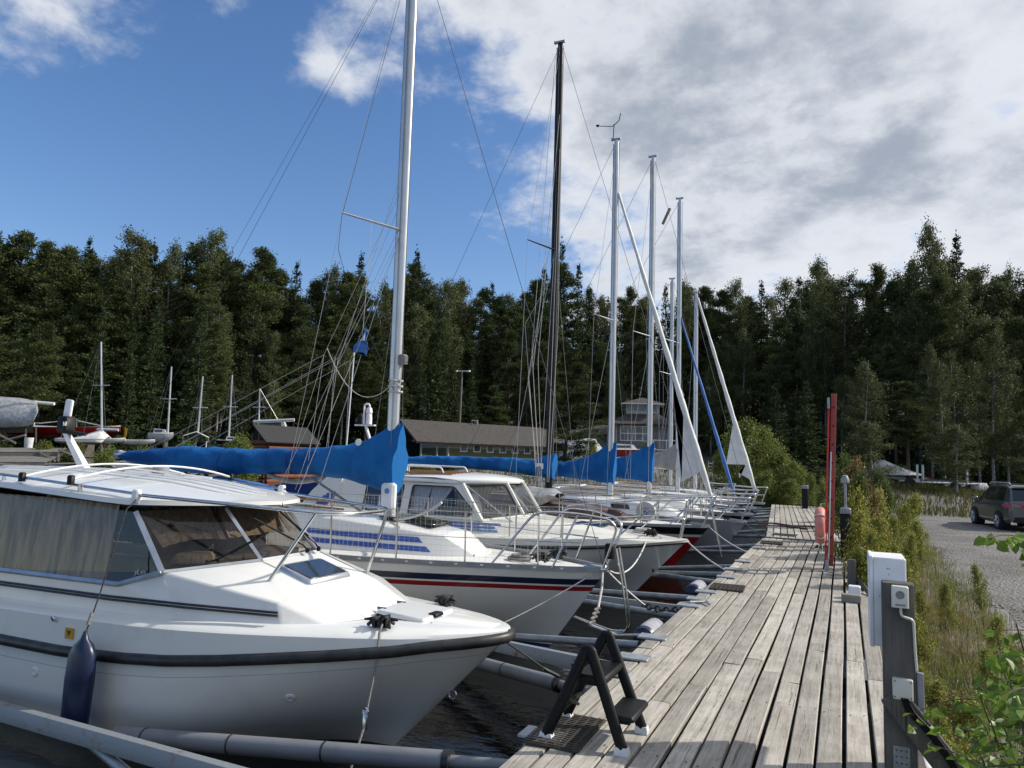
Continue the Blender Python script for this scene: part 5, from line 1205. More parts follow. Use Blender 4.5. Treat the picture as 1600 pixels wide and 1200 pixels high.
# red hulled sailboat with a black mast
T4, H4 = sailboat('red hulled sailboat with black mast and brown wooden cabin side', 14.9, -2.40, .27, 8.6, 1.35, [0, .16, .21, .215], [0, 1, 2], ['mast_black', 'gelcoat', 'hull_red', 'navy'][:3] + ['navy'], 3, (-5.78, 10.95, 'mast_black'),
                  (STD_COVER(3.7, 1.06, 1.62), 'canvas_blue'), spr=(6.1, .75, .35), trmat='brown_wood', rake=.85, windows=True, r=.0045)
def extras_four():
    Y0 = 14.9; q = lambda x, h, z: (x, Y0 - h, z)
    w = B().torus(q(-3.55, .45, .52), .10, .09, 20, 8, 'Y').lathe(q(-3.55, .45, .52), [(.19, -.05), (.205, 0), (.19, .05)], 22, axis='Y'); w.build('rope_reel', M['rope_white'], T4)
    B().lathe(q(-3.55, .51, .52), [(.08, 0), (.075, -.012), (.03, -.014)], 16, axis='Y').build('reel_hub', M['stripe_light_blue'], T4)
    B().bbox(q(-4.15, .6, .42), (.28, .18, .24), b=.02, rot=Matrix.Rotation(.3, 3, 'Y')).build('deck_box', M['brown_wood'], T4)
    for k, (dx, zt, fx) in enumerate(((-.10, 6.2, -.75), (-.06, 7.8, -.55), (.05, 9.2, -.35), (-.09, 10.6, -.62), (.08, 8.4, .25), (.10, 10.4, .45), (-.08, 5.4, -.95))):
        line(T4, 'halyard', [(-5.78 + dx, Y0 - .07, zt), (-5.78 + fx * .55, Y0 - .35, 3.2 + .2 * k), (-5.78 + fx * .2, Y0 - .25, 1.0)], .0055, M['rope_white'])
    cv = B(); rows = []
    for k in range(8):
        a = k / 7; rows.append([(-6.2 + .9 * a, Y0 - .62 + .14 * math.sin(a * 8 + j) * .2 + .28 * math.cos(j * 1.05) , .74 + .2 * math.sin(j * 1.05) * math.sin(math.pi * (.12 + .8 * a)) + .03 * math.sin(a * 9)) for j in range(7)])
    cv.loft(rows, False, False).build('deck_bundle', M['tarp_silver'], T4, 60)
    B().bbox((-5.95 , Y0 - .135, 1.33), (.16, .012, .12), b=.003).build('cover_patch', M['sailcloth'], T4)
    # loose ladder of two tubes hanging from the bow rail
    b = B()
    for h in (.05, -.05): b.tube([q(-2.36, h, .62), q(-2.30, h, .3), q(-2.16, h, -.28)], .013, 6)
    for k in range(3): b.tube([q(-2.30 + .05 * k, .05, .25 - .22 * k), q(-2.30 + .05 * k, -.05, .25 - .22 * k)], .009, 5)
    b.build('bow_ladder', M['stainless'], T4)
extras_four()
T5, H5 = sailboat('pale grey sailboat with slanting furled white headsail over the bow', 18.7, -2.15, .12, 8.4, 1.32, [0, .02, .03], [0, 0], ['gelcoat_grey', 'gelcoat_grey', 'boot_blue'][:2] + ['boot_blue'], 2, (-5.54, 10.2, 'mast_paint'),
                  (STD_COVER(2.9, .88, 1.98), 'canvas_blue'), ((-2.93, 18.7, .50), (-5.46, 18.7, 8.7), .085, M['sailcloth'], [(.10, .42, (-3.66, 18.7, 3.2), (-3.86, 18.7, 1.35), (-3.70, 18.7, 1.02))]), spr=(5.2, .75, .3), r=.005, zm=.08, forestay=False)
T6, H6 = sailboat('white sailboat with navy sheer stripe and bare forestay, third mast beyond the black one', 22.0, -2.36, .10, 8.6, 1.35, [0, .05, .15, .155], [0, 1, 0], ['gelcoat', 'navy', 'gelcoat', 'boot_blue'], 3, (-5.32, 11.0, 'mast_paint'),
                  (STD_COVER(2.6, .86, 2.08), 'canvas_blue'), spr=(5.3, .8, .35), r=.0055, zm=.08)
letters(T6, 'U  11321', .16, (-5.9, 22 - .945, .33), (1, 0, 0), (0, .25, 1), M['text_dark'])
T7, H7 = sailboat('white sailboat with grey boom cover and blue furled headsail', 25.3, -2.62, .10, 8.6, 1.35, [0, .06, .13, .135], [0, 1, 0], ['gelcoat', 'stripe_blue', 'gelcoat', 'boot_blue'], 3, (-5.14, 10.75, 'mast_paint'),
                  (STD_COVER(3.4, 1.2, 2.2), 'canvas_grey'), ((-3.30, 25.3, .55), (-5.08, 25.3, 6.5), .065, M['furl_blue']), spr=(5.6, .8, .35), r=.006, zm=.08, frac=.62, forestay=False)
T8, H8 = sailboat('white sailboat with white furled headsail nearest the dock end', 28.4, -2.62, .12, 8.2, 1.35, [0, .05, .12, .125], [0, 1, 0], ['gelcoat', 'navy', 'gelcoat', 'boot_blue'], 3, (-5.12, 8.05, 'mast_paint'),
                  (STD_COVER(2.6, 1.1, 1.9), 'sailcloth'), ((-2.95, 28.4, .55), (-5.06, 28.4, 7.85), .10, M['sailcloth'], [(.13, .36, (-3.98, 28.4, 1.50)), (.05, .14, (-3.5, 28.4, 1.0), (-3.55, 28.4, 1.2))]), r=.006, zm=.08, forestay=False)
T9, H9 = sailboat('white sailboat half hidden beyond the dock end with slim bare mast', 31.9, -4.2, .10, 8.0, 1.3, [0, .05, .10, .105], [0, 1, 0], ['gelcoat', 'stripe_blue', 'gelcoat', 'boot_blue'], 3, (-6.79, 9.55, 'mast_paint'), (STD_COVER(2.6, 1.2, 1.9), 'canvas_navy'), spr=(5.3, .8, .35), r=.006, zm=.08)
def wind_gear():
    # wind instrument on the pale grey boat's masthead, small radar reflector on a backstay
    x, Y, z = -5.54, 18.7, 10.25
    b = B().tube([(x - .1, Y, z), (x - .08, Y, z + .42)], .012, 5); b.tube([(x - .12, Y, z + .36), (x + .06, Y, z + .50), (x + .1, Y, z + .7)], .012, 5); b.tube([(x - .12, Y, z + .36), (x - .55, Y, z + .44)], .010, 5); b.lathe((x - .55, Y, z + .42), [(.03, 0), (.05, .04), (.01, .06)], 8)
    b.build('wind_sensor', M['black_plastic'], T5)
    B().tube([(-5.75, 25.3 , 9.9), (-5.50, 25.3, 10.45)], .055, 8).build('radar_reflector', M['rope_grey'], T7)
wind_gear()
# ---------------------------------------------------------------- things on and round the dock
def step_stool():
    T = thing('step_stool', (-1.26, 4.02, 0), 'black plastic two-step stool with white feet standing on the dock edge', 'step stool')
    def frame(y, xl, xr, xa, za, name='side_frame'):
        pts = rounded([(xl, y, .03), (xa - .012, y, za + .05), (xa + .012, y, za + .05), (xr, y, .03)], .075, 8)
        n = len(pts); b = B().tube(pts, [.031 - .006 * math.sin(math.pi * k / (n - 1)) for k in range(n)], 12, sq=.8); return b.build(name, M['black_plastic'], T, 60)
    frame(3.85, -1.47, -1.055, -1.245, .45); frame(4.20, -1.485, -1.04, -1.25, .455)
    for x, y in ((-1.47, 3.85), (-1.055, 3.85), (-1.485, 4.2), (-1.04, 4.2)):
        B().loft([[(x + a * s, y + b_ * s, z) for a, b_ in ((-.036, -.026), (.036, -.026), (.036, .026), (-.036, .026))] for s, z in ((1, .0), (1, .022), (.85, .04))]).build('foot', M['white_paint'], T, 30)
    st = B().bbox((-1.235, 4.025, .352), (.17, .34, .028), b=.012); st.box((-1.235, 4.025, .325), (.13, .30, .03)); st.build('seat', M['black_plastic'], T)
    st = B().bbox((-1.075, 4.025, .172), (.15, .33, .026), b=.012); st.box((-1.075, 4.025, .15), (.10, .29, .02)); st.build('step', M['black_plastic'], T)
    B().tube([(-1.40, 3.86, .16), (-1.40, 4.19, .16)], .014, 8).tube([(-1.36, 3.87, .22), (-1.41, 4.19, .10)], .010, 6).build('cross_brace', M['black_plastic'], T)
step_stool()
def rubber_mat(c, size, rz, label, m='mat_brown'):
    b = B().box((c[0], c[1], .010), (size[0], size[1], .012), rz)
    n = int(size[1] / .028); R = Matrix.Rotation(rz, 3, 'Z')
    for k in range(n): b.box(Vector((c[0], c[1], .019)) + R @ Vector((0, -size[1] / 2 + .014 + k * .028, 0)), (size[0] - .01, .012, .006), rz)
    for k in range(int(size[0] / .05)): b.box(Vector((c[0], c[1], .0178)) + R @ Vector((-size[0] / 2 + .025 + k * .05, 0, 0)), (.012, size[1] - .01, .006), rz)
    tag(b.build('rubber_mat', M[m], smooth=0), label, 'mat')
rubber_mat((-1.415, 4.0), (.31, .52), .02, 'brown ribbed mat under the black step stool')
rubber_mat((-1.30, 9.43), (.39, .46), .05, 'brown mat flat on the planks between the stool and the red ladder')
rubber_mat((-1.28, 15.3), (.40, .5), .05, 'brown mat just before the dock joint')
rubber_mat((-1.18, 17.2), (.48, .55), -.08, 'brown mat on the far dock section just past the joint')

def utility_post():
    T = thing('utility_post', (.25, 4.37, -.6), 'grey timber post with sockets and a diagonal brace at right edge of the dock', 'post')
    B().bbox((.247, 4.37, .16), (.148, .11, 1.52), b=.006).build('post', M['post_wood'], T)
    d = Vector((.235, 0, -.30)).normalized(); Rm = Matrix((Vector((0, 1, 0)).cross(d) * 1, Vector((0, 1, 0)), d)).transposed()
    B().bbox((.40, 4.30, .13), (.125, .045, .62), b=.005, rot=Rm).build('brace', M['post_wood'], T)
    B().box((.44, 4.30, -.12), (.12, .05, .45)).build('stub_board', M['post_wood'], T)
    s = B().bbox((.2525, 4.292, .86), (.078, .046, .105), b=.006); so_ = s.build('socket', M['off_white'], T)
    R = Matrix.Rotation(math.radians(90), 3, 'X')
    B().lathe((.2525, 4.2685, .872), [(.020, 0), (.020, .003), (.016, .004), (.015, .001), (.006, .001)], 18, R=R).build('socket_face', M['grey_plastic'], so_); B().box((.2525, 4.268, .822), (.045, .004, .008)).build('label_slot', M['grey_plastic'], so_)
    B().tube(rounded([(.255, 4.29, .81), (.255, 4.29, .765), (.312, 4.30, .75), (.316, 4.31, .6), (.322, 4.31, .5)], .02), .0065, 7).build('conduit', M['off_white'], T)
    j = B().bbox((.257, 4.295, .41), (.092, .04, .098), b=.005); jo = j.build('junction_box', M['off_white'], T)
    sc = B()
    for a in (-.036, .036):
        for c in (-.039, .039): sc.lathe((.257 + a, 4.2745, .41 + c), [(.0045, 0), (.0045, .0015)], 8, R=R)
    sc.build('screw', M['rope_grey'], jo)
    B().bbox((.338, 4.33, .37), (.032, .03, .24), b=.004).build('cable_duct', M['grey_plastic'], T)
    c = B()
    for k in range(3): c.tube(rounded([(.25 + .012 * k, 4.275, .37), (.27 + .015 * k, 4.262, .31), (.36 + .01 * k, 4.262, .22 + .008 * k), (.46 + .01 * k, 4.262, .08 + .01 * k), (.52, 4.25, -.1)], .05), .0055, 6)
    c.build('cable', M['black_plastic'], T)
    p = B().box((.247, 4.312, .06), (.075, .004, .13)).build('nail_plate', M['galvanised'], T, 0)
    h = B()
    for a in (-.022, 0, .022):
        for c_ in (-.045, -.015, .015, .045): h.lathe((.247 + a, 4.3095, .06 + c_), [(.004, 0), (.004, .001)], 8, R=R)
    h.build('nail_hole', M['rope_dark'], p, 0)
    C = thing('electric_cabinet', (.2, 4.6, .57), 'white metal electric cabinet fixed behind the grey timber post', 'cabinet')
    B().bbox((.215, 4.60, .80), (.160, .29, .46), b=.006).build('cabinet_body', M['white_paint'], C)
    B().bbox((.128, 4.60, .80), (.020, .30, .47), b=.004).build('door', M['white_paint'], C)
    B().box((.139, 4.60, .80), (.006, .285, .455)).build('door_seal', M['rubber'], C, 0)
    sc = B()
    for a, z in ((.205, .975), (.215, .975), (.212, .945), (.175, .84), (.165, .83)): sc.lathe((a, 4.4545, z), [(.003, 0), (.003, .001)], 6, R=R)
    sc.build('rivet', M['rope_grey'], C, 0)
    # white pipe lying along the bank, short posts and block farther on
    o = B().tube([(.34, 12.4, .0), (.33, 11.2, -.06), (.30, 9.4, -.12), (.33, 7.8, -.1), (.36, 6, -.16), (.40, 4.7, -.12), (.50, 4.0, -.10), (.60, 3.5, -.16)], [.05, .055, .05, .05, .05, .05, .06, .06], 10).build('white_pipe', M['white_paint'])
    tag(o, 'white plastic pipe lying along the bank beside the dock', 'pipe')
    P = thing('bollard', (.05, 10.2, 0), 'low weathered timber stub with white block at the dock right edge', 'post')
    B().bbox((.08, 10.35, .10), (.10, .10, .52), b=.008).build('stub', M['post_wood'], P); B().bbox((.10, 9.62, .075), (.13, .14, .13), b=.01).build('white_block', M['white_paint'], P); B().bbox((.06, 9.3, .045), (.20, .13, .085), b=.008).build('wood_block', M['beam_wood'], P)
    B().tube([(.10, 10.6, .18), (.30, 9.7, -.02)], .03, 4).build('brace', M['post_wood'], P)
utility_post()
def red_ladder():
    T = thing('rescue_ladder', (-.2, 11.8, 0), 'tall narrow red rescue ladder standing upright on the dock', 'ladder')
    d = Vector((.075, 0, 2.5)).normalized(); Rm = Matrix((Vector((0, 1, 0)).cross(d), Vector((0, 1, 0)), d)).transposed()
    B().bbox((-.153, 11.80, 1.33), (.078, .035, 2.50), b=.004, rot=Rm).build('rail', M['ladder_red'], T); B().bbox((-.158, 12.12, 1.33), (.078, .035, 2.50), b=.004, rot=Rm).build('rail', M['ladder_red'], T)
    for k in range(9):
        z = .22 + .27 * k; x = -.153 + .03 * (z - 1.33)
        B().tube([(x, 11.775, z), (x + .005, 12.14, z)], .014, 8).build('rung', M['rope_dark'], T)
    B().bbox((-.222, 11.78, 1.24), (.026, .03, 2.36), b=.004, rot=Rm).build('pole', M['bright_red'], T)
    B().bbox((-.187, 11.785, .95), (.022, .025, 1.55), b=.004, rot=Rm).build('slider', M['aluminium'], T)
    B().bbox((-.19, 11.77, 2.44), (.036, .04, .16), b=.004).build('top_bracket', M['galvanised'], T)
    B().bbox((-.235, 11.78, .07), (.055, .06, .20), b=.005).box((-.235, 11.78, .008), (.16, .16, .012)).build('foot_bracket', M['galvanised'], T)
    L = thing('life_ring', (-.31, 11.62, .64), 'faded pink life ring seen edge-on hanging left of the red ladder', 'life ring')
    B().torus((-.315, 11.62, .665), .205, .062, 30, 12, 'X', squash=1.1).build('ring', M['ring_pink'], L, 60)
    for a in (.6, 2.5, 3.8, 5.6): B().torus((-.315, 11.62 + .205 * math.cos(a), .665 + .205 * math.sin(a)), .070, .008, 16, 6, 'Y', rot=Matrix.Rotation(a + 1.57, 3, 'X')).build('ring_band', M['rope_white'], L)
    line(L, 'ring_rope', [(-.30, 11.55, .52), (-.335, 11.5, .36), (-.325, 11.5, .22), (-.29, 11.52, .34), (-.285, 11.55, .55)], .008, M['rope_white'], 5)
    B().tube([(-.31, 11.85, .96), (-.31, 11.62, .95), (-.315, 11.62, .88)], .01, 5).tube([(-.24, 11.8, .96), (-.31, 11.85, .96)], .01, 5).build('hook', M['galvanised'], L)
    P = thing('dock_post', (.0, 13.4, 0), 'dark pedestal behind the red ladder with a grey cap', 'post')
    B().bbox((.02, 13.4, .36), (.16, .16, .8), b=.02).build('pedestal', M['black_plastic'], P); B().bbox((.02, 13.4, .80), (.17, .17, .09), b=.02).build('cap', M['grey_plastic'], P)
    B().tube([(.02, 13.4, .8), (.02, 13.4, 1.25)], .022, 8).lathe((.02, 13.4, 1.25), [(.06, 0), (.07, .05), (.04, .12), (.01, .13)], 12).build('lamp_head', M['galvanised'], P)
    P = thing('dock_post', (-1.27, 28.6, 0), 'dark square post with grey top at the far end of the dock', 'post')
    B().bbox((-1.27, 28.6, .32), (.20, .20, .8), b=.01).build('post', M['black_plastic'], P); B().bbox((-1.27, 28.6, .77), (.22, .22, .12), b=.02).build('cap', M['grey_plastic'], P)
    o = B().tube([(-2.0, 19.9, .03), (-1.6, 20.1, .03), (-1.2, 19.6, .035), (-.75, 19.9, .03), (-.35, 19.5, .03)], .03, 6).tube([(-1.9, 19.2, .03), (-1.3, 19.4, .03), (-.8, 19.0, .03)], .025, 6).build('coiled_hose', M['brown_wood'])
    tag(o, 'dark rope lying across the far dock section', 'rope')
red_ladder()

def boom_thing(a, b_, r, kind, label, seed=0):
    a, b_ = Vector(a), Vector(b_); T = thing('mooring_boom', tuple(b_), label, 'mooring boom', 'booms between the boats'); d = (b_ - a).normalized()
    if kind == 'beam':
        s = d.cross(Vector((0, 0, 1))).normalized(); u = s.cross(d); Rm = Matrix((d, -s, u)).transposed()
        B().bbox((a + b_) / 2, ((b_ - a).length, r * 1.2, r * 2), b=.006, rot=Rm).build('beam', M['galv_rust'], T)
    elif kind == 'padded':
        B().tube([a, b_ - d * .42], r, 14).build('padding', M['pvc_grey'], T); B().tube([b_ - d * .5, b_ + d * .05], r * .62, 12).build('pipe', M['pvc_grey'], T)
        L = (b_ - a).length
        for f in (.10, .38, .66): B().tube([a + d * (L - .42) * f, a + d * ((L - .42) * f + .012)], r + .003, 14).build('strap', M['rubber'], T)
        B().tube([b_ - d * .46, b_ - d * .42], r + .006, 14).build('end_collar', M['rubber'], T)
    else:
        B().tube([a, b_], r, 10).build('pipe', M['galvanised'], T)
        B().tube([a - d * .05, a + d * .05], r * 1.5, 10).build('end_float', M['rubber'], T)
    B().bbox((b_.x + .12, b_.y, .012), (.24, .16, .014), b=.003).build('hinge_plate', M['galvanised'], T)
    B().box((b_.x + .035, b_.y, -.085), (.02, .12, .13)).build('hinge_bracket', M['galvanised'], T)
    return T
t = boom_thing((-6.6, 3.50, -.40), (-1.62, 3.02, -.17), .052, 'beam', 'flat galvanised steel boom with rust spots in the lower left corner')
B().tube([(-4.38, 3.33, -.34), (-3.3, 3.08, -.45), (-1.7, 2.6, -.3)], .030, 10).build('brace_pipe', M['galvanised'], t)
boom_thing((-4.43, 3.60, -.42), (-1.62, 3.88, -.18), .058, 'padded', 'grey padded boom alongside the front cruiser')
boom_thing((-3.9, 6.65, -.44), (-1.62, 5.22, -.16), .056, 'padded', 'grey padded boom behind the black step stool')
boom_thing((-3.9, 7.05, -.38), (-1.60, 5.70, -.11), .055, 'beam', 'galvanised steel beam boom just beyond the padded one')
boom_thing((-4.2, 7.2, -.42), (-1.62, 6.42, -.07), .034, 'pipe', 'thin grey pipe boom under the bow of the striped sailboat')
boom_thing((-4.2, 10.1, -.44), (-1.62, 8.02, -.12), .034, 'pipe', 'thin pipe boom below the chained mooring line')
boom_thing((-4.2, 10.0, -.40), (-1.60, 8.45, -.13), .05, 'beam', 'weathered beam boom between two pipe booms')
boom_thing((-4.4, 10.1, -.36), (-1.60, 8.98, -.08), .034, 'pipe', 'thin grey pipe boom beside the cream cruiser bow')
for k, (y0, y1, x1) in enumerate(((12.9, 10.3, -1.56), (13.1, 12.1, -1.56), (12.7, 11.1, -1.58), (16.4, 14.2, -1.54), (16.6, 15.6, -1.5), (20.2, 17.6, -1.60), (20.4, 19.2, -1.72), (23.6, 20.9, -1.84), (23.8, 22.5, -1.96), (26.8, 24.1, -2.08), (27, 25.8, -2.2), (29.7, 27.3, -2.3), (29.9, 29.2, -2.44))):
    boom_thing((x1 - 2.0, y0, -.42), (x1, y1, -.08), .034 if k % 2 else .04, 'pipe', ('thin pipe boom from the dock edge beside the %s' % ('cream cruiser', 'cream cruiser', 'cream cruiser', 'red hulled boat', 'red hulled boat', 'pale grey boat', 'pale grey boat', 'navy striped boat', 'navy striped boat', 'boat with blue furled sail', 'boat with blue furled sail', 'last boat', 'last boat')[k]))

def rope(name, pts, r, m, label, cat='rope', seg=6):
    return tag(line(None, name, pts, r, M[m], seg), label, cat)
def moorings():
    T = thing('mooring_rope', (-1.6, 6.4, 0), 'white mooring line with grey twisted snubber from striped sailboat bow to dock', 'rope')
    line(T, 'rope', [(-2.40, 7.86, .33), (-2.36, 7.72, .16), (-2.33, 7.5, -.02)], .014, M['rope_white'], 7)
    pts = []
    for k in range(40): a = k * .62; f = k / 39; pts.append((-2.33 + .10 * f + .022 * math.cos(a), 7.5 - .55 * f + .02 * math.sin(a), -.02 - .06 * f))
    line(T, 'snubber', pts, .015, M['rope_grey'], 6); line(T, 'rope', [(-2.23, 6.95, -.08), (-1.9, 6.7, -.08), (-1.6, 6.45, .01)], .012, M['rope_white'], 6)
    T = thing('mooring_rope', (-1.5, 8.15, 0), 'white mooring line ending in a dark chain over the dock edge', 'rope')
    line(T, 'rope', sag((-2.38, 7.9, .32), (-2.02, 8.22, -.08), .015), .012, M['rope_white'], 6)
    ch = B()
    for k in range(13):
        f = k / 12; c = Vector((-2.02, 8.22, -.08)).lerp(Vector((-1.42, 8.15, .015)), f) - Vector((0, 0, .06 * math.sin(math.pi * f)))
        ch.torus(c, .030, .011, 12, 6, 'Y' if k % 2 else 'Z')
    ch.build('chain', M['rope_dark'], T); line(T, 'frayed_end', [(-1.62, 8.16, .0), (-1.5, 8.1, .03), (-1.36, 8.22, .03), (-1.3, 8.1, .025)], .014, M['rope_white'], 5)
    rope('mooring_rope', sag((-2.45, 7.8, .30), (-3.4, 7.0, -.30), .03), .008, 'rope_white', 'thin white rope slanting from striped sailboat bow down to the water side')
    rope('mooring_rope', sag((-2.22, 11.65, .30), (-1.55, 10.9, .02), .03), .012, 'rope_white', 'white bow line of the cream cruiser')
    rope('mooring_rope', sag((-2.34, 7.92, .30), (-2.78, 11.5, .37), .22), .011, 'rope_white', 'white line strung between the bows of the striped sailboat and the cream cruiser')
    rope('mooring_rope', sag((-2.42, 14.9, .28), (-1.52, 13.3, .02), .05), .012, 'rope_white', 'white bow line of the red hulled sailboat')
    rope('mooring_rope', sag((-2.18, 18.7, .12), (-1.5, 16.2, .02), .06), .014, 'rope_dark', 'dark bow line of the pale grey sailboat')
    rope('mooring_rope', sag((-2.4, 22, .1), (-1.9, 20.2, .03), .06), .014, 'rope_dark', 'dark bow line of the navy striped sailboat')
    T = thing('mooring_rope', (-2.9, 4.3, -.3), 'dark line from front cruiser cleat down to a hook on the boom', 'rope')
    line(T, 'rope', [(-2.83, 4.28, .36), (-2.80, 4.205, .32), (-2.79, 4.185, .18), (-2.77, 4.06, -.12)], .008, M['rope_grey'], 6); line(T, 'rope', [(-2.76, 4.02, -.22), (-2.74, 3.87, -.42)], .008, M['rope_grey'], 6)
    B().bbox((-2.765, 4.04, -.17), (.03, .02, .12), b=.005).torus((-2.765, 4.04, -.12), .02, .006, 10, 5, 'Y').build('snap_hook', M['stainless'], T)
    T = thing('mooring_rope', (-2.1, 5.2, -.2), 'bow line of the front cruiser with a wire hook to padded boom', 'rope')
    line(T, 'rope', [(-2.14, 4.8, .22), (-2.0, 5.2, -.04)], .007, M['rope_dark'], 6); line(T, 'rope', sag((-1.94, 5.3, -.10), (-1.6, 5.35, .0), .06), .008, M['rope_dark'], 6)
    B().tube([(-2.02, 5.19, -.03), (-1.94, 5.3, -.10)], .014, 8).build('snap_hook', M['stainless'], T)
    rope('rope_tangle', [(-1.75 + .10 * math.cos(k * 1.3) * (1 - k / 40), 5.3 + .07 * math.sin(k * 1.7), -.02 - .05 * math.cos(k * .9)) for k in range(26)], .011, 'rope_dark', 'tangle of dark rope at the padded boom end', 'rope', 5)
    for c, m_, lab in (((-1.68, 7.05, -.10), 'fender_grey', 'pale round fender hung along the dock edge beyond the stool'), ((-1.72, 9.7, -.10), 'fender_grey', 'pinkish grey fender at the dock edge beside the flat mat')):
        T = thing('fender', c, lab, 'fender'); c = Vector(c)
        B().lathe(c, [(.02, -.27), (.075, -.25), (.10, -.20), (.105, 0), (.10, .2), (.075, .25), (.02, .27)], 16, axis='Y').build('fender_body', M[m_], T); B().lathe(c + Vector((0, -.22, 0)), [(.03, -.065), (.094, -.03), (.108, .01)], 16, axis='Y').build('fender_end', M['fender_navy'], T)
    T = thing('fender', (-1.9, 8.0, .5), 'small navy fender hanging at the rail far left behind the boom end', 'fender')
    T.location = (-9.75, 8.3, .6); B().lathe((-9.75, 8.3, .78), [(.01, .22), (.02, .17), (.07, .12), (.075, -.1), (.06, -.17), (.02, -.2)], 12).build('fender_body', M['fender_navy'], T)
moorings()
# ---------------------------------------------------------------- buildings and boats on the far shore
def at_px(px, py, depth): return Vector((0, 0, EYE)) + ray_dir(px, py) * depth
def gz(p): return ground_z(p[0], p[1])
def boathouse():
    A = at_px(652, 720, 50); Bp = at_px(948, 728, 60); A.z = Bp.z = 0; u = (Bp - A).normalized(); w = Vector((-u.y, u.x, 0)); L = (Bp - A).length
    z0 = 1.05; T = thing('boathouse', (A.x, A.y, z0), 'long low green and white boathouse with brown roof and a row of small windows', 'building')
    P = lambda s, d, z: tuple(A + u * s + w * d + Vector((0, 0, z0 + z)))
    zs, zm, ze, zr = -.3, .95, 1.38, 2.85; D = 5.5; s0 = 2.3
    b = B(); b.poly([P(s0, 0, zs), P(L, 0, zs), P(L, 0, zm), P(s0, 0, zm)]); b.poly([P(s0, D, zs), P(s0, 0, zs), P(s0, 0, zm), P(s0, D, zm)]); b.poly([P(L, 0, zs), P(L, D, zs), P(L, D, zm), P(L, 0, zm)]); b.build('lower_wall', M['green_wall'], T, 0)
    b = B(); b.poly([P(s0, 0, zm), P(L, 0, zm), P(L, 0, ze), P(s0, 0, ze)]); b.poly([P(s0, D, zm), P(s0, 0, zm), P(s0, 0, ze), P(s0, D / 2, zr - .1), P(s0, D, ze)]); b.poly([P(L, 0, zm), P(L, D, zm), P(L, D, ze), P(L, D / 2, zr - .1), P(L, 0, ze)]); b.build('upper_wall', M['white_wall'], T, 0)
    b = B(); b.box(P(s0 + .06, -.03, .5), (.14, .14, 1.8)); b.build('corner_board', M['white_wall'], T)
    ov = .55; r = B(); r.loft([[P(-.4, -ov, ze - .12), P(-.1, D / 2, zr), P(-.4, D + ov, ze - .12)], [P(L + .4, -ov, ze - .12), P(L + .4, D / 2, zr), P(L + .4, D + ov, ze - .12)]], False, False); r.build('roof', M['roof_brown'], T, 0, solid=.14)
    n = 9; dW = (L * .62 - 1.0) / n
    for i in range(n + 2):
        s = s0 + 1.35 + i * 1.12; c0, c1, h0, h1 = s - .24, s + .24, .80, 1.22
        f = B(); f.loft([[P(c0 - .07, -.03, h0 - .07), P(c1 + .07, -.03, h0 - .07), P(c1 + .07, -.03, h1 + .07), P(c0 - .07, -.03, h1 + .07)], [P(c0, -.04, h0), P(c1, -.04, h0), P(c1, -.04, h1), P(c0, -.04, h1)]], True, False); fo = f.build('window', M['white_paint'], T, 0, solid=.03)
        B().poly([P(c0, -.02, h0), P(c1, -.02, h0), P(c1, -.02, h1), P(c0, -.02, h1)]).build('pane', M['glass_house'], fo, 0)
    for s in (.25, 1.5): B().box(P(s, .0, .5), (.10, .10, 1.75)).build('porch_post', M['white_wall'], T)
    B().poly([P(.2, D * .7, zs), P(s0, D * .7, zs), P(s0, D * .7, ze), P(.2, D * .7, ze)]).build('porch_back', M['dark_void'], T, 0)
    pr = B(); pr.box(P(.9, 0, .35), (1.3, .05, .06), rz=math.atan2(u.y, u.x)); pr.box(P(.9, .02, .05), (1.3, .04, .45), rz=math.atan2(u.y, u.x)); pr.build('porch_rail', M['grey_wall'], T)
    ch = B().tube([P(6.4, D / 2, zr - .1), P(6.4, D / 2, zr + .35)], .16, 8).tube([P(5.8, D / 2 - .3, zr - .3), P(5.8, D / 2 - .3, zr + .28), P(6.3, D / 2 - .3, zr + .28)], .04, 5); ch.build('roof_vent', M['grey_wall'], T)
    dw = at_px(812, 722, 49); l = thing('lamp_post', (0, 0, 0), 'tall grey lamp post with two heads behind the boathouse', 'lamp post'); p = at_px(716, 700, 66); p.z = gz(p); l.location = p
    B().tube([p, at_px(722, 580, 66)], [.13, .09], 8).build('pole', M['beam_wood'], l); t_ = at_px(722, 580, 66); hd = B().tube([t_ - RT * .5, t_ + RT * .5], .05, 6); hd.bbox(t_ + RT * .55, (.4, .3, .14), b=.03); hd.bbox(t_ - RT * .5, (.2, .2, .14), b=.03); hd.build('lamp_head', M['aluminium'], l)
boathouse()
def frustum(T, name, m, c, u, w0, d0, z0, w1, d1, z1, solid=0):
    v = Vector((-u.y, u.x, 0)); R = lambda a, b_, z: tuple(Vector((c.x, c.y, 0)) + u * a + v * b_ + Vector((0, 0, z)))
    return B().loft([[R(-w0, -d0, z0), R(w0, -d0, z0), R(w0, d0, z0), R(-w0, d0, z0)], [R(-w1, -d1, z1), R(w1, -d1, z1), R(w1, d1, z1), R(-w1, d1, z1)]]).build(name, m, T, 0)
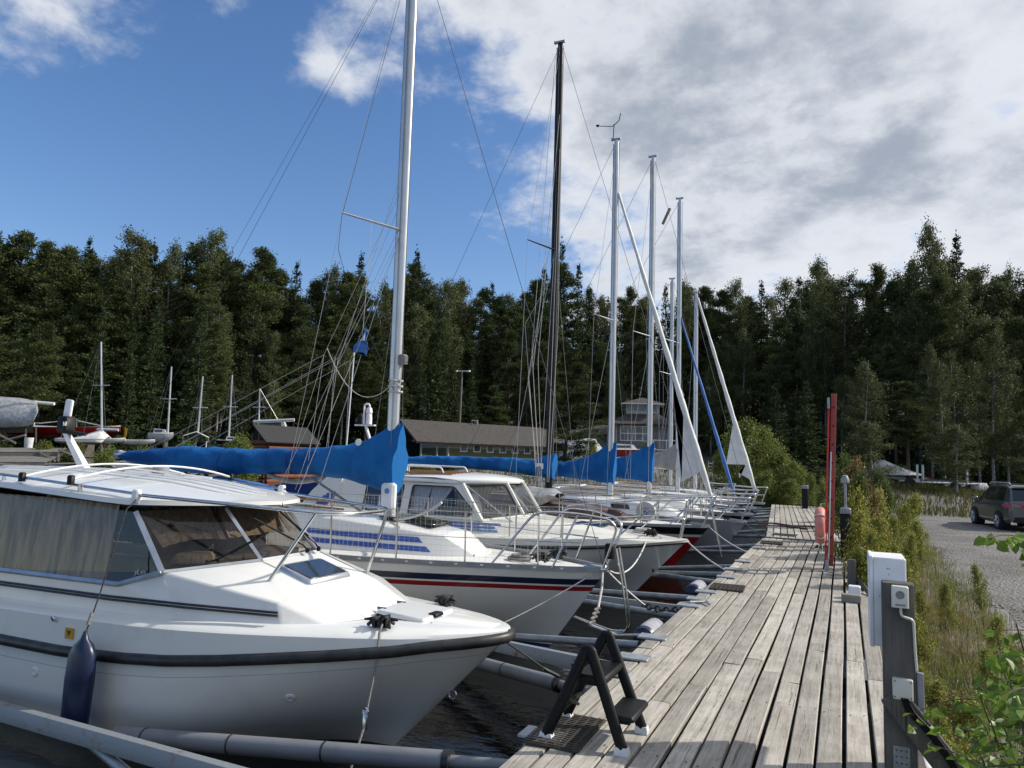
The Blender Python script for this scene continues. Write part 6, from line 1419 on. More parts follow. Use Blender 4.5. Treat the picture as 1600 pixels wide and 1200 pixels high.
def tower_house():
    c = at_px(1003, 700, 62); zb = gz(c) - .2; u = Vector((math.cos(.25), math.sin(.25), 0)); v = Vector((-u.y, u.x, 0))
    zz = lambda py: at_px(1003, py, 62).z
    T = thing('clubhouse', (c.x, c.y, zb), 'grey clubhouse with hipped roof and white lookout storey on top', 'building')
    frustum(T, 'wall', M['grey_wall'], c, u, 2.1, 2.1, zb, 2.1, 2.1, zz(663)); frustum(T, 'roof', M['roof_brown'], c, u, 2.75, 2.75, zz(665), 1.35, 1.35, zz(648))
    frustum(T, 'lookout', M['white_wall'], c, u, 1.35, 1.35, zz(649), 1.35, 1.35, zz(631)); frustum(T, 'roof', M['roof_brown'], c, u, 1.75, 1.75, zz(632), .1, .1, zz(621)); frustum(T, 'eaves_board', M['white_paint'], c, u, 1.78, 1.78, zz(633.5), 1.78, 1.78, zz(632))
    R = lambda a, b_, z: tuple(Vector((c.x, c.y, 0)) + u * a + v * b_ + Vector((0, 0, z)))
    for fc in (0, 1):
        for k in range(5):
            a0 = -1.2 + .49 * k; z0, z1 = zz(643), zz(634)
            q = [(a0, -1.37), (a0 + .42, -1.37)] if fc == 0 else [(1.37, a0), (1.37, a0 + .42)]
            B().poly([R(*q[0], z0), R(*q[1], z0), R(*q[1], z1), R(*q[0], z1)]).build('window', M['glass_house'], T, 0)
    f = B(); z0, z1 = zz(690), zz(668); 
    for a in (-1.75, -1.15, -.55, .05, .65): f.box(R(a, -2.13, (z0 + z1) / 2), (.07, .06, z1 - z0), rz=.25)
    for z in (z0, (z0 + z1) / 2, z1): f.box(R(-.55, -2.13, z), (2.45, .05, .07), rz=.25)
    fo = f.build('window', M['white_paint'], T, 0); B().poly([R(-1.75, -2.11, z0), R(.65, -2.11, z0), R(.65, -2.11, z1), R(-1.75, -2.11, z1)]).build('pane', M['glass_house'], fo, 0)
    for a in (-2.1, 2.1): B().box(R(a, -2.12, (zb + zz(663)) / 2), (.12, .08, zz(663) - zb), rz=.25).build('corner_board', M['white_wall'], T)
    g = B(); 
    for a in (.9, 1.9, 2.9, 3.9): g.box(R(a, -3.4, (zz(722) + zz(688)) / 2), (.08, .08, zz(688) - zz(722)), rz=.25)
    for py in (703, 708, 714, 689): g.box(R(2.4, -3.4, zz(py)), (3.1, .06, .08), rz=.25)
    g.box(R(2.4, -2.8, zz(716)), (3.1, 1.2, .1), rz=.25); g.build('balcony', M['white_paint'], T)
    # grey hut beyond the boathouse, tent tarp before it
    p = at_px(945, 700, 66); H = thing('hut', (p.x, p.y, gz(p)), 'plain grey hut between boathouse and clubhouse', 'building'); z1 = at_px(945, 680, 66).z
    frustum(H, 'wall', M['grey_wall'], p, u, 2.0, 2, gz(p) - .2, 2.0, 2, z1); frustum(H, 'roof', M['roof_brown'], p, u, 2.5, 2.5, z1 - .02, 2.5, .1, at_px(945, 664, 66).z)
    p = at_px(912, 712, 50); z = gz(p); K = lambda px, py, d: at_px(px, py, d); b = B(); rows = []
    for px, top in ((872, 690), (893, 686), (915, 684), (930, 686), (942, 702), (946, 716)):
        g0 = K(px, 700, 49); g1 = K(px, 700, 52); zt = K(px, top, 50).z; zb_ = min(zt, gz(g0) - .05)
        rows.append([(g0.x, g0.y, zb_), tuple(K(px, top + 12, 49.4).xy) + (zb_ + (zt - zb_) * .55,), tuple(K(px, 700, 50.5).xy) + (zt,), (g1.x, g1.y, zb_)])
    tag(b.loft(rows, False, False).build('tarpaulin', M['tarp_silver'], None, 50, solid=.03), 'grey tarpaulin tent pitched at the right end of the boathouse', 'tarp')
tower_house()
def log_shed():
    d = 50; c = at_px(432, 706, d); z0 = gz(c) - .1; K = lambda px, py, dd=d: at_px(px, py, dd)
    T = thing('log_shed', (c.x, c.y, z0), 'small red brown log shed with dark felt roof left of the sail cover', 'shed')
    # gable end faces left, long side faces the camera
    a = K(383, 700); b_ = K(418, 700, d - 2.2); e = K(490, 700, d + 1.5); zt = K(418, 688, d - 2.2).z; zr = K(400, 667, d).z; fz = lambda p, z: (p.x, p.y, z); back = a + (e - b_)
    W = B()
    n = 11
    for p, q_ in ((a, b_), (b_, e)):
        dd = (q_ - p); L = dd.length; ang = math.atan2(dd.y, dd.x)
        for k in range(n): W.tube([fz(p, z0 + (zt - z0) * (k + .5) / n), fz(q_, z0 + (zt - z0) * (k + .5) / n)], (zt - z0) / n * .55, 8)
    W.build('wall', M['log_red'], T, 50)
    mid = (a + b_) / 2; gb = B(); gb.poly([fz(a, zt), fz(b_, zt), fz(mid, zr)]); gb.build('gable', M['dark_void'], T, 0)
    rb = mid + (e - b_); ov = (mid - rb).normalized() * .4; s1 = (b_ - mid) * .25
    r = B(); A1, A2 = fz(mid + ov, zr + .1), fz(rb - ov, zr + .1); lo = -.14
    r.loft([[fz(b_ + s1 + ov, zt + lo), A1, fz(a - s1 + ov, zt + lo)], [fz(e + s1 - ov, zt + lo), A2, fz(back - s1 - ov, zt + lo)]], False, False); r.build('roof', M['tar_paper'], T, 0, solid=.08)
    pl = B()
    for f in (.3, .6): pt = a.lerp(b_, f); pl.tube([fz(pt, zt), fz(pt, zt + (zr - zt) * .5)], .05, 5)
    pl.build('gable_post', M['beam_wood'], T)
log_shed()
def shore_boat(label, px0, px1, py_deck, py_keel, d, hullmat, mast=None, cover=None, coverm='tarp_white', cabin=None, name='sailboat', cat='boat', cradle=True, flip=1, lean=0, extra=None):
    """boat laid up on land, its length across the view"""
    a, b_ = at_px(px0, py_deck, d), at_px(px1, py_deck, d); L = (b_ - a).length; mid = (a + b_) / 2; u = (b_ - a).normalized(); v = Vector((-u.y, u.x, 0)).normalized()
    zd = mid.z; zk = at_px((px0 + px1) / 2, py_keel, d).z; hb = min(L * .17, 1.2); g = gz(mid)
    T = thing(name, (mid.x, mid.y, zk), label, cat)
    P = lambda s, h, z: tuple(Vector((a.x, a.y, 0)) + u * (s * L) + v * h + Vector((0, 0, z)))
    rows = []
    for i in range(15):
        s = i / 14; w = hb * (1 - (max(0, s - .4) / .6) ** 2.2) * (.72 + .28 * min(1, s / .35)) if flip > 0 else hb * (1 - (max(0, .6 - s) / .6) ** 2.2) * (.72 + .28 * min(1, (1 - s) / .35))
        w = max(w, .02); sh = .06 * (2 * s - 1) ** 2 * L * .2; kz = zk + (zd - zk) * .75 * (abs(2 * s - .9) ** 3) * .6
        rows.append([P(s, -w, zd + sh), P(s, -w * .92, zd - (zd - kz) * .35), P(s, -w * .6, zd - (zd - kz) * .8), P(s, 0, kz), P(s, w * .6, zd - (zd - kz) * .8), P(s, w * .92, zd - (zd - kz) * .35), P(s, w, zd + sh)])
    b = B().loft(rows, False, False); b.poly(rows[0]); b.poly(rows[-1]); b.build('hull', M[hullmat], T, 50)
    B().loft([[r[0], (Vector(r[0]) + Vector(r[-1])) / 2 + Vector((0, 0, .05)), r[-1]] for r in rows], False, False).build('deck', M['gelcoat'], T, 40)
    if cabin:
        s0, s1, h = cabin; B().loft([[P(s0, -hb * .55, zd), P(s0, hb * .55, zd), P(s1, hb * .4, zd), P(s1, -hb * .4, zd)], [P(s0 + .03, -hb * .45, zd + h), P(s0 + .03, hb * .45, zd + h), P(s1 - .08, hb * .3, zd + h * .8), P(s1 - .08, -hb * .3, zd + h * .8)]]).build('coachroof', M['gelcoat'], T, 20)
        B().poly([P(s0 + .06, -hb * .5 - .03, zd + h * .3), P(s1 - .12, -hb * .42 - .03, zd + h * .3), P(s1 - .14, -hb * .38 - .03, zd + h * .7), P(s0 + .07, -hb * .46 - .03, zd + h * .7)]).build('window', M['glass_dark'], T, 0)
    if mast:
        mp, top = mast; bp = at_px(mp[0], mp[1], d); tp = at_px(top[0], top[1], d); mo = B().tube([bp, tp], [.065, .045], 8).build('mast', M['mast_paint'], T)
        m2 = bp.lerp(tp, .52); B().tube([m2 - RT * .5, m2 + RT * .5], .03, 5).build('spreader', M['aluminium'], mo)
        for sx in (-1.15, .5, -.35): line(T, 'shroud', [tp, Vector(P(.5, 0, zd)) + u * sx * L * .42], .011, M['wire'])
    if cover:
        for pk in cover:
            pts = [at_px(x, y, d) for x, y in pk]; rw = []
            for p in pts[1:-1]:
                s = (Vector((p.x, p.y, 0)) - Vector((a.x, a.y, 0))).dot(u); base = Vector((a.x, a.y, 0)) + u * s
                rw.append([tuple(base - v * hb * 1.05) + () if False else (*(base - v * hb * 1.03).xy, zd - .12), (*(base - v * hb * .45).xy, zd + (p.z - zd) * .62), (base.x, base.y, p.z), (*(base + v * hb * .45).xy, zd + (p.z - zd) * .62), (*(base + v * hb * 1.03).xy, zd - .12)])
            B().loft(rw, False, False).build('cover', M[coverm], T, 45, solid=.02)
    if cradle:
        for s in (.25, .7):
            c = B()
            c.box(P(s, 0, (g + zk) / 2 - .02), (.14, hb * 1.6, max(.08, zk - g + .12)), rz=math.atan2(u.y, u.x))
            for h in (-1, 1): c.tube([P(s, h * hb * .8, g - .05), P(s, h * hb * .75, zd - (zd - zk) * .45)], .05, 5)
            c.build('cradle', M['post_wood'], T)
    return T, P, zd
def land_boats():
    T, P, zd = shore_boat('long boat with dark red hull and a mast laid along its deck', 12, 188, 671, 688, 47, 'hull_red', name='sailboat'); B().tube([at_px(8, 665, 46.5), at_px(185, 672, 46.5)], .09, 8).build('lowered_mast', M['mast_paint'], T)
    r = B(); pts = [at_px(x, y, 46.6) for x, y in ((52, 668), (54, 660), (62, 661), (120, 655), (122, 657), (172, 668))]; r.tube(pts, .035, 5); r.tube([at_px(120, 655, 46.6), at_px(120, 668, 46.6)], .03, 5); r.build('guard_rail', M['stainless'], T)
    shore_boat('small white dinghy with upright mast under a white tent cover', 92, 196, 688, 697, 44, 'gelcoat', ((159, 676), (158, 534)), [[(92, 690), (96, 689), (125, 682), (158, 671), (170, 682), (172, 684)]], 'tarp_white', name='dinghy')
    shore_boat('white upturned hull lying low in the grass', 192, 242, 689, 697, 45, 'gelcoat', name='dinghy', cradle=False)
    shore_boat('grey sailboat standing on a cradle with its mast up', 233, 271, 678, 692, 50, 'gelcoat_grey', ((262, 678), (268, 573)), cabin=(.2, .7, .35))
    p = at_px(306, 690, 47); g = gz(p); Tn = thing('canopy_tent', (p.x, p.y, g), 'white canopy roof on thin legs between laid up boats', 'canopy'); K = lambda x, y, d=47: at_px(x, y, d)
    B().loft([[K(285, 686, 46), K(287, 681, 46), K(307, 675, 46.2), K(326, 684, 46), K(325, 689, 46)], [K(285, 686, 49), K(287, 680, 49), K(307, 674, 49), K(326, 683, 49), K(325, 688, 49)]], False, False).build('roof', M['tarp_white'], Tn, 0, solid=.03)
    for x in (287, 323, 307): B().tube([K(x, 684), (K(x, 684).x, K(x, 684).y, g - .1)], .04, 5).build('leg', M['white_paint'], Tn)
    shore_boat('dark blue dinghy under the canopy with a slanting mast', 288, 326, 692, 699, 48, 'navy', ((308, 690), (317, 588)), name='dinghy', cradle=False)
    shore_boat('low dark hull with upright white mast left of the log shed', 340, 386, 689, 697, 51, 'navy', ((357, 690), (363, 586)), cabin=(.3, .7, .3))
    shore_boat('white motor boat behind the log shed with a spar on its roof', 396, 462, 672, 690, 56, 'gelcoat', ((404, 668), (406, 607)), cabin=(.1, .8, .75), name='motor_cruiser')
    p = at_px(430, 657, 55.5); o = B().tube([at_px(396, 659, 55.5), at_px(460, 656, 55.5)], .12, 8).build('stored_spar', M['mast_paint']); tag(o, 'white spar lying across the boat roof behind the log shed', 'spar')
    shore_boat('dark red keelboat with white coachroof in front of the clubhouse', 948, 1024, 704, 720, 53, 'hull_red', cabin=(.1, .62, .45))
    # silver tarp over a ridge pole at the left edge
    K = lambda x, y, d=44: at_px(x, y, d); T = thing('covered_boat', tuple(K(20, 680)), 'boat under crinkled silver tarpaulin with white ridge pole at left edge', 'boat')
    rw = []
    for x, t_, b_ in ((-60, 618, 670), (-25, 619, 671), (0, 620, 668), (12, 621, 668), (30, 622, 667), (42, 624, 666), (50, 626, 663), (58, 626, 646)):
        m = (t_ + b_) / 2; rw.append([tuple(K(x, b_, 42.5)), tuple(K(x + 1.5 * (x % 3), m + 4, 42.7)), tuple(K(x, t_ + 6, 43.3)), tuple(K(x, t_, 44)), tuple(K(x, t_ + 8, 45)), tuple(K(x, b_, 46))])
    B().loft(rw, False, False).build('tarpaulin', M['tarp_silver'], T, 50, solid=.03)
    B().tube([K(-60, 619), K(85, 631)], .09, 8).build('ridge_pole', M['white_paint'], T)
    ls = B(); [ls.tube([K(x, 668, 43), K(x, 692, 43)], .05, 5) for x in (-20, 8, 40, 56)]; ls.build('trestle', M['post_wood'], T)
    B().loft([[K(x, 662, 43 + h) for h in (0, 1, 2)] + [K(x, 676, 44)] for x in (-60, 0, 30, 52)], True, True).build('hull', M['gelcoat'], T, 40)
    # small ladder in the wood edge
    L = thing('ladder', tuple(K(1108, 740, 50)), 'small aluminium ladder leaning in the grass beyond the furled sails', 'ladder')
    for x in (1106, 1113): B().tube([K(x, 742, 50), K(x + 1, 720, 50)], .035, 5).build('rail', M['aluminium'], L)
    for y in (724, 729, 734, 739): B().tube([K(1106, y, 50), K(1114, y, 50)], .03, 5).build('rung', M['aluminium'], L)
    # old pontoons on the shore
    def slab(label, quad, th, d, m='beam_wood', planks=9):
        A, Bq, C, D = [Vector(p) for p in quad]; T = thing('old_pontoon', tuple((A + C) / 2), label, 'pontoon'); b = B()
        for k in range(planks): f0, f1 = k / planks + .008, (k + 1) / planks - .008; q = [A.lerp(D, f0), Bq.lerp(C, f0), Bq.lerp(C, f1), A.lerp(D, f1)]; b.loft([[p - Vector((0, 0, .05)) for p in q], q])
        b.build('deck', M[m], T, 0); s = B()
        for P0, P1 in ((A, Bq), (D, C), (A.lerp(D, .5), Bq.lerp(C, .5))): s.tube([P0 - Vector((0, 0, .05 + th / 2)), P1 - Vector((0, 0, .05 + th / 2))], th / 2, 4)
        s.build('frame', M['post_wood'], T)
        return T
    slab('grey plank pontoon at the water edge left of the blue sail cover', [at_px(150, 728, 39), at_px(300, 742, 36), at_px(330, 731, 40), at_px(175, 719, 43)], .5, 0)
    slab('pale weathered pontoon lying on the bank at far left', [at_px(-40, 706, 38), at_px(92, 706, 38), at_px(104, 700, 41), at_px(-40, 699, 41)], .35, 0)
    slab('second weathered pontoon stacked lower at the left edge', [at_px(-40, 722, 36), at_px(70, 722, 36), at_px(92, 712, 38), at_px(-40, 711, 38)], .3, 0)
    rnd = random.Random(2)
    for k, (a, b_) in enumerate((((-20, 724, 35), (55, 730, 35)), ((60, 706, 38), (86, 720, 37)), ((92, 703, 38), (140, 722, 37)), ((0, 680, 42), (24, 692, 41)), ((4, 690, 42), (40, 680, 42)), ((40, 727, 36), (140, 724, 36)), ((108, 712, 39), (170, 716, 39)), ((-10, 733, 34), (110, 731, 35)))):
        o = B().tube([at_px(*a), at_px(*b_)], .07, 4).build('plank', M['beam_wood']); tag(o, 'loose weathered plank dropped among the old pontoons at far left', 'plank', 'loose planks by the pontoons')
    o = B().lathe(tuple(at_px(45, 692, 42)), [(.2, -.3), (.24, .3), (.2, .3)], 12).build('bucket', M['white_paint']); tag(o, 'pale bucket standing under the red hull', 'bucket')
    for px, py, d in ((183, 672, 41), ): o = B().loft([[at_px(px + a, py + y, d) for a in (-1.5, 1.5)] for y, _ in ((0, 0), (-1, 0))] if False else [[at_px(194, 683, 41), at_px(197, 683, 41)], [at_px(195, 668, 41), at_px(199, 670, 41)]], False, False).build('flag', M['yellow'], None, 0, solid=.02); tag(o, 'small yellow flag standing beside the white dinghy', 'flag')
land_boats()
def car():
    c = Vector((5.50, 31.6, 0)); g = ground_z(5.2, 31) + .03; a = .14
    T = thing('parked_car', (c.x, c.y, g), 'dark grey people carrier parked on the gravel, seen from behind', 'car'); s = .93
    R = lambda x, y, z: tuple(Vector((c.x, c.y, g)) + Matrix.Rotation(a, 3, 'Z') @ Vector((x * s, y * s, z * s)))
    # cross sections from rear to front: y, half width, sill z, belt z, body top
    st = [(-2.26, .72, .42, .70, .92), (-2.20, .84, .32, .78, 1.02), (-1.9, .90, .25, .85, 1.04), (-1.0, .915, .23, .86, 1.02), (0, .92, .23, .86, .99), (1.0, .91, .23, .83, .97), (1.5, .89, .25, .80, .95), (2.0, .82, .28, .72, .84), (2.25, .66, .36, .62, .70)]
    rows = [[R(-w * .93, y, z0), R(-w, y, z0 + .12), R(-w * 1.0, y, zb), R(-w * .95, y, zt), R(0, y, zt + .02), R(w * .95, y, zt), R(w, y, zb), R(w, y, z0 + .12), R(w * .93, y, z0)] for y, w, z0, zb, zt in st]
    b = B().loft([r[::-1] for r in rows], False, False); b.poly(rows[0][::-1][::-1]); b.poly(rows[-1]); bevel(weld(b).build('body', M['car_paint'], T, 0), .03, 2, 25)
    gs = [(-2.19, .80, 1.00, .78, 1.08), (-1.95, .84, 1.02, .70, 1.58), (-1.6, .86, 1.02, .67, 1.655), (-.6, .87, 1.00, .67, 1.68), (.3, .87, .98, .66, 1.62), (.75, .86, .97, .64, 1.45), (1.35, .80, .95, .70, 1.0)]
    rows = [[R(-w0, y, z0), R(-w1, y, z1 - .03), R(-w1 * .85, y, z1), R(0, y, z1 + .02), R(w1 * .85, y, z1), R(w1, y, z1 - .03), R(w0, y, z0)] for y, w0, z0, w1, z1 in gs]
    b = B().loft([r[::-1] for r in rows], False, False); b.poly(rows[0]); bevel(weld(b).build('cabin', M['car_paint'], T, 0), .03, 2, 25)
    def sw(y, f, sd):
        w0, z0, w1, z1 = [lerp_tab([(q[0], q[i]) for q in gs], y) for i in range(1, 5)]; return R(sd * (w0 + (w1 - w0) * f + .012), y, z0 + (z1 - .03 - z0) * f)
    for sd in (-1, 1):
        for y0, y1, t0, t1 in ((-1.75, -1.05, -1.65, -1.05), (-.95, .02, -.95, -.02), (.10, 1.12, .08, .55)):
            p = [sw(y0, .10, sd), sw(y1, .10, sd), sw(t1, .86, sd), sw(t0, .86, sd)]; B().poly(p if sd < 0 else p[::-1]).build('side_window', M['glass_dark'], T, 0, solid=.01)
        B().tube([R(sd * .62, -1.8, 1.66), R(sd * .62, -1.6, 1.73), R(sd * .62, .2, 1.72), R(sd * .62, .4, 1.64)], .022, 6).build('roof_rail', M['aluminium'], T)
        m = B().bbox(R(sd * 1.0, .95, 1.05), (.2 * s, .12 * s, .15 * s), rz=a, b=.03).build('wing_mirror', M['car_paint'], T)
        for y in (-1.38, 1.36):
            ctr = Vector(R(sd * .85, y, .32)); Rx = Matrix.Rotation(a, 3, 'Z')
            w = B().lathe(ctr, [(.20, -.11), (.30, -.11), (.325, -.07), (.325, .07), (.30, .11), (.20, .11)], 26, axis='X', R=Rx).build('wheel', M['tyre'], T)
            r = B().lathe(ctr + Rx @ Vector((sd * .10, 0, 0)), [(.205, -.02), (.205, .01), (.19, .012), (.06, .0), (.03, .01)], 22, axis='X', R=Rx); 
            for k in range(5):
                an = k * 1.2566; r.tube([ctr + Rx @ Vector((sd * .112, .03 * math.cos(an), .03 * math.sin(an))), ctr + Rx @ Vector((sd * .112, .19 * math.cos(an), .19 * math.sin(an)))], [.035, .045], 4)
            r.build('rim', M['alloy'], w)
            ar = B(); ar.tube([R(sd * .915, y + .37 * math.cos(t), .32 + .37 * math.sin(t)) for t in [math.pi * k / 14 for k in range(15)]], .02, 6); ar.build('wheel_arch', M['black_plastic'], T)
            B().lathe(R(sd * .80, y, .32), [(.36, -.14), (.36, .14)], 20, axis='X', R=Rx).build('wheel_well', M['dark_void'], T)
        B().loft([[R(sd * .36, -2.25, .84), R(sd * .80, -2.19, .82), R(sd * .92, -1.98, .86), R(sd * .92, -1.86, .97), R(sd * .80, -2.16, 1.02), R(sd * .36, -2.22, .98)], [R(sd * .36, -2.285, .845), R(sd * .85, -2.23, .825), R(sd * .955, -1.99, .865), R(sd * .955, -1.87, .965), R(sd * .84, -2.20, 1.01), R(sd * .36, -2.26, .975)]]).build('tail_light', M['tail_red'], T)
        B().box(R(sd * .62, -2.245, .44), (.25, .02, .05), rz=a - sd * .3).build('reflector', M['tail_red'], T)
        B().bbox(R(sd * .5, .6, .9), (.01, .01, .01), rz=a).build('door_handle', M['car_paint'], T); T.children[-1].location = (0, 0, 0)
    B().poly([R(.70, -2.205, 1.10), R(-.70, -2.205, 1.10), R(-.62, -1.99, 1.53), R(.62, -1.99, 1.53)][::-1]).build('rear_window', M['glass_dark'], T, 0, solid=.015)
    B().loft([[R(x, -2.0, 1.63) for x in (-.66, .66)], [R(x, -2.12, 1.60) for x in (-.66, .66)]], False, False).build('roof_spoiler', M['car_paint'], T, 0, solid=.03)
    B().box(R(0, -2.285, .74), (.52 * s, .02, .11 * s), rz=a).build('number_plate', M['number_plate'], T)
    B().bbox(R(0, -2.22, .42), (1.45 * s, .14, .20 * s), rz=a, b=.04).build('bumper', M['black_plastic'], T)
    B().tube([R(.9, -.9, .88), R(.92, 1.0, .86)], .008, 4).build('trim', M['black_plastic'], T)
car()
def trailers():
    for label, px, py, d, w, cov in (('boat trailer with white sloping tarp and red tail lamp behind the weeds', 1402, 790, 44, 70, True), ('empty boat trailer with upright guide posts left of the grey car', 1470, 786, 46, 95, False)):
        p = at_px(px, py, d); p.z = gz(p); T = thing('boat_trailer', tuple(p), label, 'trailer'); W = w / 1150 * d; P = lambda s, h, z: tuple(p + RT.xy.to_3d().normalized() * s + Vector((-RT.y, RT.x, 0)).normalized() * h + Vector((0, 0, z)))
        f = B()
        for h in (-.8, .8): f.tube([P(-W / 2, h, .5), P(W / 2, h, .5)], .06, 4)
        for s in (-W / 2, 0, W / 2): f.tube([P(s, -.8, .5), P(s, .8, .5)], .05, 4)
        f.build('frame', M['galvanised'], T)
        for h in (-.95, .95): B().lathe(P(W * .1, h, .3), [(.1, -.08), (.28, -.08), (.3, 0), (.28, .08), (.1, .08)], 16, axis='Y').build('wheel', M['tyre'], T)
        B().bbox(P(W / 2, -.8, .55), (.35, .06, .16), b=.01).build('tail_lamp', M['tail_red'], T) if cov else None
        lp = B().box(P(W * .1, -.9, .42), (1.1, .04, .16)).build('lamp_board', M['white_paint'], T)
        for s in ((.28, .40) if cov else (-.42, .30)): B().tube([P(W * s, -.9, .45), P(W * s, -.9, 1.35)], .06, 6).build('guide_post', M['white_paint'], T)
        if cov:
            rw = [[P(s, -.9, .7), P(s, -.4, z), P(s, .4, z), P(s, .9, .7)] for s, z in ((-W * .55, 1.0), (-W * .35, 1.55), (0, 1.15), (W * .45, .8))]
            B().loft(rw, False, False).build('tarpaulin', M['tarp_white'], T, 40, solid=.03)
            letters(T, 'CI-101', .3, P(W * .12, -.95, .36), RT, (0, 0, 1), M['text_dark'])
        else:
            rl = B(); 
            for s in np.linspace(-W * .4, W * .45, 6): rl.tube([P(s, -.7, .62), P(s, .7, .62)], .06, 6)
            rl.build('rollers', M['rope_grey'], T)
            o = B(); [o.lathe(P(W * .52 + .28 * k, -.4 + .2 * k, .28), [(.05, -.3), (.26, -.15), (.3, .05), (.18, .28), (.03, .3)], 10) for k in range(4)]; o.build('wrapped_bundle', M['tarp_silver'], T)
trailers()
# ---------------------------------------------------------------- plants on the bank and round the shore
mat('grass_blades', (.15, .175, .035), (.26, .22, .09), .9, .7, island=.35, trans=.3, spec=.2, lo=.42, hi=.6)
mat('far_grass', (.085, .095, .03), (.13, .115, .05), .25, .8, island=.3, trans=.3, spec=.15)
mat('dry_stalks', (.30, .25, .15), (.22, .20, .09), 2, .8, island=.3, trans=.2, spec=.15)
mat('weed_leaves', (.21, .24, .05), (.29, .26, .055), 3, .55, island=.4, objrand=.15, trans=.35, spec=.3)
mat('bush_leaves', (.18, .21, .045), (.12, .15, .035), 1.5, .55, island=.4, objrand=.15, trans=.35, spec=.3)
mat('fresh_leaves', (.15, .24, .035), (.09, .155, .022), 6, .42, island=.3, trans=.4, spec=.4)
mat('stem_brown', (.07, .05, .03), (.05, .06, .025), 8, .8)
mat('rust_leaves', (.19, .12, .04), (.17, .15, .04), 5, .6, island=.4, trans=.3)
def blades(name, xy, hts, rng, material, lean=.35, wid=.007):
    n = len(xy); base = np.array([(x, y, ground_z(x, y) - .02) for x, y in xy]); a = rng.random(n) * 6.283; ln = np.asarray(hts)
    d = np.stack([np.cos(a), np.sin(a), np.zeros(n)], 1); s = np.stack([-np.sin(a), np.cos(a), np.zeros(n)], 1) * (wid * (.6 + .8 * rng.random(n)))[:, None] if np.ndim(wid) else np.stack([-np.sin(a), np.cos(a), np.zeros(n)], 1) * wid * (.6 + .8 * rng.random(n))[:, None]
    k = (rng.random(n) * lean)[:, None]; up = np.array([0, 0, 1.])
    m = base + up * (ln * .55)[:, None] + d * k * (ln * .25)[:, None]; t = base + up * (ln * .95)[:, None] * (1 - .3 * k) + d * k * (ln * .9)[:, None]
    V = np.stack([base - s, base + s, m + s * .7, m - s * .7, t], 1).reshape(-1, 3)
    F = []
    o = np.arange(n) * 5; F = np.stack([np.stack([o, o + 1, o + 2, o + 3], 1)], 1).reshape(-1, 4); T3 = np.stack([o + 3, o + 2, o + 4, o + 4], 1)
    b = bpy.data.meshes.new(name); faces = [tuple(f) for f in F.tolist()] + [tuple(f[:3]) for f in T3.tolist()]
    b.from_pydata(V.tolist(), [], faces); b.materials.append(M[material]); b.update()
    o_ = bpy.data.objects.new(name, b); COL.objects.link(o_); return o_
def build_grass():
    rng = np.random.default_rng(3); pts, hts = [], []
    cl = [(rng.uniform(.2, 1.9), rng.uniform(2.5, 30), rng.uniform(.12, .5), rng.uniform(.05, .20)) for _ in range(520)]
    for x, y, r, h in cl:
        edge = 1.55 + .013 * y; n = int(95 * (1.6 if y < 12 else 1) * min(1, 1.2 - y / 45))
        for _ in range(n):
            px, py = x + rng.normal() * r, y + rng.normal() * r * 1.6
            if .17 < px < edge + .35 * rng.random() and py > 2.0: pts.append((px, py)); hts.append(h * rng.uniform(.5, 1.5))
    tag(blades('grass', pts, hts, rng, 'grass_blades', .8, .0045), kind='stuff')
    pts, hts = [], []
    for _ in range(420):
        y = rng.uniform(4.5, 28); x = 1.0 + rng.uniform(-.6, .85) + .012 * y
        if y < 8.8 and rng.random() < .82: continue
        h = rng.uniform(.2, .62) * (1.15 if x < 1.35 else .65)
        for _ in range(8): pts.append((x + rng.normal() * .06, y + rng.normal() * .08)); hts.append(h * rng.uniform(.6, 1.1))
    tag(blades('dry_grass', pts, hts, rng, 'dry_stalks', .45, .0035), kind='stuff')
    pts, hts = [], []
    for _ in range(1500):
        x, y = rng.uniform(-34, 8), rng.uniform(36, 62); 
        if y < shore_y(x) + .3: continue
        for _ in range(18): pts.append((x + rng.normal() * .5, y + rng.normal() * .5)); hts.append(rng.uniform(.15, .55))
    for _ in range(700):
        x, y = rng.uniform(2, 14), rng.uniform(37, 56)
        if x > 1.9 and y < 47.5 and rng.random() < .85: continue
        for _ in range(14): pts.append((x + rng.normal() * .4, y + rng.normal() * .4)); hts.append(rng.uniform(.15, .6))
    tag(blades('shore_grass', pts, hts, rng, 'far_grass', .6, .022), kind='stuff')
    # low scrub under the forest edge
    C = []
    for _ in range(2600):
        px = rng.uniform(-130, 1740); d = depth_at(px) - rng.uniform(-14, 7); p = at_px(px, 700, d)
        for _ in range(16): x, y = p.x + rng.normal() * .8, p.y + rng.normal() * .8; C.append((x, y, ground_z(x, y) + abs(rng.normal()) * 1.1))
    C = np.array(C); n = len(C); V, F = cards(C, rng.normal(size=(n, 3)) + [0, 0, .4], rng.uniform(.25, .6, n), rng.uniform(.14, .3, n), rng)
    o = bpy.data.objects.new('undergrowth', np_mesh('undergrowth', V, F, M['spruce_needles'])); COL.objects.link(o); tag(o, kind='stuff')
build_grass()
def plant_proto(rng, h, lo, wid, leaf, nb, material): return make_birch(rng, h, lo, wid, leaf, nb, material, 'stem_brown')
rngP = np.random.default_rng(12)
PLANTS = {'bush': [plant_proto(rngP, 3.2, .06, .26, .42, 60, 'bush_leaves') for _ in range(3)], 'weed': [plant_proto(rngP, 1.5, .05, .20, .26, 26, 'weed_leaves') for _ in range(4)], 'rust': [plant_proto(rngP, 1.5, .3, .16, .18, 22, 'rust_leaves')], 'sap': [plant_proto(rngP, 2.4, .12, .17, .32, 40, 'sapling_leaves') for _ in range(3)]}
PHT = {'bush': 3.2, 'weed': 1.5, 'rust': 1.5, 'sap': 2.4}; PFIRST = {}
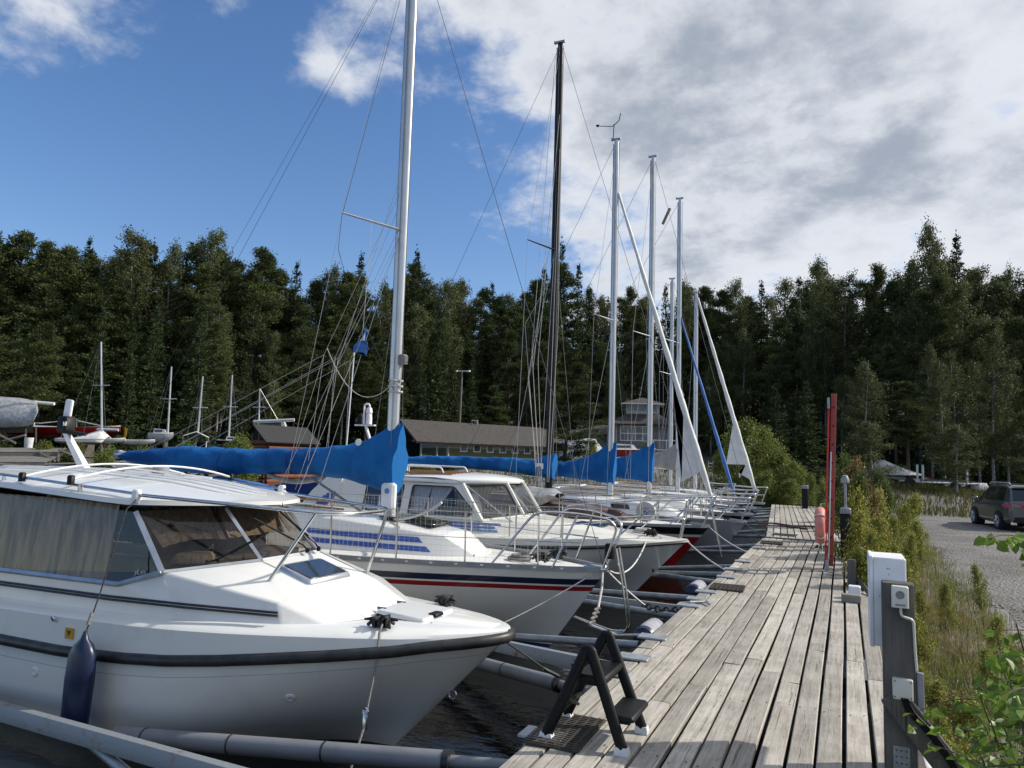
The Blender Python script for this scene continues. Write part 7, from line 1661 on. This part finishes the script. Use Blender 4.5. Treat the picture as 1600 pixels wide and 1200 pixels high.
def plant(kind, px, topy, d, label, group=None, wide=1., var=None):
    P = at_px(px, topy, d); g = ground_z(P.x, P.y); h = max(.15, P.z - g); v = var if var is not None else int(rngP.integers(len(PLANTS[kind]))); key = (kind, v)
    nm = {'bush': 'willow_bush', 'weed': 'weed_plant', 'rust': 'weed_plant', 'sap': 'birch_sapling'}[kind]; cat = {'bush': 'bush', 'weed': 'weed', 'rust': 'weed', 'sap': 'sapling'}[kind]
    if key not in PFIRST:
        r = PFIRST[key] = thing(nm, (0, 0, 0), label, cat, group)
        for me, c in zip(PLANTS[kind][v], ('stem', 'foliage')): o = bpy.data.objects.new(c, me); COL.objects.link(o); o.parent = r
    else:
        r = copy_tree(PFIRST[key]); r['label'] = label; r['category'] = cat
        if group: r['group'] = group
        elif 'group' in r: del r['group']
    s = h / PHT[kind]; r.location = (P.x, P.y, g - .03); r.scale = (s * wide if s > .5 else .5 * wide, s * wide if s > .5 else .5 * wide, s); r.rotation_euler = (0, 0, rngP.random() * 6.28); return r
for px, y, d, w, lab in ((1168, 655, 36, 1.1, 'tallest leafy bush beyond the dock end beside the last furled sail'), (1192, 668, 37, 1.1, 'bushy willow right of the tallest dock-end bush'), (1150, 690, 38, 1.0, 'bush half hidden by the last furled sail'), (1128, 705, 40, 1.1, 'low bush left of the last furled sail'), (1216, 702, 35, 1.2, 'yellow-green bush straight above the dock end'),
                         (1238, 722, 34, 1.2, 'rounded bush at the right of the dock end'), (1200, 735, 33.5, 1.4, 'low bush touching the dock end planks'), (1230, 748, 33, 1.5, 'lowest green bush behind the far dock post'), (1172, 730, 34.5, 1.3, 'bush behind the last pulpit rail'), (1268, 742, 31, .7, 'bush behind the far dock post'), (1286, 752, 27, .6, 'bush between the far post and the red ladder')):
    plant('bush', px, y, d, lab, 'bushes at the dock end', w)
k = 0
for px, y, d, kd, w in ((1326, 712, 15, 'sap', .6), (1342, 735, 13.5, 'sap', .55), (1336, 765, 12.2, 'weed', .7), (1360, 765, 12.8, 'weed', .75), (1350, 800, 11, 'weed', .8), (1366, 770, 12.5, 'rust', 1), (1350, 828, 10.2, 'weed', .75), (1368, 832, 10.4, 'weed', .9), (1380, 806, 11.6, 'weed', .9), (1340, 716, 14.2, 'rust', .8), (1342, 852, 9.4, 'weed', .8), (1354, 858, 9.2, 'weed', .8), (1392, 806, 13.5, 'weed', .8), (1405, 786, 16, 'weed', .8), (1308, 735, 18, 'sap', .7), (1300, 765, 20, 'weed', .9), (1306, 790, 17, 'weed', .8),
                        (1420, 832, 13, 'weed', .9), (1436, 812, 15, 'weed', .9), (1396, 846, 10.5, 'weed', 1.1), (1430, 946, 7.4, 'weed', .8), (1426, 1000, 6.1, 'weed', .7), (1440, 1036, 5.6, 'weed', .7), (1428, 1070, 5.0, 'weed', .7), (1476, 905, 9.0, 'weed', .6), (1530, 880, 10.5, 'weed', .6), (1388, 862, 9.4, 'weed', 1), (1412, 868, 9.8, 'weed', 1.), (1322, 832, 12.8, 'weed', .7), (1384, 752, 17, 'sap', .7), (1420, 770, 21, 'weed', 1.), (1372, 738, 22, 'sap', .8), (1440, 1085, 4.9, 'weed', .8), (1452, 1110, 4.6, 'weed', .8), (1470, 1060, 5.4, 'weed', .7), (1490, 1075, 5.2, 'rust', .8), (1466, 1140, 4.3, 'weed', .9), (1510, 1090, 5.0, 'weed', .9), (1440, 920, 8.2, 'weed', .6), (1545, 1010, 6.6, 'weed', .7), (1560, 960, 7.6, 'weed', .7), (1495, 1150, 4.4, 'weed', .9)):
    k += 1
    where = 'behind the red ladder' if px < 1330 and d > 11 else 'beside the white cabinet' if px < 1372 else 'at the edge of the gravel' if d > 9 else 'right of the grey post'
    plant(kd, px, y, d, {'weed': 'leafy yellow-green weed on the bank ', 'rust': 'weed with rusty leaves on the bank ', 'sap': 'birch sapling on the bank '}[kd] + where, 'weeds on the bank', w)
for px, y, d, lab in ((66, 690, 40, 'small green bush among the old pontoons'), (290, 690, 41, 'bush in front of the white canopy'), (120, 695, 40, 'low bush below the white dinghy'), (375, 682, 45, 'young bush at the left corner of the log shed'), (660, 712, 44, 'low weeds before the boathouse porch'), (225, 700, 41, 'bush by the upturned hull'), (380, 690, 42, 'small bush in front of the log shed'), (170, 700, 39, 'weeds above the grey pontoon'), (1010, 690, 50, 'bush before the clubhouse'), (925, 690, 47, 'bush by the grey tarpaulin tent')):
    plant('bush', px, y, d, lab, None, 1.0)
def leaf_mesh(C, D, N, size, rng):
    n = len(C); D = D / np.linalg.norm(D, axis=1, keepdims=True); S = np.cross(D, N); S /= np.linalg.norm(S, axis=1, keepdims=True) + 1e-9; U = np.cross(S, D); s = size[:, None]
    w = .40 * s; fold = .10 * s
    pts = [C, C + D * .30 * s + S * w + U * fold, C + D * .66 * s + S * w * .72 + U * fold * .8, C + D * 1.0 * s - U * fold * .9, C + D * .66 * s - S * w * .72 + U * fold * .8, C + D * .30 * s - S * w + U * fold]
    V = np.stack(pts, 1).reshape(-1, 3); o = np.arange(n) * 6
    F = np.vstack([np.stack([o, o + 1, o + 2, o + 3], 1), np.stack([o, o + 3, o + 4, o + 5], 1)]); return V, F
def near_saplings():
    rng = np.random.default_rng(31)
    specs = [(1596, 838, 2.5, 26, 'birch sapling whose long twig reaches over the gravel at the right edge'), (1560, 960, 2.7, 34, 'broad leaved birch sapling filling the lower right corner'), (1500, 1060, 3.0, 30, 'low birch sapling right of the diagonal brace'), (1590, 1040, 2.3, 34, 'birch sapling nearest the camera in the lower right corner'), (1540, 1120, 2.1, 30, 'leafy sapling at the bottom edge below the gravel'), (1620, 930, 2.9, 36, 'birch sapling cut by the right edge'), (1530, 1000, 3.6, 26, 'birch sapling between brace and gravel'),
             (1505, 1165, 2.0, 40, 'dense birch sapling at the bottom edge right of the brace'), (1585, 1130, 1.9, 44, 'dense birch sapling at the very bottom right corner'), (1550, 1050, 2.4, 40, 'upright birch sapling left of the corner ones'), (1600, 985, 2.6, 40, 'birch sapling on the right edge halfway up the bank'), (1520, 1110, 2.7, 38, 'wide birch sapling between the white pipe and the corner')]
    for i, (px, py, d, n, lab) in enumerate(specs):
        top = np.array(at_px(px + 22, py + 12, d)); ang = rng.random() * 6.28; base = top + np.array([.18 + .1 * rng.random(), .05 * rng.normal(), 0]); base[2] = ground_z(base[0], base[1]) - .02
        T = thing('birch_sapling', tuple(base), lab, 'sapling'); b = B(); C, D, N, S = [], [], [], []
        main = [base + (top - base) * f + np.array([.05 * math.sin(f * 3), .03 * math.sin(f * 4), 0]) for f in np.linspace(0, 1, 9)]; b.tube(main, [.007 * (1 - .8 * f) + .0012 for f in np.linspace(0, 1, 9)], 6)
        twigs = [main[3:]]
        for t in range(15 if n > 28 else 8):
            f = rng.uniform(.2, 1.0); st = base + (top - base) * f; a = rng.random() * 6.28; ln = rng.uniform(.18, .42) * (1.15 - f * .5); dr = np.array([math.cos(a), math.sin(a), rng.uniform(-.1, .6)])
            tw = [st + dr * ln * q + np.array([0, 0, -.12 * ln * q * q * 3]) for q in np.linspace(0, 1, 6)]; b.tube(tw, [.003, .003, .0025, .002, .0015, .001], 5); twigs.append(tw)
        if i == 0:
            tip = np.array(at_px(1544, 842, 2.35)); tw = [top + (tip - top) * q + np.array([0, 0, .02 * math.sin(q * 3)]) for q in np.linspace(0, 1, 7)]; b.tube(tw, .0022, 5); twigs.append(tw); twigs.append(tw)
        for tw in twigs:
            m = max(7, int(n / 2.6))
            for j in range(m):
                q = (j + rng.random() * .7) / m * (len(tw) - 1.001); k = int(q); p = tw[k] + (tw[k + 1] - tw[k]) * (q - k); dr = rng.normal(size=3) * .8; dr[2] = -abs(dr[2]) * .8 - .15
                dr /= np.linalg.norm(dr); C.append(p + dr * .022); D.append(dr); nn = rng.normal(size=3) * .7 + np.array([.3, 0, .8]); N.append(nn); S.append(rng.uniform(.034, .058))
        V, F = leaf_mesh(np.array(C), np.array(D), np.array(N), np.array(S), rng)
        b.build('stem', M['stem_brown'], T, 60); me = np_mesh('foliage', V - np.array(base), F, M['fresh_leaves']); o = bpy.data.objects.new('foliage', me); COL.objects.link(o); o.parent = T
        me.polygons.foreach_set('use_smooth', [False] * len(me.polygons))
near_saplings()
def litter():
    # twig with small leaves poking over the far planks from the right
    rng = np.random.default_rng(5); T = thing('birch_sapling', (-.1, 14.2, -.3), 'small branch reaching over the planks left of the life ring', 'sapling'); b = B(); C, D, N, S = [], [], [], []
    for k in range(3):
        tw = [np.array([.25, 14.6 + .3 * k, -.1]) + np.array([-.55 - .10 * k, -.4, .42 - .05 * k]) * q + np.array([0, 0, -.2 * q * q]) for q in np.linspace(0, 1.1, 7)]; b.tube(tw, .006, 5)
        for j in range(16): q = rng.random() * 5.9; i = int(q); p = tw[i] + (tw[i + 1] - tw[i]) * (q - i); dr = rng.normal(size=3); C.append(p); D.append(dr); N.append(rng.normal(size=3) + [0, 0, 1]); S.append(rng.uniform(.06, .11))
    V, F = leaf_mesh(np.array(C), np.array(D), np.array(N), np.array(S), rng); b.build('stem', M['stem_brown'], T, 60)
    me = np_mesh('foliage', V - np.array(T.location), F, M['birch_leaves']); o = bpy.data.objects.new('foliage', me); COL.objects.link(o); o.parent = T
litter()
